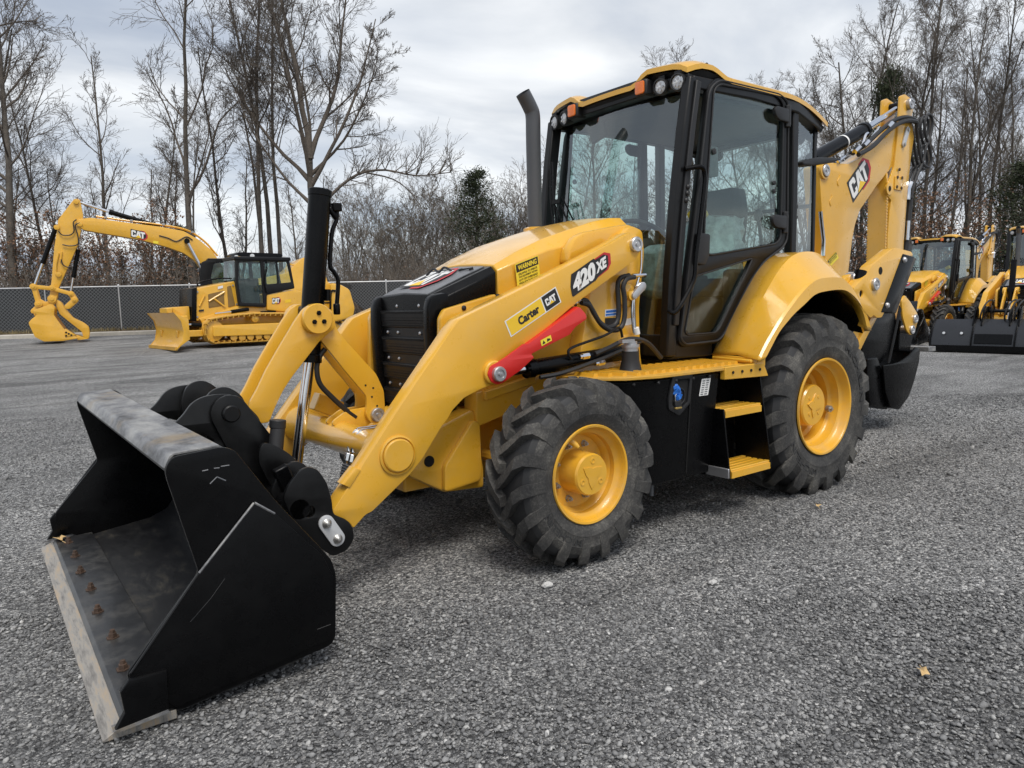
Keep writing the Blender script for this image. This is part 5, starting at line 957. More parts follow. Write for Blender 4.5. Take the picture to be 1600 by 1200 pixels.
# ================================================================== bulldozer
def track_loop(name, loop, y0, y1, parent, n=None, pitch=0.17):
    P = [Vector((a, 0, c)) for a, c in loop]; seg = []
    for i in range(len(P)): seg.append((P[i] - P[i - 1]).length)
    tot = sum(seg); n = int(tot / pitch); out = []; g = grp(name, parent)
    pos = [k * tot / n for k in range(n)]; me = None
    for s in pos:
        i = 0; acc = 0
        while acc + seg[(i + 1) % len(P)] < s and i < len(P): acc += seg[(i + 1) % len(P)]; i += 1
        a = P[i % len(P)]; b = P[(i + 1) % len(P)]; t = (s - acc) / max(1e-6, (b - a).length); p = a.lerp(b, t); d = (b - a).normalized(); ang = math.atan2(-d.z, d.x)
        if me is None:
            mb = MB(); mb.box((0, 0, 0), (pitch * 0.9, abs(y1 - y0), 0.025)); mb.box((-pitch * 0.3, 0, 0.04), (0.03, abs(y1 - y0), 0.06)); o = mb.build('track_shoe', 'yellow_dirty', g); me = o.data
        else:
            o = bpy.data.objects.new('track_shoe', me); C.objects.link(o); o.parent = g
        o.location = (p.x, (y0 + y1) / 2, p.z); o.rotation_euler = (0, ang, 0)
    mb = MB(); mb.tube([(q.x, (y0 + y1) / 2, q.z) for q in P] + [(P[0].x, (y0 + y1) / 2, P[0].z)], 0.05, 6); mb.build('track_chain', 'yellow_dirty', g)
    return g
DZ = grp('bulldozer', None, (-3.126,-19.724,0.187), R(5))
tag(DZ, 'small yellow bulldozer with curved front blade and black framed cab on the gravel', 'bulldozer')
hd = [(2.043,1.815),(0.835,2.044),(0.768,1.245),(0.779,1.084),(1.414,0.905),(2.115,0.813)]
plate('engine_cover', rnd(hd, 0.04), -1.75, -0.55, 'yellow', DZ, bevel=0.03)
M['screen_mesh'] = paint('brown_mesh', (0.22, 0.13, 0.035), 0.7, 0.2, 0.0)
for pl in ([(1.693,1.637),(1.196,1.749),(1.21,1.275),(1.705,1.209)], [(1.089,1.866),(0.966,1.905),(0.869,1.267),(1.094,1.213)]):
    plate('engine_screen', rnd(pl, 0.03), -0.56, -0.538, 'screen_mesh', DZ)
for a, b_ in ([(1.689,1.423),(1.179,1.709)], [(1.529,1.498),(1.212,1.236)], [(1.987,1.274),(1.811,1.6)]):
    q = MB(); q.tube([(a[0], -0.53, a[1]), (b_[0], -0.53, b_[1])], 0.03, 6); q.build('screen_brace', 'yellow', DZ)
pl = [(2.174,1.816),(2.021,1.853),(2.115,0.813),(2.263,0.858)]; plate('radiator_guard', pl, -1.70, -0.50, 'black', DZ, bevel=0.02)
pl = [(2.768,1.255),(2.269,1.281),(2.263,0.858),(2.739,0.913)]; plate('front_box', rnd(pl, 0.03), -1.7, -0.6, 'yellow', DZ, bevel=0.02)
cabo = [(0.808,2.737),(-0.977,2.792),(-1.116,1.79),(-0.134,1.593),(-0.085,1.183),(0.809,1.246),(0.853,2.083)]
w1 = [(0.713,2.64),(0.008,2.672),(-0.008,1.308),(0.719,1.364),(0.773,2.064)]; w2 = [(-0.097,2.653),(-0.528,2.66),(-0.526,1.96),(-0.134,1.92)]; w3 = [(-0.571,2.661),(-0.902,2.666),(-1.016,2),(-0.57,1.96)]
dcab = plate('cab_frame', rnd(cabo, 0.05), -0.47, -0.40, 'black_trim', DZ, [rnd(w1, 0.06), rnd(w2, 0.04), rnd(w3, 0.04)], bevel=0.01)
plate('cab_frame', rnd(cabo, 0.05), -1.42, -1.36, 'black_trim', DZ, [rnd(w1, 0.06), rnd(w2, 0.04), rnd(w3, 0.04)], bevel=0.01)
for w in (w1, w2, w3):
    for y in (-0.43, -1.39): plate('cab_window', w, y - 0.004, y + 0.004, 'glass', dcab, bevel=0.0005)
a = cabo[0]; z0 = cabo[6][1]
q = MB(); q.add([(a[0] + 0.02, -0.45, a[1]), (a[0] + 0.02, -1.38, a[1]), (cabo[6][0] + 0.02, -1.38, z0), (cabo[6][0] + 0.02, -0.45, z0)], [(0, 1, 2, 3)]); q.build('windshield', 'glass', DZ, 0)
q = MB(); q.box(((cabo[0][0] + cabo[1][0]) / 2, -0.90, cabo[0][1] + 0.02), (abs(cabo[0][0] - cabo[1][0]) + 0.1, 1.06, 0.12)); q.build('cab_roof', 'black_trim', DZ, bevel=0.03)
rf = [(0.808,2.737),(0.742,2.817),(0.436,2.804),(0.482,2.743)]; plate('roof_trim', rf, -0.5, -0.385, 'yellow', DZ)
ac = [(0.763,2.797),(0.714,2.917),(0.63,2.958),(-0.722,2.952),(-0.829,2.913),(-0.845,2.81)]; plate('roof_unit', rnd(ac, 0.03), -1.3, -0.55, 'black', DZ, bevel=0.02)
q = MB(); q.box((cabo[4][0] + 0.30, -0.95, cabo[4][1] + 0.5), (0.5, 0.5, 0.9)); q.build('operator_seat', 'seat', DZ, bevel=0.05)
sp_ = [(-0.134,1.593),(-1.136,1.748),(-1.359,1.682),(-1.441,1.149),(-1.382,0.937),(-0.123,1.1)]; plate('rear_side_panel', rnd(sp_, 0.03), -1.5, -0.42, 'yellow', DZ, bevel=0.02)
a, b_, c3 = [Vector((u, -0.418, w)) for u, w in [(-0.309,1.302),(-0.572,1.317),(-0.32,1.467)]]; badge(DZ, a, b_ - a, c3 - a, True)
a, b_, c3 = [Vector((u, -0.418, w)) for u, w in [(-0.749,1.313),(-0.951,1.33),(-0.755,1.417)]]; flat('dealer_sticker', [SQ], a, b_ - a, c3 - a, 'decal_yellow', DZ, 0.004)
a, b_, c3 = [Vector((u, -0.53, w)) for u, w in [(1.391,1.79),(1.23,1.828),(1.385,1.868)]]; flat('model_sticker', [SQ], a, b_ - a, c3 - a, 'white', DZ, 0.004)
a, b_, c3 = [Vector((u, -0.53, w)) for u, w in [(2.019,1.101),(1.865,1.116),(2.015,1.159)]]; flat('type_sticker', [SQ], a, b_ - a, c3 - a, 'ink', DZ, 0.004)
lb = [(2.034,0.888),(0.829,1.246),(-1.418,1.15),(-1.385,0.616),(1.863,0.609)]; plate('main_frame', lb, -1.85, -0.5, 'yellow', DZ, bevel=0.02)
q = [(1.601,1.03),(1.084,1.073),(0.529,1.138)]
mb = MB(); mb.cyl((q[0][0], -0.35, q[0][1]), (q[1][0], -0.35, q[1][1]), 0.03, 10); mb.build('hand_rail', 'chrome', DZ); mb = MB(); mb.cyl((q[1][0], -0.35, q[1][1]), (q[2][0], -0.35, q[2][1]), 0.06, 12); mb.build('step_cylinder', 'black', DZ)
loop = [(2.046,0.461),(2.009,0.712),(1.845,0.862),(1.412,0.925),(0.95,0.969),(0.435,0.993),(-0.549,0.963),(-1.084,0.925),(-1.348,0.767),(-1.376,0.466),(-1.222,0.216),(-0.919,0.104),(0.494,0.12),(1.781,0.133),(1.966,0.242)]
for y0 in (0.0, -1.75):
    track_loop('track', loop, y0 - 0.50, y0, DZ)
    fr = [(1.803,0.645),(1.568,0.674),(-1.068,0.671),(-1.089,0.287),(1.806,0.331)]; tf = plate('track_frame', rnd(fr, 0.04), y0 - 0.45, y0 - 0.03, 'yellow', DZ, bevel=0.02)
    for i, px in enumerate([(1.159,0.278),(0.897,0.264),(0.629,0.27),(0.357,0.276),(0.083,0.262),(-0.198,0.269),(-0.481,0.254),(-0.771,0.261)]):
        mb = MB(); mb.lathe([(0.11, 0), (0.11, 0.05), (0.06, 0.06), (0, 0.06)], (px[0], y0 - 0.12, px[1]), (0, 1, 0), 14); mb.build('roller', 'yellow_dirty', tf)
    for px, r in zip([(1.755,0.506),(-1.104,0.521),(0.425,0.831)], (0.32, 0.34, 0.11)):
        mb = MB(); mb.lathe([(r, 0), (r, 0.14), (r * 0.7, 0.15), (r * 0.3, 0.18), (0, 0.18)], (px[0], y0 - 0.25, px[1]), (0, 1, 0), 24); mb.build('track_wheel', 'yellow', tf)
# blade
bp_ = [(2.708,1.083),(2.85,0.879),(2.903,0.654),(2.869,0.387),(3,0.09)]
bx0 = bp_[4][0]; zt = 1.08
prof = [(bx0 + 0.02, 0.0), (bx0 - 0.20, 0.25), (bx0 - 0.26, 0.55), (bx0 - 0.20, 0.85), (bx0 - 0.02, 1.10)]
q = MB(); q.prism(prof + [(x - 0.05, z) for x, z in prof[::-1]], -2.40, 0.25); bl = q.build('blade', 'yellow', DZ, 50)
for y in (0.262, -2.412): plate('blade_end', [(x + 0.02, z) for x, z in prof] + [(bx0 - 0.40, 0.9), (bx0 - 0.40, 0.3)], y - 0.01, y + 0.01, 'yellow', bl)
q = MB(); q.box((bx0 + 0.0, -1.07, 0.04), (0.06, 2.64, 0.10)); q.build('cutting_edge', 'yellow_dirty', bl)
q = MB(); q.box((bx0 - 0.06, -0.65, 1.16), (0.16, 0.7, 0.16)); q.build('blade_guard', 'yellow', bl, bevel=0.02)
for y in (-0.3, -1.85):
    q = MB(); q.box((bx0 - 0.9, y, 0.45), (1.4, 0.20, 0.20)); q.build('push_arm', 'yellow', DZ, bevel=0.02)
    q = MB(); q.cyl((bx0 - 0.30, y, 0.75), (bx0 - 0.7, y, 0.72), 0.035, 10); q.build('blade_rod', 'chrome', DZ); q = MB(); q.cyl((bx0 - 0.65, y, 0.72), (bx0 - 1.2, y, 0.66), 0.07, 12); q.build('blade_cylinder', 'black', DZ)
    q = MB(); q.box((bx0 - 0.45, y - 0.15, 0.80), (0.25, 0.3, 0.4)); q.build('blade_bracket', 'yellow', DZ, bevel=0.03)

# ================================================================== excavator behind it
EX = grp('excavator', None, (-2.383,-26.515,0.331), R(-10)); EX.location.z -= 0.09
tag(EX, 'yellow tracked excavator behind the bulldozer, its long boom reaching left to a bucket', 'excavator')
bm_ = [(3.604,4.45),(3.153,4.531),(1.961,4.378),(0.936,4.261),(0.102,4.111),(-0.399,3.803),(-0.856,3.391),(-1.171,2.845),(-1.589,1.962),(-1.087,1.591),(-0.561,2.473),(-0.184,3.017),(0.161,3.284),(0.705,3.497),(1.645,3.772),(2.991,4.005),(3.432,4.088),(3.598,4.268)]
boom = plate('boom', rnd(bm_, 0.08), -0.22, 0.22, 'yellow', EX, bevel=0.012)
a, b_, c3 = [Vector((u, 0.222, w)) for u, w in [(1.893,3.886),(1.407,3.775),(1.875,4.122)]]; badge(boom, a, b_ - a, c3 - a, True)
a, b_, c3 = [Vector((u, 0.222, w)) for u, w in [(1.179,3.635),(1.005,3.614),(1.172,3.731)]]; flat('boom_sticker', [SQ], a, b_ - a, c3 - a, 'warn_yellow', boom, 0.004)
st_ = [(3.668,5.129),(3.542,5.202),(3.446,5.161),(3.389,4.616),(3.52,3.995),(3.66,3.511),(3.904,2.981),(4.361,2.018),(4.435,1.605),(4.691,1.61),(4.553,2.318),(4.379,3.457),(4.223,4.162),(4.18,4.434)]
stick = plate('stick', rnd(st_, 0.06), -0.17, 0.17, 'yellow', EX, bevel=0.012)
for c in [(3.516,4.292),(4.571,1.631),(3.572,5.088),(4.242,4.161),(4.321,2.5)]:
    q = MB(); q.lathe([(0.09, 0), (0.09, 0.05), (0, 0.06)], (c[0], 0.20, c[1]), (0, 1, 0), 16); q.build('pin', 'yellow', stick)
def excyl(name, a, m, e, r, y):
    A, Mm, E_ = Vector((a[0], y, a[1])), Vector((m[0], y, m[1])), Vector((e[0], y, e[1]))
    q = MB(); q.cyl(A, Mm, r, 14); q.lathe([(r * 1.15, 0), (r * 1.15, 0.12)], Mm - (Mm - A).normalized() * 0.12, (Mm - A), 14, True); o = q.build(name, 'black', EX); q = MB(); q.cyl(Mm, E_, r * 0.55, 12); q.build('rod', 'chrome', o)
excyl('stick_cylinder', *[(0.892,4.262),(2.558,4.78),(3.471,5.092)], 0.09, 0.0)
excyl('bucket_cylinder', *[(4.303,4.137),(4.798,2.888),(5.119,2.074)], 0.08, 0.0)
excyl('thumb_cylinder', *[(3.649,3.396),(3.892,2.382),(4.018,1.828)], 0.07, 0.0)
excyl('boom_cylinder', *[(-0.86,1.721),(-0.477,2.597),(0.017,3.724)], 0.10, 0.32)
c = [(0.017,3.724)][0]; q = MB(); q.cyl((c[0], -0.34, c[1]), (c[0], 0.40, c[1]), 0.10, 14); q.build('boom_pin', 'black', boom)
for pts in ([(3.604,4.45),(3.713,4.333),(3.717,4.037),(3.849,3.897),(4.087,3.893),(4.194,4.027)], [(3.512,4.338),(3.662,4.22),(3.61,3.879),(3.634,3.58),(3.88,3.508),(4.115,3.551)], [(4.198,3.026),(4.154,2.843),(4.022,2.751),(3.901,2.774)], [(0.96,3.926),(0.658,3.835),(0.377,3.719),(0.027,3.894),(-0.191,3.776)]):
    q = MB(); q.tube(smoothpath([(u, 0.24, w) for u, w in pts]), 0.022, 6); q.build('hydraulic_hose', 'hose', stick)
for pts in ([(4.259,3.253),(4.372,2.843),(4.4,2.5)], [(4.156,3.3),(4.224,2.957)]):
    q = MB(); q.tube([(u, 0.20, w) for u, w in pts], 0.03, 6); q.build('stick_line', 'yellow', stick)
for (c, r) in zip([(5.119,2.074),(4.558,2.021),(5.016,1.457),(4.591,1.631),(4.657,1.311),(5.065,1.115),(4,1.805),(3.896,1.594)], (0.11, 0.1, 0.12, 0.14, 0.14, 0.12, 0.1, 0.1)):
    q = MB(); q.lathe([(r, 0), (r, 0.04), (r * 0.5, 0.045), (r * 0.45, 0.07), (0, 0.07)], (c[0], 0.26, c[1]), (0, 1, 0), 16); q.build('linkage_pin', 'yellow', stick)
L_ = [(5.119,2.074),(4.56,1.998),(5.016,1.457),(4.591,1.631),(4,1.805),(3.898,1.571),(4.138,1.344)]
for i, j, r in ((0, 1, 0.07), (0, 2, 0.07), (1, 4, 0.07), (4, 5, 0.09), (5, 6, 0.09)):
    for y in (-0.26, 0.22): plate('linkage', capsule(L_[i], L_[j], r), y, y + 0.05, 'yellow', stick, bevel=0.008)
cpl = [(4.999,1.662),(4.796,1.521),(4.424,1.743),(4.486,1.468),(4.862,1.201),(5.258,1.121),(5.287,1.236),(5.119,1.391)]; plate('coupler', rnd(cpl, 0.05), -0.24, 0.24, 'yellow', EX, bevel=0.012)
bk_ = [(4.647,1.426),(4.521,1.284),(4.56,1.054),(4.285,0.534),(4.096,0.386),(3.869,0.189),(4.359,0.117),(4.934,0.121),(5.193,0.294),(5.314,0.689),(5.343,0.804),(5.256,0.915),(5.069,1.07),(5.173,1.21),(5.01,1.297)]
for y in (-0.52, 0.46): plate('bucket_side', rnd(bk_, 0.04), y, y + 0.05, 'yellow', EX, bevel=0.01)
q = MB(); o_ = [bk_[i] for i in (13, 12, 11, 10, 9, 8, 7, 6)]; q.prism(rnd(o_, 0.05) + [(x * 0.95 + 0.05 * bk_[3][0], z * 0.95 + 0.05 * 0.6) for x, z in o_[::-1]], -0.48, 0.47); q.build('bucket_shell', 'yellow', EX)
for y in (-0.4, -0.13, 0.14, 0.40):
    t_ = [(3.94,0.31),(3.586,0.153),(3.915,0.12)]; plate('bucket_tooth', t_, y - 0.05, y + 0.05, 'yellow', EX)
wp = [(4.289,0.488),(4.243,0.556),(4.092,0.433),(3.94,0.31),(4.105,0.27),(4.288,0.254)]; plate('wear_plate', wp, 0.50, 0.525, 'yellow', EX, bevel=0.005)
for c in [(4.234,0.416),(4.158,0.366),(4.081,0.316),(4.244,0.299)]:
    q = MB(); q.cyl((c[0], 0.52, c[1]), (c[0], 0.532, c[1]), 0.035, 8); q.build('wear_plate_bolt', 'hole', EX)
th = [(4.492,1.629),(4.324,1.51),(4.189,1.206),(4.01,0.944),(3.701,0.747),(3.55,0.6),(3.529,0.339),(3.587,0.129),(3.729,0.159),(3.769,0.42),(4.105,0.761),(4.4,1.073),(4.494,1.376)]
for y in (-0.20, 0.14): plate('thumb', rnd(th, 0.05), y, y + 0.06, 'yellow', EX, bevel=0.008)
# house: cab, body, counterweight, undercarriage
cb = [(-0.392,2.881),(-0.715,3.025),(-1.767,3.053),(-1.708,2.151),(-1.656,1.343),(-0.422,1.371),(-0.347,1.902),(-0.326,2.571)]
cw = [(-0.839,2.857),(-1.459,2.931),(-1.563,2.761),(-1.528,2.226),(-0.756,1.968),(-0.69,2.33)]
for y in (0.28, 0.95): 
    f_ = plate('cab_frame', rnd(cb, 0.06), y, y + 0.06, 'black_trim', EX, [rnd(cw, 0.08)], bevel=0.012); plate('cab_window', cw, y + 0.02, y + 0.03, 'glass', f_, bevel=0.001)
q = MB(); q.box((cb[1][0] / 2 + cb[2][0] / 2, 0.64, cb[1][1] - 0.03), (abs(cb[1][0] - cb[2][0]) + 0.2, 0.75, 0.08)); q.box((cb[3][0], 0.64, cb[3][1] - 0.1), (0.06, 0.75, 1.6)); q.build('cab_roof', 'black_trim', EX, bevel=0.02)
hb = [(-0.835,1.345),(-1.769,2.137),(-3.472,2.457),(-4.174,3.081),(-4.488,3.109),(-4.502,2.452),(-5.221,2.048),(-5.255,0.704),(-0.792,0.716)]; plate('house', rnd(hb, 0.08), -1.35, 0.95, 'yellow', EX, bevel=0.03)
cwt = [(-5.167,2.048),(-5.541,1.991),(-5.937,1.77),(-6.117,1.005),(-6.014,0.626),(-5.133,0.438)]; plate('counterweight', rnd(cwt, 0.12), -1.4, 1.25, 'yellow', EX, bevel=0.06)
q = [(-5.082,0.979),(-5.145,1.648),(-5.284,1.726),(-5.412,1.616),(-5.378,0.971)]; mb = MB(); mb.tube(smoothpath([(u, 1.27, w) for u, w in q]), 0.04, 8); mb.build('hand_rail', 'black', EX)
uc = [(-1.122,0.324),(-1.381,0.62),(-5.462,0.535),(-5.858,0.276),(-5.837,-0.133),(-5.416,-0.333),(-1.444,-0.253),(-1.146,-0.034)]
for y in (0.9, -0.9):
    track_loop('track', rnd(uc, 0.15), y - 0.3, y + 0.3, EX)
    plate('track_frame', [(x * 0.88 + uc[2][0] * 0.06, z * 0.8 + 0.08) for x, z in uc], y - 0.2, y + 0.2, 'yellow_dirty', EX)
q = MB(); q.box(((uc[0][0] + uc[3][0]) / 2, 0, 0.75), (1.2, 1.6, 0.5)); q.build('undercarriage', 'yellow_dirty', EX)

for pts in ([(2.987,4.559),(1.958,4.425),(0.932,4.309),(0.01,4.137),(-0.601,3.733),(-1.073,3.144)],):
    for y in (-0.10, 0.10):
        q = MB(); q.tube(smoothpath([(u, y, w + 0.04) for u, w in pts]), 0.03, 6); q.build('boom_line', 'yellow', boom)
for k in range(4):
    p_ = [(2.682,4.522),(1.851,4.428),(0.778,4.313),(-0.21,4.044)][k]; q = MB(); q.box((p_[0], 0, p_[1] + 0.04), (0.10, 0.34, 0.07)); q.build('line_clamp', 'bolt', boom)
q = [(-3.473,2.483),(-3.546,2.846),(-5.031,2.476),(-5.09,2.103)]; mb = MB(); mb.tube([(u, 0.85, w) for u, w in q], 0.03, 6); mb.build('hand_rail', 'yellow', EX)
for k in range(3):
    z = [(-5.387,1.644)][0]; q = MB(); q.box((z[0] + 0.35, 0.962, z[1] - 0.15 - 0.12 * k), (0.5, 0.02, 0.05)); q.build('vent_slat', 'hole', EX)
q = [(1.963,1.872),(1.915,2.006),(1.328,2.122),(0.89,2.123)]; mb = MB(); mb.tube(smoothpath([(u, -0.60, w) for u, w in q]), 0.025, 6); mb.build('hood_rail', 'black', DZ)
for k in range(3):
    c_ = [(0.721,2.818),(0.204,2.869),(-0.868,2.831)][k]; q = MB(); q.lathe([(0.05, 0), (0.07, 0.05), (0.07, 0.09), (0, 0.09)], (c_[0], -0.50, c_[1] - 0.03), (0.6, 0.8, 0), 12); q.build('work_light', 'lens', DZ)
for k in range(5):
    c_ = [(2.012,1.718),(2.068,0.947),(0.905,1.905),(0.825,1.306),(1.545,0.989)][k]; q = MB(); q.cyl((c_[0], -0.545, c_[1]), (c_[0], -0.525, c_[1]), 0.03, 8); q.build('panel_bolt', 'bolt', DZ)
q = [(-0.188,2.736),(-0.166,2.41),(-0.054,2.002),(-0.115,1.634)]; mb = MB(); mb.tube([(u, -0.36, w) for u, w in q], 0.02, 6); mb.build('grab_handle', 'black', DZ)
q = [(-0.12,1.388),(-0.136,1.634),(-0.29,1.673)]; mb = MB(); mb.box((q[0][0] - 0.02, -0.39, q[0][1] - 0.35), (0.5, 0.06, 0.06)); mb.build('cab_step', 'black', DZ)


# ================================================================== ground
CX, CY = 4.6908, 3.7597
FT = (-0.9163, 0.4005); FN = (-0.4005, -0.9163); F1 = (3.3672, -32.6719)     # fence line: direction, outward normal, start
def sdist(x, y): return 33.912 - ((x - CX) * FN[0] + (y - CY) * FN[1])       # metres in front of the fence line
def gz(x, y):
    k = max(0.0, min(1.0, (20 - sdist(x, y)) / 20)); return 0.42 * k ** 1.3
def gravel_mat(name, stones=False):
    m, t, b = node_mat(name); tc = nn(t, 'ShaderNodeTexCoord'); vec = tc.outputs['Object']
    if stones:
        at = nn(t, 'ShaderNodeAttribute'); at.attribute_name = 'tone'
        r = ramp(t, at.outputs['Fac'], [(0.0, (0.08, 0.08, 0.081)), (0.30, (0.165, 0.165, 0.165)), (0.58, (0.28, 0.28, 0.276)), (0.84, (0.40, 0.395, 0.38)), (1.0, (0.66, 0.65, 0.63))])
        n = noise(t, 120, 4, 0.7); rr = ramp(t, n.outputs['Fac'], [(0.3, (0.75,) * 3), (0.7, (1.2,) * 3)])
        t.links.new(mixc(t, 1.0, r.outputs[0], rr.outputs[0], 'MULTIPLY'), b.inputs['Base Color']); b.inputs['Roughness'].default_value = 0.85
        bump(t, b, n.outputs['Fac'], 0.3, 0.003); return m
    cols = []; hts = []
    for sc, rnd_ in ((88, 1.0), (190, 1.0)):
        v = nn(t, 'ShaderNodeTexVoronoi'); v.inputs['Scale'].default_value = sc; t.links.new(vec, v.inputs['Vector'])
        sx = nn(t, 'ShaderNodeSeparateColor'); t.links.new(v.outputs['Color'], sx.inputs[0]); cols.append(sx.outputs[0]); hts.append(v.outputs['Distance'])
    r1 = ramp(t, cols[0], [(0.0, (0.055, 0.055, 0.056)), (0.4, (0.172, 0.172, 0.172)), (0.72, (0.315, 0.315, 0.31)), (0.94, (0.42, 0.415, 0.40)), (1.0, (0.62, 0.61, 0.59))])
    r2 = ramp(t, cols[1], [(0.0, (0.55,) * 3), (0.6, (1.0,) * 3), (1.0, (1.75,) * 3)])
    c = mixc(t, 1.0, r1.outputs[0], r2.outputs[0], 'MULTIPLY')
    n = noise(t, 0.55, 6, 0.62, vec); rr = ramp(t, n.outputs['Fac'], [(0.30, (0.62,) * 3), (0.52, (1.0,) * 3), (0.72, (1.26, 1.25, 1.23))])
    c = mixc(t, 1.0, c, rr.outputs[0], 'MULTIPLY')
    mp = nn(t, 'ShaderNodeMapping'); mp.inputs['Rotation'].default_value = (0, 0, R(24)); mp.inputs['Scale'].default_value = (0.25, 1.6, 1); t.links.new(vec, mp.inputs[0])
    n2 = noise(t, 1.0, 5, 0.6, mp.outputs[0]); rr = ramp(t, n2.outputs['Fac'], [(0.34, (0.58,) * 3), (0.5, (0.96,) * 3), (0.68, (1.12,) * 3)])
    c = mixc(t, 1.0, c, rr.outputs[0], 'MULTIPLY')
    t.links.new(c, b.inputs['Base Color']); b.inputs['Roughness'].default_value = 0.88; b.inputs['Specular IOR Level'].default_value = 0.35
    ad = nn(t, 'ShaderNodeMath', operation='ADD'); t.links.new(hts[0], ad.inputs[0]); ml = nn(t, 'ShaderNodeMath', operation='MULTIPLY'); ml.inputs[1].default_value = 0.6; t.links.new(hts[1], ml.inputs[0]); t.links.new(ml.outputs[0], ad.inputs[1])
    iv = nn(t, 'ShaderNodeMath', operation='SUBTRACT'); iv.inputs[0].default_value = 1.0; t.links.new(ad.outputs[0], iv.inputs[1])
    bump(t, b, iv.outputs[0], 0.9, 0.012); return m
M['gravel'] = gravel_mat('gravel_ground'); M['stone'] = gravel_mat('gravel_stones', True)
def nonuni(c, near, far, k):
    a = [near * i for i in range(1, k)]; s = near * k; st = near
    while s < far: a.append(s); st *= 1.22; s += st
    a.append(far); return sorted([c - q for q in a] + [c] + [c + q for q in a])
gx = nonuni(0, 0.6, 900, 30); gy = nonuni(-8, 0.6, 900, 45); rng = random.Random(3)
def micro(x, y):
    k = max(0.0, min(1.0, (-3.0 - y) / 4.0)); u = 0.92 * x - 0.40 * y; v = 0.40 * x + 0.92 * y      # shallow wheel ruts in the lot beyond the machine
    return 0.005 * math.sin(x * 2.1 + y * 1.3) * math.sin(y * 1.7 - x * 0.6) - 0.004 + k * (0.022 * math.sin(v * 2.6 + 0.5 * math.sin(u * 0.3)) * (0.5 + 0.5 * math.sin(v * 0.37 + 1.0)) + 0.015 * math.sin(u * 0.8 + v * 1.9)) - 0.03 * k
V = [(x, y, gz(x, y) + (micro(x, y) if sdist(x, y) > 4 else 0)) for x in gx for y in gy]; ny = len(gy)
b = MB(); b.v = V; b.f = [(i * ny + j, (i + 1) * ny + j, (i + 1) * ny + j + 1, i * ny + j + 1) for i in range(len(gx) - 1) for j in range(ny - 1)]
tag(b.build('ground', 'gravel', None, 180, recalc=False), kind='structure')

# loose stones lying on the gravel, near the camera
def stones(name, n, dmin, dmax, rmin, rmax, ico, seed, sink=0.35):
    g = np.random.default_rng(seed); u = g.random(n); d = np.sqrt(dmin ** 2 + u * (dmax ** 2 - dmin ** 2)); w = (g.random(n) - 0.5) * 1.75 * d
    f = np.array([-0.5978, -0.8016]); r = np.array([-0.8016, 0.5978])
    px = CX + f[0] * d + r[0] * w; py = CY + f[1] * d + r[1] * w
    rad = rmin + (rmax - rmin) * g.random(n) ** 2.6; rad *= (0.75 + 0.1 * d)
    if ico:
        t = (1 + 5 ** 0.5) / 2; bv = np.array([(-1, t, 0), (1, t, 0), (-1, -t, 0), (1, -t, 0), (0, -1, t), (0, 1, t), (0, -1, -t), (0, 1, -t), (t, 0, -1), (t, 0, 1), (-t, 0, -1), (-t, 0, 1)]) / math.sqrt(1 + t * t)
        bf = np.array([(0, 11, 5), (0, 5, 1), (0, 1, 7), (0, 7, 10), (0, 10, 11), (1, 5, 9), (5, 11, 4), (11, 10, 2), (10, 7, 6), (7, 1, 8), (3, 9, 4), (3, 4, 2), (3, 2, 6), (3, 6, 8), (3, 8, 9), (4, 9, 5), (2, 4, 11), (6, 2, 10), (8, 6, 7), (9, 8, 1)])
    else:
        bv = np.array([(1, 0, 0), (-1, 0, 0), (0, 1, 0), (0, -1, 0), (0, 0, 1), (0, 0, -1)], float); bf = np.array([(0, 2, 4), (2, 1, 4), (1, 3, 4), (3, 0, 4), (2, 0, 5), (1, 2, 5), (3, 1, 5), (0, 3, 5)])
    k = len(bv); sc = np.stack([g.uniform(0.75, 1.35, n), g.uniform(0.7, 1.2, n), g.uniform(0.45, 0.85, n)], 1)
    vv = bv[None] * (1 + g.uniform(-0.28, 0.28, (n, k, 1))) * sc[:, None, :] * rad[:, None, None]
    a = g.random(n) * 6.283; ca, sa = np.cos(a)[:, None], np.sin(a)[:, None]; x = vv[..., 0] * ca - vv[..., 1] * sa; y = vv[..., 0] * sa + vv[..., 1] * ca; tl = g.normal(0, 0.35, (n, 1)); z = vv[..., 2] + x * tl
    z = z + (rad * sc[:, 2] * (1 - sink * 2))[:, None] * 0.6
    co = np.stack([x + px[:, None], y + py[:, None], z], 2).reshape(-1, 3); fc = (bf[None] + (np.arange(n) * k)[:, None, None]).reshape(-1, 3)
    me = bpy.data.meshes.new(name); me.vertices.add(len(co)); me.vertices.foreach_set('co', co.ravel()); me.loops.add(fc.size); me.loops.foreach_set('vertex_index', fc.ravel().astype(np.int32)); me.polygons.add(len(fc)); me.polygons.foreach_set('loop_start', np.arange(0, fc.size, 3, dtype=np.int32)); me.update()
    at = me.attributes.new('tone', 'FLOAT', 'POINT'); tn = np.clip(g.beta(1.7, 3.0, n), 0, 1); at.data.foreach_set('value', np.repeat(tn, k))
    me.materials.append(M['stone']); o = bpy.data.objects.new(name, me); C.objects.link(o); tag(o, 'loose grey crushed stone strewn over the lot in the foreground', 'gravel', kind='stuff'); return o
stones('gravel', 30000, 0.7, 3.2, 0.0028, 0.0112, True, 5)
stones('gravel', 70000, 2.8, 9.5, 0.0030, 0.0092, False, 6)
stones('gravel', 260, 1.2, 7.0, 0.011, 0.019, True, 9, 0.42)

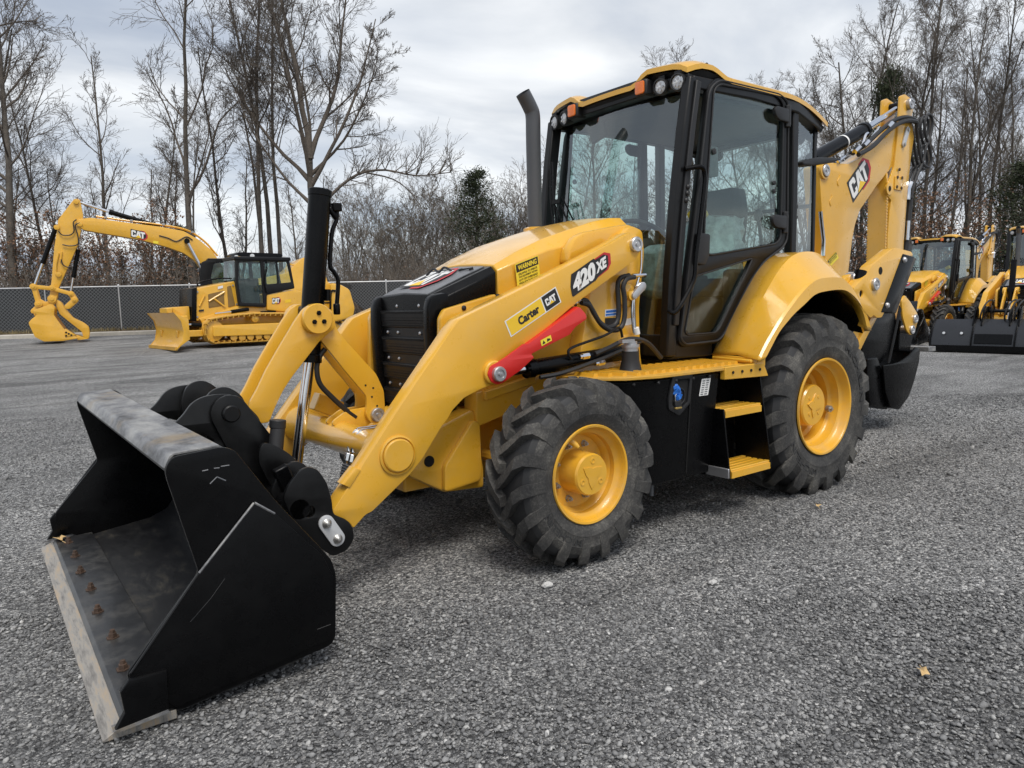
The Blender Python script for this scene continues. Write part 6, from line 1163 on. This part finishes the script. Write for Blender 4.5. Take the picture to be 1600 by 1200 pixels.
def one_stone(loc, r, seed, label):
    g = random.Random(seed); b = MB(); bm = bmesh.new(); bmesh.ops.create_icosphere(bm, subdivisions=2, radius=1)
    for v in bm.verts: v.co = Vector((v.co.x * 1.25, v.co.y * 0.85, v.co.z * 0.6)) * r * (1 + 0.22 * math.sin(v.co.x * 3 + seed) * math.cos(v.co.y * 4) + g.uniform(-0.08, 0.08))
    me = bpy.data.meshes.new('stone'); bm.to_mesh(me); bm.free(); at = me.attributes.new('tone', 'FLOAT', 'POINT'); at.data.foreach_set('value', [0.9] * len(me.vertices)); me.materials.append(M['stone'])
    o = bpy.data.objects.new('stone', me); C.objects.link(o); o.location = (*loc, r * 0.4); tag(o, label, 'stone')
one_stone((2.555, 1.137), 0.026, 1, 'pale flat stone on the gravel below the front wheel')
one_stone((1.921, 1.627), 0.020, 2, 'small pale stone lying alone on the open gravel right of the front wheel')
M['leaf'] = paint('dry_leaf', (0.62, 0.43, 0.20), 0.8, 0.35, 0.0, scale=40)
def dry_leaf(loc, s, rz, label, seed):
    g = random.Random(seed); b = MB(); n = 9; out = []
    for k in range(n):
        a = 2 * math.pi * k / n; r = s * (1.0 if k % 2 == 0 else 0.55) * g.uniform(0.8, 1.1); out.append((r * math.cos(a) * 1.2, r * math.sin(a) * 0.75, s * 0.35 * abs(math.sin(a)) + s * g.uniform(0, 0.35)))
    b.add([(0, 0, s * 0.25)] + out, [(0, 1 + k, 1 + (k + 1) % n) for k in range(n)]); b.tube([(s * 1.1, 0, s * 0.1), (s * 1.9, s * 0.15, s * 0.05)], s * 0.05, 5)
    o = b.build('dry_leaf', 'leaf', None, 20); md = o.modifiers.new('thick', 'SOLIDIFY'); md.thickness = 0.0008; o.location = loc; o.rotation_euler = (0, 0, rz); tag(o, label, 'leaf')
dry_leaf((2.05, 2.648, 0.012), 0.030, R(210), 'curled tan dry leaf lying on the gravel at lower right', 1)
dry_leaf((0.40, 1.275, 0.012), 0.028, R(40), 'small dry leaf on the gravel in front of the rear wheel', 2)
dry_leaf((4.37, -1.13, 0.060), 0.045, R(100), 'brown dry leaf caught in the far corner of the bucket', 3)

# ================================================================== kerb, fence and the ground beyond
def fl(t, s, z): return Vector((F1[0] + FT[0] * t - FN[0] * s, F1[1] + FT[1] * t - FN[1] * s, z))      # t along the fence, s metres in front of it
def strip(name, mat, t0, t1, prof, n=40, kind='structure', smooth=30):
    b = MB(); b.rings([[fl(t0 + (t1 - t0) * k / n, s, z) for s, z in prof] for k in range(n + 1)], True); o = b.build(name, mat, None, smooth); tag(o, kind=kind); return o
kz = gz(*fl(10, 1.2, 0).xy)
strip('kerb', 'concrete', -14, 70, [(1.35, kz - 0.2), (1.35, kz + 0.13), (1.32, kz + 0.15), (1.05, kz + 0.16), (1.05, kz - 0.2)])
def litter():
    m, t, b = node_mat('leaf_litter'); n = noise(t, 3.0, 8, 0.7); n2 = noise(t, 40, 4, 0.7)
    r = ramp(t, n.outputs['Fac'], [(0.3, (0.055, 0.036, 0.022)), (0.55, (0.105, 0.070, 0.042)), (0.75, (0.17, 0.125, 0.08))]); r2 = ramp(t, n2.outputs['Fac'], [(0.3, (0.6,) * 3), (0.7, (1.4,) * 3)])
    t.links.new(mixc(t, 1.0, r.outputs[0], r2.outputs[0], 'MULTIPLY'), b.inputs['Base Color']); b.inputs['Roughness'].default_value = 0.95; bump(t, b, n2.outputs['Fac'], 0.8, 0.05); return m
M['litter'] = litter()
FZ = kz + 0.16
def wz(s): return FZ + 0.02 if s > -1.5 else FZ + 0.02 + 1.3 * min(1, (-1.5 - s) / 45.0) + 0.05 * math.sin(s * 0.7)
b = MB(); ts = [-60 + 7 * i for i in range(40)]; ss = [1.06, 0.4, 0, -1, -2, -4, -7, -11, -16, -22, -30, -40, -52, -70, -110, -300]
b.rings([[fl(t, s, wz(s) if s < 1.0 else kz + 0.13) for s in ss] for t in ts], False, False); tag(b.build('woodland_floor', 'litter', None, 60), kind='structure')

def screen_mat():
    m, t, b = node_mat('chain_link_privacy_slats'); tc = nn(t, 'ShaderNodeTexCoord'); sx = nn(t, 'ShaderNodeSeparateXYZ'); t.links.new(tc.outputs['Object'], sx.inputs[0])
    hs = []
    for sg in (1, -1):
        a = nn(t, 'ShaderNodeMath', operation='MULTIPLY'); a.inputs[1].default_value = sg * 1.0; t.links.new(sx.outputs['Z'], a.inputs[0])
        c = nn(t, 'ShaderNodeMath', operation='ADD'); t.links.new(sx.outputs['X'], c.inputs[0]); t.links.new(a.outputs[0], c.inputs[1])
        d = nn(t, 'ShaderNodeMath', operation='MULTIPLY'); d.inputs[1].default_value = 7.0; t.links.new(c.outputs[0], d.inputs[0])
        e = nn(t, 'ShaderNodeMath', operation='FRACT'); t.links.new(d.outputs[0], e.inputs[0]); g = nn(t, 'ShaderNodeMath', operation='LESS_THAN'); g.inputs[1].default_value = 0.22; t.links.new(e.outputs[0], g.inputs[0]); hs.append(g.outputs[0])
    mx = nn(t, 'ShaderNodeMath', operation='MAXIMUM'); t.links.new(hs[0], mx.inputs[0]); t.links.new(hs[1], mx.inputs[1])
    n = noise(t, 0.9, 4, 0.6); r = ramp(t, n.outputs['Fac'], [(0.3, (0.009, 0.011, 0.013)), (0.7, (0.020, 0.023, 0.026))])
    t.links.new(mixc(t, mx.outputs[0], r.outputs[0], (0.105, 0.11, 0.115)), b.inputs['Base Color']); b.inputs['Roughness'].default_value = 0.7; return m
M['slats'] = screen_mat()
fa = math.atan2(FT[1], FT[0])
FE = grp('chain_link_fence', None, (F1[0], F1[1], FZ), fa); tag(FE, 'long chain link fence with dark privacy slats and galvanised posts before the wood', 'fence')
FH = 1.86; tp = [4.27 + 2.8 * k for k in range(-6, 20)]; post = None
for t_ in tp:
    if post is None:
        b = MB(); b.lathe([(0.036, -0.1), (0.036, FH + 0.02), (0.045, FH + 0.02), (0.045, FH + 0.05), (0.02, FH + 0.09), (0, FH + 0.095)], (0, 0.06, 0), (0, 0, 1), 10); post = b.build('post', 'galv', FE)
        o = post
    else: o = post.copy(); C.objects.link(o)
    o.location = (t_, 0, 0)
scr = None
for k in range(len(tp) - 1):
    t0 = tp[k]
    b = MB(); b.cyl((t0, 0.06, FH), (t0 + 2.8, 0.06, FH), 0.028, 8); b.build('top_rail', 'galv', FE)
    if abs(t0 - 12.67) < 0.1:
        b = MB(); b.prism([(0.55, 1.80), (2.76, 1.83), (2.76, 0.04), (2.35, 0.04), (1.35, 0.95)], -0.012, 0.012); o = b.build('privacy_screen', 'slats', FE); o.location = (t0, 0, 0)
        b = MB(); b.prism([(0.5, 1.86), (0.75, 1.84), (1.25, 1.72), (1.2, 1.62), (0.95, 1.50), (0.7, 1.62)], -0.06, 0.06); o = b.build('loose_flap', 'hose', FE); o.location = (t0, 0, 0)
        continue
    if scr is None:
        b = MB(); nw = 14
        vv = [(0.03 + 2.74 * i / nw, 0.022 * math.sin(i * 1.3 + z) + 0.015 * math.sin(i * 2.9), z) for z in (0.03, FH - 0.03) for i in range(nw + 1)]
        b.rings([[vv[i], vv[i + nw + 1], (vv[i + nw + 1][0], vv[i + nw + 1][1] - 0.02, vv[i + nw + 1][2]), (vv[i][0], vv[i][1] - 0.02, vv[i][2])] for i in range(nw + 1)], True); scr = b.build('privacy_screen', 'slats', FE, 60); o = scr
    else: o = scr.copy(); C.objects.link(o)
    o.location = (t0, 0, 0)
# dry grass along the foot of the fence
M['grass'] = paint('dry_grass', (0.24, 0.19, 0.09), 0.9, 0.4, 0.0, scale=2)
g = random.Random(12); b = MB()
for k in range(7000):
    t_ = g.uniform(-12, 30); s_ = g.choice((g.uniform(0.1, 1.0), g.uniform(0.2, 0.9))); p = fl(t_, s_, FZ + 0.01); h = g.uniform(0.04, 0.22); a = g.uniform(0, 6.28); d = Vector((math.cos(a), math.sin(a), 0)); q = p + d * h * g.uniform(0.1, 0.7) + Vector((0, 0, h))
    w = Vector((-d.y, d.x, 0)) * 0.012; b.add([p - w, p + w, q], [(0, 1, 2)])
tag(b.build('grass', 'grass', None, 0, recalc=False), 'dry grass along the foot of the fence', 'grass', kind='stuff')

# ================================================================== trees
def bark(name, a, c):
    m, t, b = node_mat(name); n = noise(t, 3, 6, 0.7); n2 = noise(t, 22, 5, 0.7)
    r = ramp(t, n.outputs['Fac'], [(0.3, a), (0.7, c)]); r2 = ramp(t, n2.outputs['Fac'], [(0.3, (0.65,) * 3), (0.7, (1.3,) * 3)]); t.links.new(mixc(t, 1.0, r.outputs[0], r2.outputs[0], 'MULTIPLY'), b.inputs['Base Color'])
    b.inputs['Roughness'].default_value = 0.92; bump(t, b, n2.outputs['Fac'], 0.6, 0.03); return m
M['bark'] = bark('grey_brown_bark', (0.062, 0.052, 0.043), (0.135, 0.118, 0.098)); M['twig'] = bark('dark_twigs', (0.088, 0.073, 0.060), (0.155, 0.130, 0.107)); M['pale_bark'] = bark('pale_bark', (0.18, 0.16, 0.13), (0.30, 0.27, 0.22))
M['grey_bark'] = bark('grey_bark', (0.11, 0.098, 0.082), (0.20, 0.18, 0.155)); M['grey_twig'] = bark('grey_twigs', (0.105, 0.088, 0.070), (0.19, 0.16, 0.13))
M['brown_leaf'] = paint('withered_leaves', (0.19, 0.105, 0.06), 0.85, 0.5, 0.0, scale=1.2, bumpamt=0); M['green_leaf'] = paint('cedar_foliage', (0.040, 0.052, 0.022), 0.85, 0.5, 0.0, scale=1.5, bumpamt=0)
def ftube(mb, path, rad, n):
    V, F = mb.v, mb.f; base = len(V); t = path[1] - path[0]; u = t.orthogonal().normalized()
    for i, q in enumerate(path):
        t = (path[min(i + 1, len(path) - 1)] - path[max(i - 1, 0)]).normalized(); u = (u - t * u.dot(t)).normalized(); w = t.cross(u)
        for k in range(n):
            a = 2 * math.pi * k / n; p = q + (u * math.cos(a) + w * math.sin(a)) * rad[i]; V.append((p.x, p.y, p.z))
    for i in range(len(path) - 1):
        for k in range(n):
            a = base + i * n + k; c = base + i * n + (k + 1) % n; F.append((a, c, c + n, a + n))
def rdir(g): return Vector((g.gauss(0, 1), g.gauss(0, 1), g.gauss(0, 1)))
UP = Vector((0, 0, 1))
def limb(g, mb, p, d, L, r, lev, cfg, ends=None):
    nseg = (9, 6, 4, 3, 2)[lev]; path = [p]; dirs = [d]; wob = cfg['wob'][lev]; trop = cfg['trop'][lev]
    for i in range(nseg):
        d = (d + rdir(g) * wob + UP * trop).normalized(); path.append(path[-1] + d * (L / nseg)); dirs.append(d)
    tip = max(cfg['tip'], r * (0.30 if lev else 0.22)); rad = [r + (tip - r) * (i / nseg) ** 0.9 for i in range(nseg + 1)]
    if lev == 0: rad[0] *= 1.35
    ftube(mb[0] if lev == 0 else mb[1], path, rad, (9, 6, 4, 3, 3)[lev])
    if ends is not None and lev >= 2: ends.append(path[-1])
    if lev >= cfg['depth']: return
    n = cfg['n'][lev]; n = max(1, int(n * g.uniform(0.75, 1.25))); lo = cfg['lo'][lev]
    for k in range(n):
        t = lo + (1 - lo) * (k + g.random()) / n; f = t * nseg; i = min(int(f), nseg - 1); q = path[i].lerp(path[i + 1], f - i); dd = dirs[i + 1]
        s = rdir(g); s = (s - dd * s.dot(dd)); s.normalize(); sp = cfg['spread'][lev] * g.uniform(0.75, 1.25); nd = (dd * math.cos(sp) + s * math.sin(sp)).normalized()
        l2 = L * cfg['len'][lev] * g.uniform(0.6, 1.2) * (1 - cfg['fall'][lev] * t); rr = (rad[i] + (rad[i + 1] - rad[i]) * (f - i)) * g.uniform(0.38, 0.62)
        limb(g, mb, q, nd, l2, max(cfg['tip'], rr), lev + 1, cfg, ends)
FOREST = dict(depth=4, n=(17, 9, 6, 4), lo=(0.30, 0.2, 0.15, 0.15), spread=(0.85, 0.65, 0.6, 0.55), len=(0.38, 0.55, 0.60, 0.70), fall=(0.60, 0.45, 0.35, 0.25), wob=(0.045, 0.12, 0.14, 0.14, 0.12), trop=(0.03, 0.11, 0.08, 0.06, 0.05), tip=0.0065)
TALL = dict(FOREST, n=(14, 8, 6, 4), lo=(0.48, 0.2, 0.15, 0.2), spread=(0.65, 0.7, 0.7, 0.7), len=(0.30, 0.55, 0.60, 0.7), wob=(0.035, 0.12, 0.14, 0.14, 0.12))
SLIM = dict(FOREST, n=(18, 6, 5, 3), lo=(0.25, 0.15, 0.15, 0.2), spread=(0.7, 0.65, 0.7, 0.7), len=(0.27, 0.55, 0.62, 0.7), trop=(0.03, 0.18, 0.12, 0.08, 0.05))
TWIST = dict(FOREST, n=(12, 8, 7, 4), lo=(0.28, 0.2, 0.15, 0.2), spread=(0.75, 0.75, 0.7, 0.6), len=(0.5, 0.52, 0.55, 0.65), wob=(0.11, 0.19, 0.2, 0.18, 0.15), trop=(0.05, 0.12, 0.07, 0.05, 0.04))
BRUSH = dict(FOREST, depth=4, n=(8, 6, 5, 3), lo=(0.12, 0.2, 0.15, 0.2), spread=(0.55, 0.6, 0.65, 0.7), len=(0.55, 0.5, 0.5, 0.5), fall=(0.35, 0.4, 0.3, 0.3), wob=(0.08, 0.13, 0.17, 0.2, 0.2), trop=(0.05, 0.10, 0.08, 0.06, 0.05), tip=0.009)
PROTO = {}
def tree_mesh(key, seed, H, r, cfg, stems=1, open_=False, leaves=0, mats=('bark', 'twig')):
    g = random.Random(seed); mb = (MB(), MB()); ends = []
    if open_:      # trunk that divides low into arching leaders
        path = [Vector((0.10 * math.sin(i * 0.9), 0.08 * math.cos(i), H * 0.47 * i / 6)) for i in range(7)]; ftube(mb[0], path, [r * (1.3 if i == 0 else 1 - 0.07 * i) for i in range(7)], 10)
        c = dict(cfg, n=(13, 8, 6, 4), lo=(0.22, 0.2, 0.15, 0.2), len=(0.40, 0.52, 0.58, 0.68), wob=(0.07, 0.13, 0.15, 0.15, 0.12), trop=(0.05, 0.09, 0.06, 0.05, 0.04))
        for (az, sp, L, k, hz) in ((0, 0.10, 0.60, 0.75, 1.0), (3.1, 0.38, 0.56, 0.55, 0.97), (0.25, 0.42, 0.58, 0.6, 1.0), (2.8, 0.66, 0.50, 0.5, 0.86), (-0.25, 0.74, 0.50, 0.5, 0.84), (1.57, 0.5, 0.48, 0.45, 0.92), (-1.57, 0.5, 0.48, 0.45, 0.88), (3.4, 0.85, 0.40, 0.4, 0.72), (0.1, 0.95, 0.42, 0.38, 0.90)):
            p = path[0].lerp(path[6], hz); limb(g, (mb[1], mb[1]), p, Vector((math.sin(sp) * math.cos(az), math.sin(sp) * math.sin(az), math.cos(sp))), H * L, r * k, 0, c)
        # the long low limb that droops out to one side
        pts = [(0, 0, 0.30), (0.055, 0.01, 0.37), (0.13, 0.02, 0.425), (0.21, 0.02, 0.435), (0.30, 0.01, 0.415), (0.40, 0.0, 0.42)]; pth = smoothpath([Vector(q) * H for q in pts], 3); ftube(mb[1], pth, [r * 0.46 * (1 - 0.8 * i / len(pth)) for i in range(len(pth))], 6)
        pts = [(0.15, 0.02, 0.43), (0.23, 0.03, 0.41), (0.28, 0.03, 0.37), (0.32, 0.03, 0.31)]; pt2 = smoothpath([Vector(q) * H for q in pts], 3); ftube(mb[1], pt2, [r * 0.2 * (1 - 0.7 * i / len(pt2)) for i in range(len(pt2))], 5)
        for k in range(34):
            q = pth[g.randrange(4, len(pth))]; limb(g, (mb[1], mb[1]), q, Vector((g.uniform(-.2, .8), g.uniform(-.6, .6), g.uniform(-.2, 1))).normalized(), H * g.uniform(0.05, 0.12), 0.03, 2, cfg)
    else:
        for s in range(stems):
            a = 6.283 * s / stems + g.random(); sp = 0 if stems == 1 else g.uniform(0.08, 0.42)
            limb(g, mb, Vector((0.12 * s * math.cos(a), 0.12 * s * math.sin(a), -0.1)), Vector((math.sin(sp) * math.cos(a), math.sin(sp) * math.sin(a), math.cos(sp))), H * (1 if stems == 1 else g.uniform(0.7, 1)), r, 0, cfg, ends)
    out = []
    for i, (nm, mt) in enumerate((('trunk', mats[0]), ('crown', mats[1]))):
        me = bpy.data.meshes.new(nm); me.from_pydata(mb[i].v, [], mb[i].f); me.materials.append(M[mt]); me.shade_smooth(); out.append(me)
    if leaves:
        b = MB()
        for k in range(leaves):
            e_ = g.choice(ends); c = e_ + rdir(g) * 0.22; a = rdir(g).normalized() * g.uniform(0.045, 0.085); d = rdir(g); d = (d - a * d.dot(a) / a.length_squared).normalized() * a.length * 0.6; b.add([c - a, c + d, c + a, c - d], [(0, 1, 2, 3)])
        me = bpy.data.meshes.new('foliage'); me.from_pydata(b.v, [], b.f); me.materials.append(M['brown_leaf']); out.append(me)
    PROTO[key] = out
def place_tree(key, x, y, z, rz, sc, label, group=None, name='bare_tree', lean=(0, 0)):
    o = grp(name, None, (x, y, z), rz); o.scale = (sc[0], sc[0], sc[1]) if isinstance(sc, tuple) else (sc, sc, sc); o.rotation_euler = (lean[0], lean[1], rz)
    for me in PROTO[key]:
        c = bpy.data.objects.new(me.name.split('.')[0], me); C.objects.link(c); c.parent = o
    tag(o, label, 'tree', group); return o
tree_mesh('forest1', 11, 16, 0.18, FOREST); tree_mesh('forest2', 23, 16, 0.15, FOREST); tree_mesh('tall1', 31, 18, 0.15, TALL); tree_mesh('tall2', 47, 18, 0.135, TALL)
tree_mesh('slim1', 53, 13, 0.12, SLIM); tree_mesh('slim2', 67, 12, 0.10, SLIM); tree_mesh('twist', 71, 16, 0.17, TWIST); tree_mesh('open', 5, 17, 0.215, FOREST, open_=True)
tree_mesh('brush1', 81, 10, 0.08, BRUSH, 5, mats=('grey_bark', 'grey_twig')); tree_mesh('brush2', 97, 9, 0.07, BRUSH, 5, mats=('grey_bark', 'grey_twig')); tree_mesh('sapling', 103, 5.0, 0.05, dict(BRUSH, depth=3, tip=0.009), 3, leaves=1500)
def cedar(key, seed, H, rad):
    g = random.Random(seed); b = MB(); ftube(b, [Vector((0.05 * math.sin(i), 0, H * i / 6)) for i in range(7)], [0.16 * (1 - i / 7.5) for i in range(7)], 7); me0 = bpy.data.meshes.new('trunk'); me0.from_pydata(b.v, [], b.f); me0.materials.append(M['bark'])
    b = MB()
    for k in range(150):
        t = g.random() ** 0.8; z = H * (0.10 + 0.9 * t); a = g.uniform(0, 6.283); L = rad * (1 - t) ** 0.6 * g.uniform(0.45, 1.2) + 0.25; tip = Vector((math.cos(a) * L, math.sin(a) * L, z + L * g.uniform(0.1, 0.5))); base = Vector((0, 0, z)); ftube(b, [base, base.lerp(tip, 0.5) + rdir(g) * 0.06, tip], [0.03, 0.02, 0.008], 3)
        for j in range(58):
            c = base.lerp(tip, g.uniform(0.25, 1.05)) + rdir(g) * (0.10 + 0.09 * L); s = g.uniform(0.05, 0.12); d = (rdir(g) + UP * 0.8 + (tip - base).normalized()).normalized() * s; w = d.cross(rdir(g)).normalized() * s * 0.30; b.add([c - d - w * 0.4, c + w, c + d, c - w], [(0, 1, 2, 3)])
    me = bpy.data.meshes.new('crown'); me.from_pydata(b.v, [], b.f); me.materials.append(M['green_leaf']); PROTO[key] = [me0, me]
cedar('cedar', 7, 9, 2.3)
def at(px, d):       # ground point d metres ahead of the camera along its bearing for a picture column
    a = (px - 800) / 1132.3; return (CX + d * (-0.5978 - 0.8016 * a), CY + d * (-0.8016 + 0.5978 * a))
def wood(x, y):
    s = sdist(x, y); return wz(s) if s < 1 else gz(x, y)
def T(key, px, d, rz, sc, label, group=None, name='bare_tree', lean=(0, 0)):
    x, y = at(px, d); return place_tree(key, x, y, wood(x, y) - 0.05, R(rz), sc, label, group, name, lean)
T('forest1', 30, 36.5, 40, (1.25, 1.18), 'thick dark bare tree nearest the left edge of the photo')
T('slim1', 182, 40, 10, (1.1, 1.12), 'slender bare tree rising left of the excavator boom')
T('twist', 312, 37, 150, (1.1, 1.10), 'crooked bare tree with twisted forked limbs behind the excavator boom')
T('tall2', 418, 38, 60, 1.08, 'straight tall bare trunk, left one of three close together', 'three straight trunks')
T('tall1', 434, 39.5, 200, 1.04, 'straight tall bare trunk, middle one of three close together', 'three straight trunks')
T('tall2', 447, 38.5, 310, 1.0, 'straight tall bare trunk, right one of three close together', 'three straight trunks')
T('open', 503, 36.5, 143, 1.0, 'big spreading bare tree with a long arching limb above the black cylinder')
T('slim2', 375, 42, 90, 1.2, 'thin leaning bare tree behind the crooked one', None, 'bare_tree', (0.0, 0.16))
T('slim2', 250, 44, 200, (1.2, 1.05), 'thin bare tree between the slender and the crooked tree')
T('forest2', 95, 46, 70, (0.9, 0.85), 'pale far bare tree just right of the thick left edge tree')
T('forest2', -20, 40, 160, 1.0, 'bare tree cut by the left edge of the photo')
ORD = ['leftmost', 'second', 'third', 'fourth', 'fifth', 'sixth', 'seventh', 'eighth', 'ninth', 'tenth', 'eleventh', 'twelfth', 'thirteenth', 'fourteenth', 'fifteenth', 'sixteenth', 'seventeenth', 'eighteenth', 'nineteenth', 'twentieth'] + ['twenty-' + q for q in ('first', 'second', 'third', 'fourth', 'fifth', 'sixth', 'seventh', 'eighth', 'ninth')] + ['thirtieth'] + ['thirty-' + q for q in ('first', 'second', 'third', 'fourth', 'fifth', 'sixth', 'seventh', 'eighth', 'ninth')] + ['fortieth'] + ['forty-' + q for q in ('first', 'second', 'third', 'fourth', 'fifth', 'sixth', 'seventh', 'eighth', 'ninth')]
def row(n, px0, px1, what, group, make, name='bare_tree'):
    pxs = sorted(px0 + (px1 - px0) * (k + g.uniform(0.1, 0.9)) / n for k in range(n))
    for k, px in enumerate(pxs):
        key, d, sc = make(px); T(key, px, d, g.uniform(0, 360), sc, (ORD[k] if k == 0 else ORD[k] + ' from the left') + ' of the ' + what, group, name)
g = random.Random(77)
row(13, -70, 540, 'thin bare trees at the back of the left wood', 'bare trees at the back of the left wood', lambda px: (g.choice(['slim1', 'slim2', 'forest2', 'tall2']), g.uniform(45, 62), (g.uniform(0.8, 1.05), g.uniform(0.55, 0.82))))
row(17, 545, 850, 'bushy grey trees in the far thicket above the hood', 'bushy bare trees of the far thicket', lambda px: (g.choice(['brush1', 'brush2']), g.uniform(58, 76), (g.uniform(1.0, 1.3), g.uniform(0.80, 1.08))))
T('cedar', 752, 54, 20, (1.25, 1.08), 'dark green cedar standing in the far thicket above the hood', None, 'evergreen_tree')
row(34, 1190, 1660, 'bare trees in the wood behind the raised boom', 'bare trees of the right wood', lambda px: (g.choice(['forest1', 'forest2', 'tall1', 'tall2', 'slim1', 'slim1', 'brush1']), g.uniform(43, 62), (g.uniform(0.85, 1.1), g.uniform(0.92, 1.18) * (0.80 if px < 1330 else 1.0))))
row(14, 830, 1190, 'bare trees seen behind and through the cab', 'bare trees behind the cab', lambda px: (g.choice(['brush1', 'slim1', 'slim2', 'forest2', 'brush2']), g.uniform(52, 68), (1.15, g.uniform(0.85, 1.1))))
T('cedar', 1380, 46, 70, (1.0, 1.55), 'dark green pine behind the top of the raised boom', None, 'evergreen_tree')
T('cedar', 1592, 40, 120, (1.3, 0.85), 'dark green cedar at the right edge above the parked loaders', None, 'evergreen_tree')
T('cedar', 300, 39, 200, (0.7, 0.55), 'small dark evergreen behind the excavator boom', None, 'evergreen_tree')
row(9, -30, 340, 'saplings with withered brown leaves behind the fence', 'leafy brown saplings behind the fence', lambda px: ('sapling', g.uniform(34.5, 41), (g.uniform(0.8, 1.1), g.uniform(0.55, 0.95))), 'leafy_sapling')
row(4, 1330, 1600, 'saplings with withered leaves behind the parked loaders', 'leafy saplings on the right', lambda px: ('sapling', g.uniform(38, 46), (1.2, 1.0)), 'leafy_sapling')
# trees across the lot behind the photographer, mirrored in the glass
for k in range(9):
    a = R(20 + 14 * k); T_ = (CX + 52 * math.cos(a), CY + 52 * math.sin(a)); place_tree(('forest1', 'twist', 'forest2', 'tall1')[k % 4], T_[0], T_[1], 0, k * 1.1, 0.9, ORD[k] + ' of the bare trees across the lot, mirrored in the cab glass', 'trees across the lot')
# understorey: stems and twigs too dense to count
def brushwood(name, n, t0, t1, s0, s1, h0, h1, seed, label, leaves):
    g = random.Random(seed); b = MB(); lv = MB()
    for k in range(n):
        p = fl(g.uniform(t0, t1), -g.uniform(s0, s1), 0); p.z = wz(sdist(p.x, p.y)) - 0.05; h = g.uniform(h0, h1) * g.uniform(0.5, 1); d = Vector((g.gauss(0, 0.35), g.gauss(0, 0.35), 1)).normalized(); r = 0.006 + 0.0035 * h
        q1 = p + d * h * 0.5 + rdir(g) * 0.08 * h; q2 = q1 + (d + rdir(g) * 0.3).normalized() * h * 0.5; ftube(b, [p, q1, q2], [r, r * 0.7, r * 0.35], 3)
        for j in range(2):
            e = q1.lerp(q2, g.random()); ftube(b, [e, e + (d + rdir(g) * 0.6).normalized() * h * 0.3], [r * 0.5, r * 0.25], 3)
        if leaves and g.random() < leaves:
            for j in range(3):
                c = p.lerp(q2, g.uniform(0.15, 0.9)) + rdir(g) * 0.12; a = rdir(g).normalized() * 0.055; d2 = a.cross(rdir(g)).normalized() * 0.04; lv.add([c - a, c + d2, c + a, c - d2], [(0, 1, 2, 3)])
    tag(b.build(name, 'grey_twig', None, 0, recalc=False), label, 'brush', kind='stuff')
    if leaves: tag(lv.build('leaf_brush', 'brown_leaf', None, 0, recalc=False), 'withered brown leaves clinging to the ' + label, 'leaves', kind='stuff')
brushwood('brushwood', 9000, -14, 24, 1.0, 12, 1.0, 3.6, 4, 'dense brown brush behind the fence on the left', 0.4)
brushwood('brushwood', 7000, -20, 40, 14, 32, 1.5, 5.0, 5, 'dense bare brush deep in the left wood', 0.15)
brushwood('brushwood', 8000, 18, 80, 1.5, 30, 1.2, 5.0, 6, 'dense bare brush at the foot of the right wood', 0.15)
